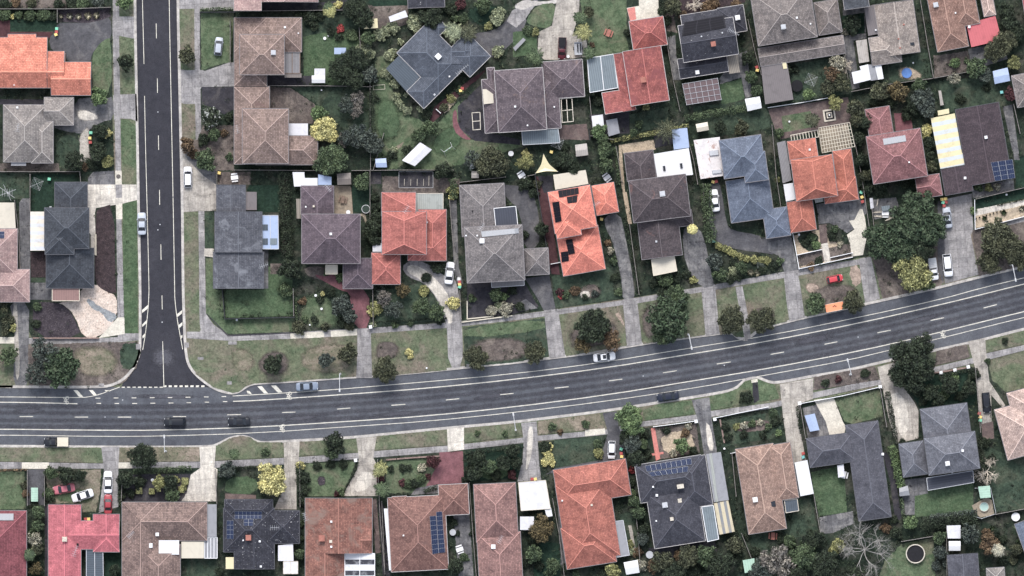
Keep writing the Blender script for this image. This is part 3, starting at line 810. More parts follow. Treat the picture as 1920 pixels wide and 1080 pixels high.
def soft_patch(name,matn,p,look,base):
    k='soft '+MATKEY[matn]; m=MATS.get(k) or ground_mat(k,fade=True,**{q:v for q,v in GARG[MATKEY[matn]].items()})
    cx=sum(q[0] for q in p)/len(p); cy=sum(q[1] for q in p)/len(p); n=len(p)
    sc=lambda f:[(cx+(q[0]-cx)*f,cy+(q[1]-cy)*f) for q in p]
    o_=sc(1.15); i_=sc(.62)
    x0=min(q[0] for q in o_);x1=max(q[0] for q in o_);y0=min(q[1] for q in o_);y1=max(q[1] for q in o_)
    lv=1+max([l for (a,b,c_,d,l,bs) in LAYERS if bs==base and a<x1 and b>x0 and c_<y1 and d>y0] or [0]); LAYERS.append((x0,x1,y0,y1,lv,base))
    z=base+.004*lv; V=[W(*q)+(z,) for q in o_+i_]+[W(cx,cy)+(z,)]
    F=[(i,n+i,n+(i+1)%n,(i+1)%n) for i in range(n)]+[(n+i,2*n,n+(i+1)%n) for i in range(n)]
    a,b,c=(V[i] for i in F[0][:3])
    if (b[0]-a[0])*(c[1]-a[1])-(c[0]-a[0])*(b[1]-a[1])<0: F=[f[::-1] for f in F]
    o=mesh_obj(name,V,F,m); at=o.data.attributes.new('fade','FLOAT','POINT'); at.data.foreach_set('value',[0.0]*n+[1.0]*(n+1))
    o['kind']='structure'; o['category']=name.replace('_',' '); PATCHES.append((o,look or matn.replace('_',' ')+' '+name.replace('_',' '),cx,cy)); return o
def soft_strip(name,pts,w,matn,z):
    k='soft '+MATKEY[matn]; m=MATS.get(k) or ground_mat(k,fade=True,**GARG[MATKEY[matn]])
    P=[W(*p) for p in pts]; rows=[offset(P,w/2),P,offset(P,-w/2)]; n=len(P)
    V=[(a[0],a[1],z) for r in rows for a in r]; F=[(r*n+i,(r+1)*n+i,(r+1)*n+i+1,r*n+i+1) for r in (0,1) for i in range(n-1)]
    o=mesh_obj(name,V,F,m); at=o.data.attributes.new('fade','FLOAT','POINT'); at.data.foreach_set('value',[0.]*n+[.55]*n+[0.]*n); return o
ALLP=[]
def line_strip(name,pts,w,mat,z,smooth=0,h=0):
    if smooth: pts=chaikin(pts,smooth)
    P=[W(*p) for p in pts]; l=offset(P,w/2); r=offset(P,-w/2); n=len(P)
    V=[(a[0],a[1],z+h) for a in l]+[(a[0],a[1],z+h) for a in r]
    F=[(i,n+i,n+i+1,i+1) for i in range(n-1)]
    if h:
        V+=[(a[0],a[1],z) for a in l]+[(a[0],a[1],z) for a in r]
        F+=[(2*n+i,i,i+1,2*n+i+1) for i in range(n-1)]+[(n+i,3*n+i,3*n+i+1,n+i+1) for i in range(n-1)]
    return mesh_obj(name,V,F,mat)
M_brick=plain('brick wall',(150,110,95),.9); M_render=plain('rendered wall',(190,184,172),.9)
M_white=plain('white paint',(222,224,228),.5,.3,var=.05); M_cream=plain('cream paint',(204,194,170),.6,var=.06)
M_gutter=plain('gutter metal',(128,124,128),.5,.3); M_guttl=plain('pale gutter',(176,172,172),.5,.3); M_guttd=plain('dark gutter',(84,86,94),.5,.3)
M_alu=plain('aluminium',(176,180,188),.4,.4,var=.06); M_galv=plain('galvanised steel',(186,188,192),.45,.4); M_glass=plain('tinted glass',(34,40,50),.12,.6,var=.25)
M_tyre=plain('rubber',(28,28,30),.9,.1); M_lamp=plain('lamp lens',(215,218,222),.2,.6); M_bark=plain('bark',(92,80,70),.95,.1,var=.3)
M_greybark=plain('bare grey bark',(150,146,142),.95,.1,var=.2); M_palebark=plain('pale bare bark',(196,182,162),.95,.1,var=.2)
M_paling=plain('weathered palings',(132,126,122),.95,.1,var=.2); M_darkfence=plain('dark fence',(58,60,66),.8,.2,var=.2)
M_brickwall=plain('garden wall brick',(138,112,104),.95,.1,var=.25); M_shedwall=plain('shed steel',(170,172,172),.6,.3)
M_dark=plain('dark vinyl',(34,34,40),.8,.2); M_darkgreen=plain('dark green plastic',(38,60,50),.6,.3)
M_bing=plain('green lid',(70,205,160),.5,.3); M_biny=plain('yellow lid',(240,205,60),.5,.3); M_binr=plain('red lid',(190,66,60),.5,.3); M_bint=plain('teal lid',(80,190,190),.5,.3)
M_orange=plain('orange roof sheet',(250,135,62),.5,.3,var=.05); M_ridge=plain('ridge tile mortar',(168,152,146),.8,.2,var=.15)
M_red=plain('red plastic',(205,60,70),.5,.3); M_blue=plain('blue plastic',(60,125,205),.4,.4); M_wood=plain('weathered decking',(126,104,88),.9,.1,var=.2)
M_terra=plain('terracotta',(168,98,80),.8,.2,var=.15); M_stone=plain('pale stone',(196,186,168),.9,.1,var=.2); M_kerb=None
def ridge(c): return plain('ridge %d %d %d'%c,c,.8,.2,var=.12)
def paint(c,n): return plain(n,c,.32,.3,var=.03)
def pv_mat(name,c,nx,ny,line,lw=.05):
    m,nt,b=nt_new(name,.5,.06); uv=N(nt,'ShaderNodeTexCoord').outputs['UV']; br=N(nt,'ShaderNodeTexBrick'); br.offset=0; nt.links.new(uv,br.inputs['Vector'])
    for k,v in (('Scale',1),('Mortar Size',lw/ny),('Mortar Smooth',.1),('Brick Width',1/nx),('Row Height',1/ny)): br.inputs[k].default_value=v
    c=lin(c); br.inputs['Color1'].default_value=c; br.inputs['Color2'].default_value=tuple(v*.85 for v in c[:3])+(1,); br.inputs['Mortar'].default_value=lin(line)
    nt.links.new(br.outputs[0],b.inputs['Base Color']); return m
M_pv=pv_mat('blue solar cells',(30,42,74),3,5,(84,104,140)); M_pvb=pv_mat('black solar cells',(24,24,34),3,5,(44,44,54)); M_pvw=pv_mat('pale solar collector',(166,170,178),4,1,(120,124,132))
GM={}
G=GM
G['verge']=ground_mat('verge grass',(104,112,80),(72,90,60),(116,104,90),.13,.45,5,.50,.5,(58,74,50),.66,1.6)
G['lawn']=ground_mat('lawn grass',(90,108,72),(62,86,54),(106,104,80),.2,.5,6,.53,.5,(58,80,52),.68,1.5)
G['lawn_dark']=ground_mat('shaded lawn grass',(60,80,60),(42,60,48),(74,80,62),.25,.6,6,.53,.6,(34,50,40),.66,1.5)  # darker lawn copy with the yards' shaded look put into its colour
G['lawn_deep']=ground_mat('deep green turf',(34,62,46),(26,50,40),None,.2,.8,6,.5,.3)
G['lawn_bright']=ground_mat('watered lawn grass',(58,86,52),(78,100,64),(56,80,52),.2,.5,6,.52,.4)
G['dry_grass']=ground_mat('dry grass',(122,112,92),(94,98,72),(140,124,108),.25,.6,6,.50,.6,(78,86,60),.64,1.5)
G['yard']=ground_mat('garden soil',(44,60,44),(32,46,38),(74,74,64),.22,.7,5,.52,.7,(84,98,66),.66,1.8)
G['soil']=ground_mat('bare soil',(104,92,86),(82,74,72),(126,114,104),.25,1.1,6,.52,.7)
G['dirt']=ground_mat('pale dirt',(170,146,128),(136,118,104),None,.25,1.1,6,.52,.7)
G['concrete']=ground_mat('grey concrete',(156,152,152),(138,135,137),(116,114,116),.35,.5,8,.50,.15,(102,100,102),.68,1.2,joint=1.9,streak=1,fa=.34)
G['concrete_pale']=ground_mat('pale concrete',(206,198,184),(186,178,166),(150,144,138),.35,.6,8,.55,.15,joint=3.1,streak=1,fa=.34)
G['concrete_dark']=ground_mat('stained concrete',(110,110,113),(86,86,92),(140,138,137),.35,.5,7,.52,.2,(66,66,72),.66,1.2,joint=3.1,streak=1,fa=.34)
G['concrete_warm']=ground_mat('warm concrete',(180,172,160),(158,150,140),(130,124,118),.35,.5,8,.52,.15,(112,106,102),.69,1.2,joint=3.1,streak=1,fa=.34)
G['concrete_new']=ground_mat('new concrete',(200,193,176),(192,185,168),None,.3,.5,8,.53,.1,fa=.34)
G['asphalt_drive']=ground_mat('old driveway asphalt',(88,88,94),(74,74,80),(106,104,106),.25,.5,8,.53,.2,fa=.34)
G['dark_paving']=ground_mat('dark paving',(64,62,70),(50,50,58),(82,78,80),.3,.6,8,.53,.2,fa=.34)
G['red_paving']=ground_mat('red brick paving',(136,84,92),(118,72,80),(100,66,72),.3,.7,8,.55,.2,fa=.34)
G['maroon_paving']=ground_mat('maroon brick paving',(92,58,62),(76,48,54),None,.3,.7,8,.55,.2,fa=.34)
G['brown_paving']=ground_mat('brown brick paving',(112,92,88),(92,78,78),(132,116,108),.3,.7,8,.55,.2,fa=.34)
G['mulch']=ground_mat('dark bark mulch',(74,66,74),(56,50,58),None,.3,1.2,7,.5,.9,(112,100,100),.63,5)
G['red_mulch']=ground_mat('red-brown bark mulch',(72,58,62),(54,46,50),None,.3,1.2,7,.5,.9,(104,84,84),.64,5)
G['pebble']=ground_mat('pale pink gravel',(206,184,166),(186,166,150),(196,180,166),.3,1.2,8,.5,.4,(140,112,92),.66,2.4)
G['blue_gravel']=ground_mat('blue-grey gravel',(140,146,150),(122,128,134),None,.3,1.2,8,.5,.4)
G['sand']=ground_mat('tan sand',(190,168,136),(168,148,120),(150,134,112),.3,.9,7,.52,.4)
G['pink_path']=ground_mat('pink concrete',(214,122,110),(202,112,102),None,.3,.9,7,.52,.1,fa=.34)
G['patio_stone']=ground_mat('patio stone',(160,144,120),(138,124,104),(118,108,96),.3,.9,7,.52,.2,fa=.34)
def asphalt(name,c1,c2,tracks=None):
    m=ground_mat(name,c1,c2,None,.1,.35,9,.5,.12); return m
G['asphalt_new']=ground_mat('fresh asphalt',(57,57,66),(52,53,62),(62,62,71),.08,.35,9,.55,.12,fa=.34)
G['asphalt_main']=ground_mat('worn asphalt',(86,91,100),(74,77,87),(92,95,103),.07,.3,9,.52,.15,streak=0,fa=.34)
G['asphalt_track']=ground_mat('tyre-polished asphalt',(76,77,86),(70,71,81),(84,84,93),.07,.3,9,.52,.12,fa=.34)
G['asphalt_edge']=ground_mat('grey road shoulder asphalt',(92,91,98),(82,82,90),(74,74,84),.1,.5,9,.5,.15,fa=.34)
G['kerb']=ground_mat('kerb concrete',(186,180,172),(166,160,155),(146,141,138),.4,.8,8,.52,.15,fa=.34)
G['line_paint']=ground_mat('road paint',(216,211,194),(198,193,178),None,.4,.8,9,.52,.1,(140,138,138),.66,2.4,fa=.34)
MATKEY={k:next(n for n,m in MATS.items() if m==v) for k,v in GM.items()}
# roofs
T={}
def rf(k,*a,**w): T[k]=tile_roof(k+' roof tiles',*a,**w)
rf('orange',(232,132,98),(214,114,84),stain=(176,98,80),st=.58)
rf('grey',(150,143,138),(128,122,118),stain=(108,104,104),st=.6)
rf('black',(70,77,88),(60,66,76),contrast=.3)
rf('pinkbrown',(156,130,120),(130,108,98),stain=(124,94,90),st=.6,contrast=.55)
rf('pink',(172,142,136),(160,126,124),contrast=.5)
rf('slateblue',(84,93,108),(74,83,98),contrast=.25)
rf('plum',(112,99,106),(93,82,91),stain=(128,102,92),st=.58,contrast=.45)
rf('red',(178,92,84),(156,76,72),stain=(136,66,70),st=.50,contrast=.45)
rf('slate',(66,68,80),(56,58,70),lichen=.12,contrast=.3)
rf('taupe',(140,130,126),(116,108,106),stain=(98,92,92),st=.56,contrast=.5)
rf('tan',(164,152,142),(142,130,122),stain=(120,110,106),st=.6,contrast=.5)
rf('brown',(164,124,106),(140,102,88),stain=(118,90,82),st=.6,contrast=.5)
rf('redtin',(190,86,92),(174,78,84),contrast=.15)
rf('plumdark',(107,92,103),(92,79,90),contrast=.4)
rf('coral',(190,102,90),(172,90,80),stain=(174,84,80),st=.62,contrast=.3)
rf('dgrey',(130,124,124),(108,104,106),stain=(98,95,98),st=.6,contrast=.5)
rf('bright',(232,124,96),(220,112,88),contrast=.2)
rf('umber',(90,80,84),(74,66,72),stain=(116,82,78),st=.60,contrast=.35)
rf('blue',(100,114,136),(90,103,125),contrast=.2)
rf('rust',(196,108,82),(178,94,72),stain=(164,84,72),st=.56,contrast=.3)
rf('maroonpink',(158,102,104),(136,86,88),stain=(124,84,84),st=.6,contrast=.45)
rf('chocolate',(80,66,74),(68,58,66),contrast=.3)
rf('charcoal',(92,96,106),(80,84,96),stain=(116,120,130),st=.52,contrast=.35)
rf('maroon',(148,74,84),(126,62,72),contrast=.35)
rf('rose',(204,100,112),(188,90,102),contrast=.25)
rf('brownpale',(150,122,112),(120,98,92),stain=(128,112,106),st=.6,contrast=.6)
rf('blacktile',(60,62,74),(48,50,62),lichen=.16,contrast=.4)
rf('redbrown',(160,102,84),(134,84,72),stain=(132,104,92),st=.50,contrast=.5)
rf('brownred',(146,102,90),(124,84,76),stain=(112,80,76),st=.6,contrast=.4)
rf('dusk',(164,118,110),(136,98,94),stain=(124,96,92),st=.6,contrast=.5)
rf('salmon',(186,104,84),(164,88,72),stain=(150,84,76),st=.56,contrast=.35)
rf('darkslate',(74,76,88),(62,64,76),lichen=.08,contrast=.35)
rf('camel',(169,135,117),(145,113,99),stain=(140,112,102),st=.6,contrast=.5)
rf('graphite',(88,90,102),(78,80,92),contrast=.22)
rf('greyblue',(108,112,124),(94,98,110),contrast=.22)
rf('blush',(200,170,156),(176,148,136),contrast=.5)
# sheets
SH={}
def sm(k,*a,**w): SH[k]=sheet(k+' roof sheet',*a,**w)
sm('white',(210,212,216),dirt=.05); sm('cream',(202,192,170),dirt=.07); sm('palewhite',(206,206,214),dirt=.1); sm('yellowish',(214,200,144),dirt=.08)
sm('bluewhite',(150,174,214),dirt=.08); sm('greysheet',(140,142,150),dirt=.12); sm('greygreen',(150,156,150),.4,.12); sm('poly',(108,124,134),.45,.16); sm('polydark',(70,84,98),.45,.18)
sm('stripes',(214,206,190),c2=(196,202,214),band=1.6); sm('yellowstripes',(212,198,140),c2=(186,196,202),band=1.9); sm('rusty',(212,206,206),rust=(160,106,82)); sm('lattice',(128,126,130),.3,.25)
sm('darkpatio',(60,66,82),.5,.15); sm('brickcarport',(104,82,86),.3,.12); sm('redtinsheet',(204,84,94),.5,.05); sm('flatdark',(112,104,106),.4,.08); sm('terrasheet',(142,104,98),.5,.08)
sm('wornlight',(168,160,152),.4,.1,dirt=.2); sm('slats',(142,132,118),.35,.3); sm('goldstripes',(190,176,138),c2=(120,124,130),band=1.3); sm('whitedark',(206,210,218),c2=(52,54,66),band=2.3); sm('greensheet',(150,196,170),.5,.08)
sm('brownslab',(120,110,104),.5,.05)
GL=M_guttl; GD=M_guttd
def sl(name,pts,z,mat,**k): return ('slab',name,pts,z,SH[mat],tuple(k.items()))
house('bright orange house','long bright orange tiled house with a garage wing beside the side street',0,T['orange'],
 [(-60,71,90,165,('.225','g','.5','g')),(16,65,69,165,('.206','g','.5','g')),(90,97,122,165,('.37','g','.5','g')),(97,117,172,179,('.42','g','.45','g'))],ridge=ridge((190,108,88)),
 extra=[('box','vent',28,160,2,M_white,.3),sl('porch_roof',[(98,100),(124,100),(124,117),(98,117)],2.6,'terrasheet')])
house('grey hipped house','grey tiled hip roof house with a small hipped wing behind',0,T['grey'],[(8,197,89,304),(60,228,101,306)],upper=None,ridge=ridge((176,166,158)),
 extra=[('box','vent',34,202,4,M_white,.4),('ant',36,240,80,5),sl('porch_roof',[(22,304),(50,304),(50,311),(22,311)],2.4,'greysheet')])
house('grey hipped outbuilding','small grey hipped garage with its ridge pointing east',0,T['grey'],[(84,183,139,235,('h','h','h','g'))],z=2.5,ridge=ridge((176,166,158)))
house('black corner house','near-black tiled corner house with overlapping hipped roofs and a striped patio cover',0,T['black'],[(104,342,165,400,('h','h','g','h')),(88,465,177,540,('g','h','h','h'))],
 upper=[(86,390,169,466),(87,425,141,477)],ridge=ridge((58,64,74)),gutter=GD,
 extra=[sl('patio_roof',[(58,397),(86,397),(87,470),(58,470)],2.6,'stripes',ribs='y'),sl('porch_roof',[(99,538),(150,538),(150,564),(99,564)],2.5,'terrasheet',frame=M_cream),('box','vent',96,389,4,M_alu,.5)])
house('dusty pink house','dusty pink tiled house cut by the west edge with a cream flat roof beside it',0,T['pink'],[(-50,429,34,518),(-40,505,57,566)],ridge=ridge((170,136,130)),
 extra=[sl('flat_roof',[(-20,380),(28,380),(31,429),(-20,429)],2.8,'cream'),('solar',[(0,434),(10,434),(10,447),(0,447)],1,2,M_pv)])
house('pink-brown two-storey house','two-storey pink-brown tiled house with a smaller raised hip roof and rear glazed patio',0,T['pinkbrown'],[(440,34,566,98),(440,34,501,162)],
 upper=[(451,66,534,141)],ridge=ridge((196,160,148)),
 extra=[sl('patio_roof',[(534,97),(563,97),(563,138),(534,138)],2.6,'lattice',frame=M_wood,beams=1),('box','cooler',514,100,9,M_alu,.6),('box','vent',535,52,4,M_white,.3),('box','vent',560,63,2.5,M_white,.3),sl('side_cover',[(534,138),(566,138),(566,146),(534,146)],2.5,'brownslab')])
house('pink-brown hipped house','pink-brown tiled house with stepped hip roofs beside a yellow-blossomed tree',0,T['pinkbrown'],[(440,163,506,308,('h','h','h','h')),(480,255,596,309)],
 upper=[(456,205,542,307)],ridge=ridge((196,160,148)),extra=[sl('patio_roof',[(542,232),(578,232),(578,255),(542,255)],2.7,'palewhite'),('ant',446,243,100,5)])
house('pink northern house','pink tiled house cut by the north edge east of the side street',0,T['pink'],[(440,-60,492,22,('h','g','g','g')),(440,-60,597,5,('h','h','g','h'))],ridge=ridge((196,160,156)))
house('slate-blue diagonal house','large slate-blue house set diagonally with a pale cooler on its roof',45,T['slateblue'],
 [(744.5,100,878,121),(763,172,878,121),(843.5,107.5,920,106),(838,98,907.5,96.5),(807,52,839,52)],ridge=ridge((112,120,138)),pitch=.36,gutter=GL,
 extra=[('box','cooler',822,107,10,M_white,.8,45),('ant',867,131,38,7,3),sl('patio_roof',[(748,105),(788,144),(763,173),(724,129)],2.7,'polydark',ribs='x'),('box','vent',843,144,3,M_white,.3),('box','vent',815,178,4,M_alu,.2,-30)])
house('plum-grey house','plum-grey tiled house with a raised hip roof and glazed rear verandah',4,T['plum'],[(903,150,1052,240),(913,128,935,246),(1016,117,1096,181)],
 upper=[(927,134,1025,243)],ridge=ridge((150,136,138)),gutter=GL,
 extra=[sl('verandah_roof',[(978,243),(1046,240),(1050,268),(980,272)],2.6,'poly',frame=M_alu),sl('patio_roof',[(905,168),(912,168),(926,178),(926,194),(907,196)],3.75,'cream',posts=False),('grid',[(885,212),(900,211),(901,243),(887,244)],2.5,1,2,M_stone),('grid',[(1052,186),(1072,184),(1075,228),(1054,230)],2.5,2,2,M_stone),
 ('box','vent',966,201,4,M_white,.3),('box','vent',1039,201,3,M_white,.3),('box','vent',989,236,3,M_white,.3)])
house('red tiled house','red tiled house with a blue glazed pergola and a separate red garage roof',9,T['red'],[(1150,102,1190,207,('g','g','g','h')),(1128,175,1192,206,('h','g','g','g'))],
 upper=[(1167,98,1254,189,('g','h','g','h'))],ridge=ridge((206,108,106)),gutter=GL,
 extra=[sl('pergola_roof',[(1101,110),(1150,102),(1158,165),(1106,174)],2.7,'poly',frame=M_white,beams=1),('box','chimney',1205,151,9,M_terra,.9,9)])
house('red garage roof','square red tiled garage roof below a cream concrete apron',9,T['red'],[(1179,41,1251,84,('h','h','h','h'))],z=2.6,pitch=.3,ridge=ridge((206,108,106)),gutter=GL)
house('dark slate house','dark lichen-speckled slate house with a black heating mat on its north slope',9,T['slate'],
 [(1269,112,1366,134,('h','g','h','g')),(1344,17,1400,58),(1275,30,1360,60,('h','g','h','g'))],upper=[(1270,50,1384,102,('h','g','h','g'))],ridge=ridge((104,106,116)),gutter=GL,
 extra=[sl('patio_roof',[(1362,104),(1382,100),(1387,136),(1367,139)],2.6,'slats'),sl('brick_carport_roof',[(1279,158),(1345,147),(1352,187),(1287,197)],2.5,'brickcarport',ribs='x'),('grid',[(1279,158),(1345,147),(1352,187),(1287,197)],2.6,6,4,M_alu,.045),
 ('solar',[(1281,43),(1357,30),(1361,53),(1276,70)],1,1,M_pvb),('box','cooler',1382,34,9,M_white,.6,9),('box','chimney',1336,84,8,M_terra,.8,9),('box','skylight',1307,136,8,M_white,.2,9),('ant',1374,62,-30,8,2.4),('box','vent',1353,63,3,M_alu,.3),('box','vent',1314,70,3,M_alu,.3)])
house('taupe two-storey house','taupe tiled two-storey house wrapped by a flat lower roof on two sides',9,T['taupe'],[(1420,92,1585,100,('h','g','h','g')),(1525,6,1578,60)],
 upper=[(1405,-12,1531,70)],ridge=ridge((168,152,148)),
 extra=[sl('flat_roof',[(1425,116),(1473,108),(1487,187),(1434,196)],2.7,'flatdark'),('box','cooler',1467,52,9,M_alu,.7,9),('box','skylight',1492,35,4,M_white,.3,9),sl('skylight_strip',[(1464,109),(1472,108),(1475,129),(1468,130)],2.85,'yellowish',posts=False),('box','vent',1518,46,3,M_white,.3)])
house('tan gabled house','tan tiled gabled house with white flat patio roofs at its back',8,T['tan'],[(1638,10,1724,98,('g','h','g','h')),(1627,72,1690,116,('h','h','h','g'))],ridge=ridge((184,172,160)),
 extra=[sl('side_roof',[(1619,14),(1639,9),(1646,64),(1627,68)],2.6,'flatdark'),sl('side_deck_cover',[(1604,77),(1624,74),(1629,116),(1610,119)],2.6,'wornlight'),
 sl('white_patio_roof',[(1611,125),(1627,121),(1632,150),(1600,158),(1596,136),(1613,132)],2.5,'white'),sl('white_patio_roof',[(1639,122),(1651,120),(1656,148),(1645,150)],2.5,'white'),sl('patio_roof',[(1627,122),(1639,121),(1644,150),(1632,152)],2.4,'greysheet'),
 ('box','vent',1693,47,3,M_terra,.4),('box','vent',1683,74,3,M_terra,.4),('box','vent',1686,91,3,M_terra,.4),('box','skylight',1709,83,9,M_glass,.2,8,6),('box','vent',1641,57,3,M_white,.3)])
house('blue-black northern roof','blue-black sheet-roofed house cut by the north edge',8,T['black'],[(1570,-60,1628,14,('h','g','g','g'))],ridge=ridge((80,88,100)))
house('brown tiled house','brown tiled house with a flat pinkish-red patio roof at its back corner',11,T['brown'],[(1730,-40,1815,87),(1770,-50,1836,44)],ridge=ridge((186,146,126)),
 extra=[sl('patio_roof',[(1811,46),(1865,30),(1877,76),(1820,89)],2.6,'redtinsheet'),('box','cooler',1753,10,9,M_alu,.7,11),('box','vent',1816,51,5,M_white,.4),('box','vent',1790,25,3,M_white,.3)])
house('cream hipped roof','small cream hipped roof cut by the north edge above a red patio roof',11,T['blush'],[(1832,-30,1866,28)],ridge=ridge((226,214,200)))
house('grey east-edge house','grey tiled hip roof cut by the east edge beside a maroon shrub',11,T['taupe'],[(1895,143,1990,186)],ridge=ridge((176,164,158)))
house('cherry-red corner roof','sliver of a cherry-red roof in the north-east corner of the view',9,T['redtin'],[(1911,-30,1990,46)])
house('dark slate gable','dark speckled slate gable end cut by the north edge',2,T['slate'],[(763,-60,834,14,('g','h','g','h'))])
# middle row
house('charcoal gabled house','charcoal gabled house in three steps with a blue patio roof',0,T['charcoal'],[(407,347,461,398,('g','h','g','h')),(401,472,495,541,('g','h','g','h')),(404,397,492,473,('g','h','g','h'),3.7)],z=2.9,pitch=.2,ridge=ridge((100,104,114)),gutter=GD,
 extra=[sl('flat_roof',[(461,360),(482,360),(482,394),(461,394)],2.5,'flatdark'),sl('patio_roof',[(492,404),(522,404),(523,467),(493,467)],2.7,'bluewhite',frame=M_alu,beams=1),sl('skylight_strip',[(493,421),(503,421),(503,432),(493,432)],2.82,'polydark',posts=False),sl('skylight_strip',[(493,447),(503,447),(503,459),(493,459)],2.82,'polydark',posts=False),sl('skylight_strip',[(507,447),(520,447),(520,459),(507,459)],2.82,'poly',posts=False),('ant',496,498,20,5)])
house('plum-brown pyramid-roofed house','plum-brown house with a big pyramid hip roof and small chimney vent',0,T['plumdark'],[(565,349,626,402,('h','h','g','h')),(644,484,699,541,('g','h','h','h'))],upper=[(567,402,676,494)],ridge=ridge((120,104,112)),
 extra=[sl('patio_roof',[(549,323),(571,323),(572,334),(596,334),(596,349),(552,350)],2.6,'white'),sl('patio_roof',[(597,327),(622,332),(622,347),(597,347)],2.6,'bluewhite'),sl('porch_roof',[(611,497),(633,497),(633,514),(611,514)],2.5,'cream',frame=M_cream),sl('side_cover',[(556,373),(564,373),(564,410),(557,410)],2.4,'slats'),
 ('box','vent',621.5,439,5,M_white,.5),('box','vent',589,387,4,M_stone,.5),('box','vent',574,388,3,M_white,.3),('ant',616,353,-50,5)])
house('coral-red house','coral-red tiled house with a raised central hip and pale glazed patio',0,T['coral'],[(716,361,780,405,('.8','g','g','h')),(785,393,837,489),(765,440,837,489),(697,474,751,533)],upper=[(717,397,800,477,('1.0','h','.95','h'))],ridge=ridge((226,128,118)),
 extra=[sl('patio_roof',[(780,363),(831,363),(831,399),(780,399)],2.6,'greygreen',frame=M_stone),('ant',763,393,55,5),('box','vent',801,417,3,M_white,.3),sl('side_cover',[(699,451),(718,451),(718,472),(699,472)],2.4,'palewhite')])
house('grey house with roof deck','grey tiled house around a dark blue white-edged skillion and a pale solar strip',3,T['dgrey'],[(862,348,950,440,('h','h','g','h')),(981,467,1030,514)],upper=[(871,427,984,525)],ridge=ridge((160,150,146)),
 extra=[sl('skillion_roof',[(926,391),(967,387),(971,424),(930,428)],3.9,'darkpatio',frame=M_white,posts=False),('solar',[(902,434),(972,428),(973,438),(904,445)],10,1,M_pvw),('box','cooler',904,452,9,M_white,.6),('ant',903,426,60,5),
 sl('balcony_roof',[(921,520),(982,517),(983,535),(922,539)],2.4,'lattice',frame=M_alu),('box','vent',886,396,2.5,M_dark,.3),('box','vent',874,442,3,M_white,.3),('box','vent',895,442,3,M_white,.3)])
house('vivid orange house','vivid orange house with black solar panels on stepped hip roofs',10,T['bright'],[(1042,436,1135,504),(1109,349,1160,397)],upper=[(1027,361,1119,425),(1036,400,1090,440)],ridge=ridge((236,128,106)),
 extra=[sl('carport_roof',[(1037,328),(1098,319),(1103,345),(1041,356)],2.7,'cream'),('solar',[(1046,358),(1084,352),(1085,364),(1048,371)],5,1,M_pvb),('solar',[(1062,370),(1083,366),(1081,380),(1064,382)],2,1,M_pvb),
 ('solar',[(1035,380),(1048,378),(1053,415),(1041,418)],1,4,M_pvb),('solar',[(1060,450),(1073,448),(1078,475),(1066,478)],1,3,M_pvb),('solar',[(1051,473),(1065,471),(1067,489),(1053,492)],1,2,M_pvb),('ant',1118,383,35,6,1.6)])
house('dark umber house','dark umber tiled house in three stepped blocks with a cream carport in front',7,T['umber'],[(1170,288,1230,334,('h','h','g','h')),(1195,418,1279,478,('g','h','g','h')),(1240,400,1299,422)],upper=[(1178,340,1294,405)],ridge=ridge((104,92,94)),
 extra=[sl('patio_roof',[(1225,289),(1291,278),(1299,328),(1232,334)],2.7,'white'),('box','skylight',1245,316,5,M_glass,.15,7,10),('box','skylight',1277,311,5,M_glass,.15,7,10),sl('rear_patio_roof',[(1259,243),(1288,240),(1292,277),(1263,281)],2.5,'bluewhite'),
 sl('carport_roof',[(1221,487),(1264,481),(1269,508),(1225,517)],2.6,'cream',frame=M_cream),('box','cooler',1241,364,10,M_alu,.6,7),('box','vent',1230,453,4,M_alu,.3)])
house('blue tiled house','blue tiled house with stepped hips and a smaller blue garage in front',8,T['blue'],[(1360,340,1451,407,('g','h','h','h')),(1429,394,1482,441)],upper=[(1347,264,1435,325),(1389,290,1440,337)],ridge=ridge((110,130,158)),
 extra=[sl('carport_roof',[(1300,263),(1349,257),(1355,330),(1313,336)],2.6,'rusty'),('box','skylight',1338,287,18,M_alu,.15,6,10),('box','skylight',1344,322,19,M_alu,.15,6,7)])
house('orange-red pergola house','orange-red tiled house with a white timber pergola behind and a grey side carport',8,T['rust'],[(1475,266,1534,300,('h','g','g','h')),(1560,284,1608,374),(1540,340,1609,374),(1474,379,1530,430,('g','h','h','h'))],upper=[(1481,301,1569,367,('2.0','h','.9','h'))],ridge=ridge((224,130,106)),
 extra=[('grid',[(1534,240),(1592,230),(1602,275),(1541,287)],2.8,12,7,M_cream,.07),('grid',[(1482,254),(1532,244),(1534,257),(1484,266)],2.5,9,1,M_cream,.09),sl('side_carport_roof',[(1456,268),(1472,264),(1484,338),(1467,344)],2.5,'lattice'),sl('carport_roof',[(1468,346),(1486,343),(1491,374),(1473,378)],2.5,'white'),('box','vent',1517,281,4,M_white,.4),sl('porch_roof',[(1526,372),(1542,369),(1543,378),(1528,381)],2.5,'greygreen')])
house('maroon-pink house','maroon-pink tiled house with a pyramid roof, rear wing and garage',9,T['maroonpink'],[(1621,206,1676,262,('h','h','g','h')),(1714,333,1766,366,('h','h','h','g'))],upper=[(1622,257,1737,330)],ridge=ridge((190,132,132)),
 extra=[('solar',[(1653,261),(1695,254),(1697,266),(1655,273)],6,1,M_pvw),('box','vent',1702,305,3,M_white,.3)])
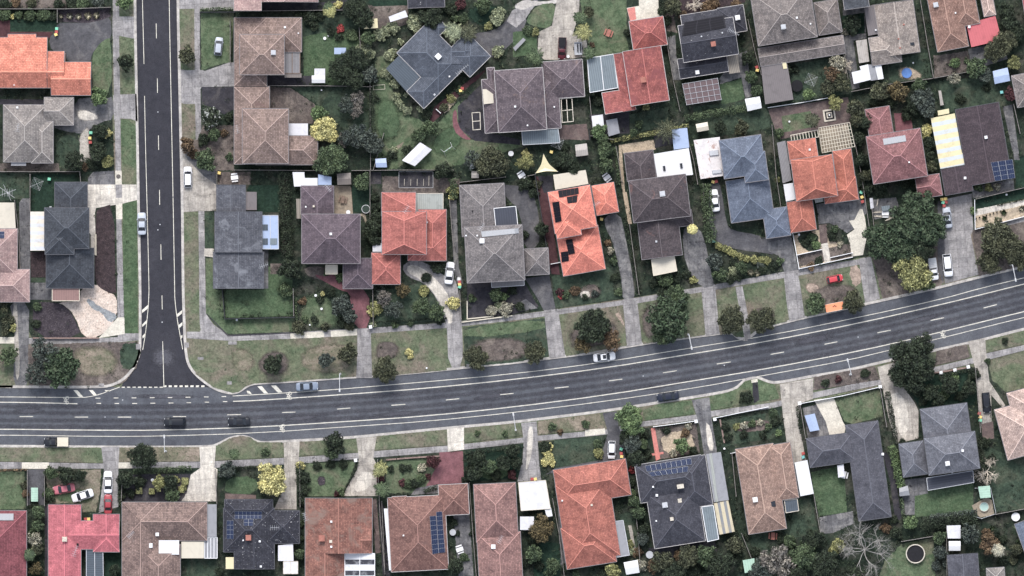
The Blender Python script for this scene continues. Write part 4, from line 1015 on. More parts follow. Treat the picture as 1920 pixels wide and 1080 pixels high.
house('chocolate-brown house','flat-pitched chocolate-brown house with a yellow-striped patio roof and blue panels',10,T['chocolate'],[(1790,206,1896,335,('g','h','g','h')),(1763,318,1823,358,('g','h','g','h'))],pitch=.16,ridge=ridge((84,70,78)),gutter=GD,
 extra=[sl('striped_patio_roof',[(1744,222),(1789,213),(1802,285),(1813,308),(1762,317)],2.6,'yellowstripes'),sl('patio_roof',[(1757,208),(1778,204),(1779,213),(1758,217)],2.4,'yellowish'),('solar',[(1856,305),(1897,299),(1902,334),(1864,340)],3,4,M_pv),('box','vent',1847,258,6,M_white,.5,10),('box','vent',1808,334,5,M_white,.5)])
# south row
house('maroon house','maroon tiled house cut by the west edge with pale solar panels near its ridge',0,T['maroon'],[(-60,957,51,1140)],ridge=ridge((160,90,98)),extra=[('solar',[(-8,962),(27,962),(27,975),(-8,975)],5,1,M_pvw)])
house('rose-pink house','bright rose-pink house with several hips and a dark glazed patio',0,T['rose'],[(92,945,153,1140,('g','h','g','h')),(130,976,225,1029,('h','g','h','g')),(176,963,225,1034,('g','h','h','h'))],pitch=.3,ridge=ridge((224,110,124)),
 extra=[sl('patio_roof',[(163,1029),(194,1029),(195,1100),(163,1100)],2.6,'polydark',frame=M_alu,beams=1,ribs='x'),('box','cooler',123,1010,9,M_stone,.7),('box','vent',147,1020,4,M_dark,.5),('ant',143,1032,70,6,2.2)])
house('brown courtyard house','large brown tiled house with a white-roofed courtyard and pale patio roofs',0,T['brownpale'],[(230,941,389,1013),(230,941,300,1140),(258,1020,339,1140)],ridge=ridge((188,164,150)),
 extra=[sl('courtyard_roof',[(299,1012),(337,1012),(337,1039),(299,1039)],3.6,'white',posts=False),sl('side_carport_roof',[(390,945),(407,945),(407,1006),(390,1006)],2.6,'greysheet'),sl('pergola_roof',[(384,1007),(408,1007),(408,1046),(384,1046)],2.4,'greysheet',frame=M_white,beams=3),sl('patio_roof',[(341,1015),(383,1015),(383,1046),(341,1046)],2.7,'cream'),
 ('box','skylight',296,1001,7,M_white,.25),('box','skylight',284,1022,7,M_white,.25,0,9),('ant',247,1001,45,6)])
house('black speckled house','black lichen-speckled tiled house with blue solar panels and a cream patio roof',0,T['blacktile'],[(420,952,515,1034),(422,936,512,975),(500,957,562,1018),(440,1000,515,1066,('g','h','g','h'))],ridge=ridge((92,94,104)),gutter=GD,
 extra=[('solar',[(441,958),(492,958),(492,972),(441,972)],7,2,M_pv),('solar',[(458,972.5),(476,972.5),(476,985),(458,985)],2,2,M_pv),('solar',[(426,975),(439,975),(439,1010),(426,1010)],2,4,M_pv),sl('patio_roof',[(424,1044),(469,1044),(469,1066),(424,1066)],2.7,'yellowish'),
 ('box','chimney',467,1007,9,M_terra,.8),('ant',516,988,0,5,1.8),('box','skylight',488,1014,4,M_white,.3),('box','skylight',490,1061,4,M_white,.3),('box','vent',457,1012,3,M_white,.3)])
house('red-brown gabled house','red-brown gabled house with mottled tiles and a white and dark striped patio roof',0,T['redbrown'],[(573,933,698,1037,('g','h','g','h')),(573,1036,647,1140,('g','h','g','h')),(628,988,697,1036,('h','g','h','h'))],pitch=.34,ridge=ridge((190,120,102)),
 extra=[sl('patio_roof',[(647,1037),(703,1037),(703,1100),(647,1100)],2.8,'whitedark',frame=M_white,beams=1),('box','chimney',604,1008,10,M_terra,1.0),('box','skylight',621,1014,6,M_stone,.2),('box','vent',622,977,4,M_white,.4),('box','vent',622,1024,4,M_white,.4),('ant',573,968,110,5)])
house('brown-red house','brown-red tiled house with a double column of blue solar panels and a white side carport',3,T['brownred'],[(727,933,841,1066),(822,909,880,963),(735,931,766,990)],ridge=ridge((196,150,138)),gutter=GL,
 extra=[('solar',[(806,967),(818,966),(823,1036),(811,1038)],1,8,M_pv),('solar',[(818,959),(829,958),(835,1035),(823,1036)],1,9,M_pv),sl('side_carport_roof',[(720,953),(731,953),(733,979),(741,980),(751,1066),(730,1069)],2.6,'white'),('box','vent',757,1003,3,M_white,.3),
 sl('gablet_cover',[(762,990),(786,1007),(768,1031)],4.15,'terrasheet',posts=False)])
house('dusky pink-brown house','long dusky pink-brown tiled house with hipped north end beside a cream carport',3,T['dusk'],[(888,908,972,1012),(894,1000,983,1140)],ridge=ridge((188,144,132)),extra=[('box','cooler',925,1024,8,M_white,.6),('ant',938,1010,60,5)])
house('salmon-orange house','large salmon-orange tiled house with many hips and a grey glazed patio',9,T['salmon'],[(1037,881,1183,927),(1041,910,1163,1040),(1051,990,1156,1052)],ridge=ridge((216,126,108)),
 extra=[sl('patio_roof',[(1145,978),(1168,975),(1180,1040),(1157,1044)],2.7,'greysheet',frame=M_alu),('box','vent',1054,938,3,M_white,.3),('box','vent',1109,946,4,M_stone,.4)])
house('charcoal solar house','charcoal slate house with a blue solar array facing the road',9,T['darkslate'],[(1190,872,1325,923),(1262,862,1336,945),(1211,925,1322,1013)],ridge=ridge((104,106,118)),gutter=GL,
 extra=[('solar',[(1209,873),(1295,858),(1297,870),(1212,884)],9,1,M_pv),('solar',[(1214,885),(1290,873),(1289,884),(1222,893)],7,1,M_pv),sl('side_carport_roof',[(1323,851),(1351,847),(1366,937),(1338,941)],2.7,'greysheet',ribs='y'),sl('skylight_strip',[(1329,850),(1334,849),(1346,940),(1341,941)],2.82,'greygreen',posts=False),
 sl('patio_roof',[(1338,943),(1365,938),(1377,996),(1348,1002)],2.6,'goldstripes',ribs='x'),sl('glazed_patio_roof',[(1315,950),(1337,947),(1347,1010),(1326,1015)],2.8,'poly',frame=M_white,beams=0),
 ('box','cooler',1246,946,10,M_alu,.7,9),('box','skylight',1274,938,8,M_stone,.3,9),('box','chimney',1275,911,11,M_stone,.9,9,7),('box','vent',1231,928,5,M_white,.5),('box','skylight',1259,972,7,M_stone,.3,9),('box','vent',1224,912,3.5,M_white,.4),('box','vent',1230,976,3,M_white,.3)])
house('camel-tan house','camel-tan tiled house with a white side carport and a skylight',9,T['camel'],[(1378,842,1474,990),(1440,835,1497,932)],ridge=ridge((206,170,148)),
 extra=[sl('side_carport_roof',[(1489,867),(1513,862),(1525,925),(1500,930)],2.6,'white'),('box','cooler',1415,936,9,M_white,.6,9),('box','skylight',1449,944,9,M_glass,.2,9,11),sl('patio_roof',[(1470,938),(1494,935),(1497,957),(1473,961)],2.5,'polydark',frame=M_stone)])
house('graphite L-shaped house','graphite L-shaped tiled house around a back lawn with a cream concrete driveway',8,T['graphite'],[(1584,797,1670,968),(1511,822,1605,864)],ridge=ridge((98,100,112)),gutter=GD,
 extra=[sl('porch_roof',[(1569,872),(1581,870),(1583,893),(1571,895)],2.3,'palewhite'),('box','vent',1654,851,5,M_white,.4)])
house('grey-blue hipped house','grey-blue tiled house with two hips and a dark glazed verandah',8,T['greyblue'],[(1724,767,1822,830,('h','h','g','h')),(1684,832,1738,888)],upper=[(1730,821,1835,877)],ridge=ridge((118,122,134)),gutter=GD,
 extra=[sl('verandah_roof',[(1736,896),(1823,882),(1825,904),(1739,919)],2.6,'darkpatio',frame=M_alu,ribs='x'),('box','cooler',1774,868,9,M_white,.5,8),('box','vent',1802,844,5,M_white,.4),('box','vent',1784,885,4,M_alu,.3)])
house('blush-pink house','blush-pink tiled house cut by the east edge beside a dark parked car',15,T['blush'],[(1886,737,1990,780),(1863,768,1990,835)],ridge=ridge((214,188,174)))
house('sky-blue corner roof','sky-blue sheet roof crossing the east edge near a round white table',20,T['blue'],[(1900,982,1990,1060,('g','h','g','g'))],pitch=.1)
house('grey southern roof','small grey hipped roof cut by the south edge',4,T['grey'],[(1848,1065,1886,1130)])
house('dark southern carport roof','dark flat sheet roof cut by the south edge',4,T['graphite'],[(1775,1040,1838,1130,('g','h','g','h'))],pitch=.08,gutter=GD)
# ---------------------------------------------------------------- base ground, road, raised blocks
g=mesh_obj('ground',[(-1500,-1500,-.02),(1500,-1500,-.02),(1500,1500,-.02),(-1500,1500,-.02)],[(0,1,2,3)],GM['verge'])
tag(g,'flat grassy ground reaching beyond the streets on every side','ground',kind='structure')
KW=parse('-700,726 0,727 190,728.5 215,723 234,712 248,697 258,680 265,658 265,600 265,540 262,400 260,270 257,120 255,0 252,-500')
KN=parse('327,-500 331,0 334,130 337,270 340,400 341,540 343,600 345,650 349,678 357,694 368,706 382,718 400,730 418,737 436,740 450,736 462,727 475,721 520,719 600,713.5 667,709 745,704 837,695 900,688 960,683 1060,670 1112,664 1175,652 1225,644 1320,631 1372,625 1380,634 1390,638 1406,635 1418,625 1428,619 1455,611 1510,597 1547,590 1615,574 1655,565 1750,544 1835,522 1920,502 2600,335')
KS=parse('-700,830 0,834 190,836 393,836 408,831 428,820 448,815 466,817 482,826 495,828 555,824 655,818.5 742,810 830,801 960,789.5 1005,784 1130,769 1232,753 1327,738 1366,731 1382,724 1392,713 1404,707 1424,706 1440,713 1456,716 1522,703 1590,692 1660,675 1755,654 1810,642 1850,633 1920,614 2600,455')
kw,kn,ks=[chaikin(k,2) for k in (KW,KN,KS)]
RZ=.0
def blockpoly(name,pts,label):
    P=[W(*p) for p in pts]
    o=poly_fill(name,P,GZ,GM['verge']); tag(o,label,'ground',kind='structure')
blockpoly('verge',kw+[(-700,-500)],'raised grassy block west of the side street with gardens and houses')
blockpoly('verge',kn+[(2600,-500)],'raised grassy block north-east of the junction with gardens and houses')
blockpoly('verge',ks[::-1]+[(-700,1500),(2600,1500)],'raised grassy block along the south side of the main road')
def road(name,m,pts,z,label):
    o=poly_fill(name,[W(*p) for p in pts],z,GM[m]); tag(o,label,'road',kind='structure')
road('side_road','asphalt_new',parse('245,-520 335,-520 341,0 350,560 362,690 392,727 300,727 225,729 262,660 250,400'),.004,'dark freshly sealed side street running south to the main road')
mainp=parse('-700,722 190,724 ')+parse('225,727 300,726 390,726 440,738 475,718 520,716 600,710 745,701 960,680 1112,660 1225,640 1320,628 1455,606 1615,569 1750,540 1920,498 2600,328')
road('main_road','asphalt_main',mainp+parse('2600,462 1920,620 1755,660 1590,698 1440,722 1327,744 1130,775 960,796 742,816 555,830 393,842 0,840 -700,836'),.008,'wide worn asphalt main road crossing the whole view')
CL=parse('-700,781 0,781 230,782 340,781 440,777.5 541,773 645,766 747,759 849,749 950,739 1053,726 1154,712.5 1256,697 1357,680 1457,662.5 1558,643 1658,621.5 1757,598.5 1857,574 1920,558 2600,395')
cl=chaikin(CL,1)
for off,w,lb in ((-19,15,'outer south'),(-7,13,'inner south'),(7,13,'inner north'),(19,15,'outer north')):
    o=soft_strip('tyre_track_band',offset(cl,off),w*S,'asphalt_track',.012); tag(o,'faint darker wheel track, %s one of the main road'%lb,'road surface',kind='structure')
# road shoulders, a little paler
A1=parse('436,742.5 480,740 597,733 752,720 960,701.5 1135,679 1297,652 1440,629.5 1615,594 1765,561 1840,540 1920,521 2600,358')
A0=parse('-700,744 0,744 100,745 155,745.5 170,743.5 185,740 205,733 225,725.5')
B0=parse('-700,753 0,754 70,755 145,757'); B1=parse('437,752.5 480,751 655,739 800,728 960,712 1135,690 1300,663 1440,640 1615,605 1765,571 1890,540 1920,532.5 2600,369')
C1=parse('-700,802 0,804.5 160,806.5 300,807 480,801 655,790 800,780 960,763.5 1135,741 1300,714 1440,691 1615,657.5 1730,631 1920,584 2600,421')
D1=parse('-700,813 0,815.5 200,818.5 310,817.5 480,812 655,800 800,790 960,774 1135,752.5 1300,728 1440,702.5 1587,676 1670,656 1740,640 1920,595 2600,432')
SL=[parse('260,-500 267,0 268.5,60 270,120'),parse('271,180 272.7,270 276,395 279.5,540 279,555 278,577 275,605 272.5,628 267.5,656')]
SR=parse('310,-500 317,0 322.5,270 325,400 327.5,540 327.8,562 332,597 337,625 342.5,655')
def mark(pts,w,look,sm=1,z=.020):
    o=line_strip('road_marking',pts,w,GM['line_paint'],z,sm); o['kind']='structure'; o['category']='road marking'
    PATCHES.append((o,look,sum(p[0] for p in pts)/len(pts),sum(p[1] for p in pts)/len(pts)))
for p,n in ((A0,'thin white parking lane line west of the junction'),(A1,'thin white outer cycle lane line')): mark(p,.13,n)
for p,n in ((B0,'white cycle lane line west of the junction'),(B1,'white inner cycle lane line'),(C1,'bold white line along the south lane')): mark(p,.17,n)
mark(D1,.12,'thin white line near the south kerb')
for p in SL: mark(p,.12,'white edge line on the west of the side street')
mark(SR,.13,'white edge line on the east of the side street')
for a,b,c,d in ((37,781,62,781),(140,782,165,782),(221,782,246,782),(324,781,349,781),(426,777.8,452,777.2),(529,773.5,554,772.5),(632,767,657,765),(734,760,760,758),(836,750,861,747.5),(938,740,963,737.5),(1040,727.8,1066,725),(1142,714,1167,710.8),(1243,699,1269,695),(1344,682.5,1370,678.5),(1445,664.5,1470,660),(1546,645.5,1570,640.8),(1645,624,1670,619),(1745,601,1770,595.5),(1844,577.5,1869,571)):
    mark([(a,b),(c,d)],.15,'short white centre-line dash on the main road',0)
for a,b,c,d in ((292.8,44,293.3,72),(295,147,295.3,174),(297,254,297.5,281),(299,356,299.4,384),(301.5,458,302,487),(303.7,554,304.2,580),(305,640,307.3,724)):
    mark([(a,b),(c,d)],.13,'white centre dash on the side street' if d<700 else 'long white centre line at the mouth of the side street',0)
for k in range(8):
    x=228+k*10.2; mark([(x,726),(x+6,726)],.20,'thin white give-way dash',0)
    x=306+k*10.2; mark([(x,724.3),(x+6,724.1)],.36,'thick white give-way dash',0)
for xs,y in (((179,188),746.5),((213,222),746.2),((247,255.5),746),((281,290),745.7),((314.5,323),745.4),((348,357),744.8),((382.5,391),744.2),((415.5,424),743.6)): mark([(xs[0],y),(xs[1],y)],.15,'short dash of the cycle lane crossing the junction, upper row',0)
for xs,y in (((181,189.5),756.3),((215,223),756.5),((248,257),756.5),((282,291),756),((316,325),755.6),((350,358),755),((384,392),754),((418,426),753)): mark([(xs[0],y),(xs[1],y)],.15,'short dash of the cycle lane crossing the junction, lower row',0)
for s,n in (('137.5,731.5 145,731.5 156,744 148,744','junction'),('167,731.5 174,731.5 182,741 175,741','junction'),('196,731.5 204,731.5 205.5,734 199,735','junction'),('482.5,724.5 491,724 502.5,737.5 495,737.5','east'),('508,723 517.5,722.5 529.5,735.5 521,736','east'),('462.5,732.5 467.5,733 472.5,739.3 464,737.5','east'),
   ('266.3,581.5 277.5,571.5 277.5,578 266.3,587','side street'),('266.3,609 275,600 274.5,606 267,613','side street'),('267,630 273,624 272,630 267.5,635','side street'),('332,589 341.3,581.5 341.3,587.5 332.3,594.5','side street'),('335,609.5 342,604 342,610 336.3,615','side street'),('338,630.5 342,627.5 342,632.5 339.5,635.5','side street')):
    p=parse(s); o=poly_fill('road_marking',[W(*q) for q in p],.020,GM['line_paint']); o['kind']='structure'; o['category']='road marking'
    PATCHES.append((o,'slanted white no-parking bar beside the '+{'junction':'west kerb of the junction','east':'east kerb of the junction','side street':'side street kerb'}[n],p[0][0],p[0][1]))
def bike(x,y,a):
    m=MB(); z=.021; c,s=math.cos(R(a)),math.sin(R(a)); X,Y=W(x,y)
    T=lambda u,v:(X+c*u-s*v,Y+s*u+c*v)
    def seg(p,q,w=.11):
        dx,dy=q[0]-p[0],q[1]-p[1]; l=math.hypot(dx,dy); nx,ny=-dy/l*w/2,dx/l*w/2
        m.add([T(p[0]-nx,p[1]-ny)+(z,),T(q[0]-nx,q[1]-ny)+(z,),T(q[0]+nx,q[1]+ny)+(z,),T(p[0]+nx,p[1]+ny)+(z,)],[(0,1,2,3)])
    for cx in (-.48,.48):
        for k in range(12): seg((cx+.34*math.cos(k*.5236),-.2+.34*math.sin(k*.5236)),(cx+.34*math.cos((k+1)*.5236),-.2+.34*math.sin((k+1)*.5236)),.09)
    for k,(p,q) in enumerate((((-.48,-.2),(-.2,.3)),((-.2,.3),(.3,.3)),((.3,.3),(.48,-.2)),((-.48,-.2),(.02,-.15)),((.02,-.15),(.3,.3)),((.02,-.15),(-.25,.42)),((-.38,.43),(-.12,.43)),((.3,.3),(.27,.5)),((.27,.5),(.45,.52)))):
        z=.021+.0006*(k+1); seg(p,q)
    o=m.build('bicycle_symbol',GM['line_paint']); o['kind']='structure'; o['category']='road marking'
    PATCHES.append((o,'white bicycle symbol painted in the cycle lane',x,y))
for s,l in (('20,768 60,764 90,770 70,776 30,776','oily'),('520,784 600,776 610,782 540,792','long'),('880,745 960,732 965,740 890,752','faint'),('1200,725 1290,708 1300,716 1210,735','stretched'),('1480,640 1560,622 1570,634 1490,650','broad'),('240,740 300,738 380,742 370,748 260,748','wide'),('280,650 330,650 330,690 285,690','rounded'),('1700,600 1760,586 1765,594 1710,610','narrow'),('700,775 790,768 790,776 705,784','pale')):
    P0=chaikin(parse(s),1,True); cx=sum(q[0] for q in P0)/len(P0); cy=sum(q[1] for q in P0)/len(P0); k='soft '+MATKEY['asphalt_track']; m_=MATS.get(k) or ground_mat(k,fade=True,**GARG[MATKEY['asphalt_track']]); n=len(P0)
    V=[W(cx+(q[0]-cx)*f,cy+(q[1]-cy)*f)+(.0165,) for f in (1.15,.4) for q in P0]+[W(cx,cy)+(.0165,)]; o=mesh_obj('road_stain',V,[(i,n+i,n+(i+1)%n,(i+1)%n) for i in range(n)]+[(n+i,2*n,n+(i+1)%n) for i in range(n)],m_)
    at=o.data.attributes.new('fade','FLOAT','POINT'); at.data.foreach_set('value',[0.]*n+[.8]*(n+1)); tag(o,l+' dark worn stain on the asphalt of the road','road surface',kind='structure')
for b in ((124,750.5,88),(542,742,92),(529,803,92),(1768,627,100)): bike(*b)
for k,lab in ((kw,'west'),(kn,'north-east'),(ks,'south')):
    dpts=k if lab!='south' else k[::-1]
    # kerb sits on the land side of the road edge
    mid=offset(dpts,-2.2)
    o=line_strip('kerb',mid,5.0*S,GM['kerb'],-.01,0,GZ+.03)
    tag(o,{'west':'pale concrete kerb around the western block','north-east':'pale concrete kerb around the north-eastern block','south':'pale concrete kerb along the south side of the main road'}[lab],'kerb',kind='structure')
# ---------------------------------------------------------------- lots, paths, gardens (plan units)
P=patch
# west block
P('garden_ground','yard','-100,-60 211,-60 211,225 215,320 218,420 221,632 60,634 28,560 28,632 -100,632')
P('footpath','concrete','211,-60 223,-60 224,100 226,225 228,420 232,540 234,625 260,625 261,638 185,645 60,645 53,645 53,634 185,634 221,632 218,400 216,270 212,100')
P('footpath','concrete_new','-100,632 28,632 28,644 -100,644')
P('footpath','concrete_new','217,371 229,371 229.5,411 218,411'); P('footpath','concrete_new','216,320 228,320 228.5,346 216.5,346'); P('footpath','concrete_new','185,634 234,626 234,595 221,595')
P('verge_strip','verge','224,0 249,0 249,28 224,31',rough=.6); P('verge_strip','verge','223,68 248,73 252,90 252,168 248,175 226,176',rough=.6); P('verge_strip','lawn','226,224 240,224 255,236 257,344 229,345',rough=.6)
P('verge_strip','lawn_bright','230,382 255,375 257,380 259,625 234,625 231,540',rough=.6)
P('verge_strip','dirt','254,0 249,0 251,70 257,180 258,300',rough=.4) if False else None
P('driveway','concrete','211,31 255,31 256,72 248,72 223,67 211,68'); P('driveway','concrete','212,178 256,176 258,228 245,223 226,222 214,224')
P('driveway','asphalt_drive','108,42 130,43 165,43 190,38 208,31 210,72 195,75 182,88 172,102 170,117 125,117 124,100 97,97 91,72 104,60',1)
P('garden_bed','mulch','108,17 208,14 208,31 190,38 165,43 130,42 108,40')
P('garden_bed','lawn_deep','0,36 106,36 106,58 20,58 0,58')
P('lawn','soil','-20,-20 125,-20 125,15 -20,16',rough=1); P('lawn','yard','125,-20 210,-20 210,14 125,15')
P('terrace','maroon_paving','-10,38 19,38 19,60 100,60 92,72 0,76')
P('lawn','lawn','172,105 182,88 195,75 209,70 210,178 175,180',1,.8)
P('driveway','concrete_dark','139,186 175,182 200,185 212,180 214,224 190,228 160,250 140,250 101,240 101,236 139,236',1); P('driveway_patch','concrete_pale','145,205 170,208 190,222 160,228 145,222',2,1.2)
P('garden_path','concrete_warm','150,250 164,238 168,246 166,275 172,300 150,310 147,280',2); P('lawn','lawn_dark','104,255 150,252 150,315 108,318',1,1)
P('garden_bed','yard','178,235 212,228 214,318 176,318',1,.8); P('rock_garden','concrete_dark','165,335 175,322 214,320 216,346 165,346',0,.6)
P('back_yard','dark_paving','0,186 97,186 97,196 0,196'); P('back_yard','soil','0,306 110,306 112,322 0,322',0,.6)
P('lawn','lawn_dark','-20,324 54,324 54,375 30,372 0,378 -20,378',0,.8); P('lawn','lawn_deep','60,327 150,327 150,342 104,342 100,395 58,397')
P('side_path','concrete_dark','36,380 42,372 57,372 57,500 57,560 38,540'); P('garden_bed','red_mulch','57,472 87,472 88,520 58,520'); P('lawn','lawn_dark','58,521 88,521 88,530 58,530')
P('driveway','concrete_pale','164,346 256,346 257,375 229,382 180,390 178,400 180,478 170,478 170,440 164,430',0); P('footpath','concrete','216.5,346 228.5,346 229,371 217.5,371')
P('garden_bed','red_mulch','180,400 184,391 214,381 217,540 219,552 200,548 178,536 178,478',1)
P('side_path','concrete_dark','57,530 88,530 99,540 99,562 57,562')
P('gravel_garden','pebble','176,530 200,548 219,553 220,596 185,634 156,633 140,592 124,574 106,567 150,565 152,540',1,.5)
P('gravel_strip','blue_gravel','160,560 172,562 185,575 215,587 220,596 205,607 190,585 172,580',1,.8)
P('garden_bed','mulch','62,566 104,567 124,575 137,592 155,633 62,633',1); P('driveway','concrete_dark','17,566 55,566 54,630 54,700 50,727 24,727 28,640 25,600',1)
P('driveway_strip','concrete_warm','24,568 32,568 34,620 38,700 30,718 27,640',1,.4) ; P('garden_bed','yard','0,566 17,566 25,600 28,630 0,632')
P('verge_strip','soil','53,646 262,640 266,655 255,690 232,718 200,726 53,726',0,1); P('verge_strip','lawn_dark','225,645 263,642 264,665 250,695 225,690',1,1.5); P('verge_strip','dry_grass','130,650 215,650 225,700 150,710',2,2)
P('verge_strip','verge','0,646 28,646 24,727 -60,727 -60,646',0,.6)
# north-east block
P('garden_ground','yard','375,-60 2100,-60 2100,330 1920,405 1827,431 1640,478 1497,505 1440,516 1194,557 960,591 865,601 697,616 550,624 427,628 402,608 388,590 386,545 383,395 377,270 375,130')
P('footpath','concrete','364,-60 375,-60 375,133 378,270 383,395 386,588 400,608 427,628 480,626.5 560,622 690,615 837,605 960,591 1046,580 1167,563 1342,533 1440,515 1495,505 1610,486 1612,496 1497,517 1440,526 1342,543 1194,569 1046,590 960,601 837,615 697,625 550,637 430,639 350,634 350,622 375,622 374,585 372,395 367,270 365,130')
for s in ('544,624.5 607,621.5 608,632.5 545,636','620,620.5 669,617 670,628.5 621,632'): P('footpath','concrete_new',s)
P('verge_strip','verge','336,17 364,16 365,130 352,130 338,122',0,.6); P('verge_strip','verge','340,195 366,194 367,262 355,262 341,275',0,.8); P('verge_strip','verge','344,398 371,397 373,585 376,620 350,622 347,560',0,.6)
P('footway_crossing','concrete','333,-20 440,-20 440,17 398,20 375,16 336,17'); P('footway_crossing','concrete','338,130 352,132 378,131 384,133 430,117 441,117 441,162 378,163 366,186 367,195 345,195 339,192')
P('footway_crossing','concrete_warm','341,272 352,292 378,325 405,345 407,395 372,396 345,398 342,400')
P('driveway','dark_paving','378,163 439,163 439,205 420,215 395,200 378,196'); P('lawn','lawn','376,24 439,24 432,116 400,124 378,132',0,.8)
P('garden_bed','soil','380,235 439,235 439,320 407,320 380,322 352,300 343,262 367,262 372,262',0,1); P('side_path','concrete_dark','378,290 405,322 405,346 382,330 352,300 346,288')
P('patio','soil','408,322 470,322 470,346 408,346'); P('lawn','lawn_deep','468,347 525,347 525,398 482,398 482,360 462,358')
P('lawn','lawn_dark','384,398 401,398 401,465 384,465'); P('side_path','concrete_pale','383,466 401,466 401,483 383,480'); P('lawn','lawn','386,484 401,484 401,542 417,545 421,598 552,596 552,622 427,626 402,607 387,588',0,.6)
P('lawn','lawn_bright','420,543 495,543 495,500 548,500 549,592 423,596',0,.6); P('vegetable_bed','soil','507,494 528,494 528,514 507,514'); P('side_path','concrete_dark','494,468 503,468 503,541 495,541')
P('path_border','dark_paving','386,588 388,588 428,628 552,623 552,625 427,631')
# front gardens row
P('garden_bed','yard','552,515 645,545 664,614 560,622 552,600',0,1); P('lawn','lawn','570,555 610,550 640,600 640,612 575,616 560,590',2,2); P('garden_bed','soil','570,500 612,500 640,520 640,535 600,525 572,515',1,1)
P('driveway','red_paving','590,514 604,518 620,514 634,514 646,541 692,541 694,615 666,616 658,575 655,548 640,545 612,530 594,520',1); P('driveway','concrete','670,616 695,615 698,709 668,709 670,660')
P('verge_strip','verge','428,640 669,630 668,706 520,717 478,719 462,724 448,735 436,737 400,726 368,702 352,660 350,637',0,.5); P('verge_patch','dry_grass','570,650 660,640 660,700 590,700 560,680',2,2.5)
P('mulch_ring','soil','485,675 500,660 530,658 543,675 540,695 520,705 495,702 484,690',2,.8); P('verge_patch','dry_grass','430,650 470,655 480,690 440,700',2,2.5)
P('verge_strip','verge','698,627 836,616 838,694 745,703 699,707',0,.5); P('verge_patch','soil','705,640 745,640 750,670 705,680',2,2);
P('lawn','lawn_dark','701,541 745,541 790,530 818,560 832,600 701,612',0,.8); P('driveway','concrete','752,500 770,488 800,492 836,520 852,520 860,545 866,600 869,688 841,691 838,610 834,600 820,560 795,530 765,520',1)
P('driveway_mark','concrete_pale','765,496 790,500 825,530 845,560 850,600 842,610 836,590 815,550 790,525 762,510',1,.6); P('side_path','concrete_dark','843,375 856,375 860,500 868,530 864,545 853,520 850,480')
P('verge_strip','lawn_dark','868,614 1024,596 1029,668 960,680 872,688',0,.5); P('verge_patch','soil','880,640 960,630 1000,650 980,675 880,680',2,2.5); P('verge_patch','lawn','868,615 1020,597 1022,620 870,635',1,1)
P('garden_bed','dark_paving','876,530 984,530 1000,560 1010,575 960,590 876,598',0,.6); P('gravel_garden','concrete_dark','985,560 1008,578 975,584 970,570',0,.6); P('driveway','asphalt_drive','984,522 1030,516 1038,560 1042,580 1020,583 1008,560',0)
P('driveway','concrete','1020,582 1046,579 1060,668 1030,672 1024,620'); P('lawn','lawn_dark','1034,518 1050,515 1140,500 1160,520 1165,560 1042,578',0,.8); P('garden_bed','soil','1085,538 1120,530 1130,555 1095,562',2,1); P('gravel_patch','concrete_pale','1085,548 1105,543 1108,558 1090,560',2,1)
P('driveway','asphalt_drive','930,345 990,350 1005,375 1012,420 1010,465 982,465 980,425 970,387 958,380',1)
P('driveway','concrete_dark','1132,405 1162,398 1172,440 1185,510 1192,565 1168,568 1165,520 1148,450 1136,430',1); P('driveway','concrete','1167,562 1194,558 1204,645 1175,650 1172,610')
P('side_path','maroon_paving','1005,330 1037,328 1028,360 1050,515 1034,514 1018,430'); P('back_yard','dark_paving','1006,325 1037,322 1037,358 1020,362')
P('verge_strip','verge','1048,590 1168,572 1175,648 1062,668',0,.6); P('verge_patch','soil','1065,610 1150,595 1168,640 1070,660',2,2); P('gravel_patch','dirt','1152,588 1162,586 1172,612 1165,605',1,1)
P('verge_strip','verge','1196,570 1315,550 1322,628 1206,645',0,.6); P('verge_patch','soil','1200,572 1260,560 1260,630 1205,640',2,2)
P('driveway','concrete','1315,540 1341,536 1349,625 1323,630'); P('driveway','concrete_dark','1278,430 1300,420 1320,440 1335,520 1341,536 1315,541 1285,500',1)
P('driveway','asphalt_drive','1330,345 1345,340 1352,350 1362,420 1372,432 1420,440 1432,447 1486,440 1480,452 1450,478 1440,475 1395,470 1350,460 1335,440 1328,400',1)
P('driveway','concrete_dark','1440,455 1484,445 1497,505 1471,512 1460,480 1440,470',0); P('driveway','concrete','1469,511 1496,506 1509,595 1480,602 1474,560')
P('verge_strip','verge','1343,544 1378,538 1392,600 1400,632 1380,632 1370,624 1350,628',0,.6); P('verge_strip','verge','1393,536 1467,523 1476,603 1425,614 1408,570',0,.6); P('footpath','concrete','1379,538 1392,536 1404,600 1408,634 1396,637 1390,600'); P('verge_patch','soil','1400,580 1450,575 1455,600 1420,612',2,1.5)
P('garden_bed','yard','1335,450 1380,470 1445,485 1465,510 1342,533 1330,500',1,.8); P('front_garden','sand','1488,442 1540,430 1595,478 1597,482 1497,503',0,.5); P('garden_bed','soil','1494,478 1600,455 1600,480 1498,500',0,.5); P('lawn','yard','1490,440 1530,432 1540,470 1510,472',1,1.2)
P('driveway','concrete_dark','1530,383 1610,370 1622,376 1625,400 1600,420 1600,430 1588,437 1570,425 1555,418 1535,420 1533,400',0); P('driveway','concrete_new','1602,412 1612,392 1617,392 1622,410 1626,440 1618,478 1597,481 1594,460 1588,440 1602,430 1592,414',0)
P('steps','concrete_pale','1539,457 1552,455 1558,490 1546,492'); P('driveway','concrete','1610,485 1633,481 1650,560 1622,568 1616,530'); P('front_path','brown_paving','1535,422 1550,420 1552,455 1538,458')
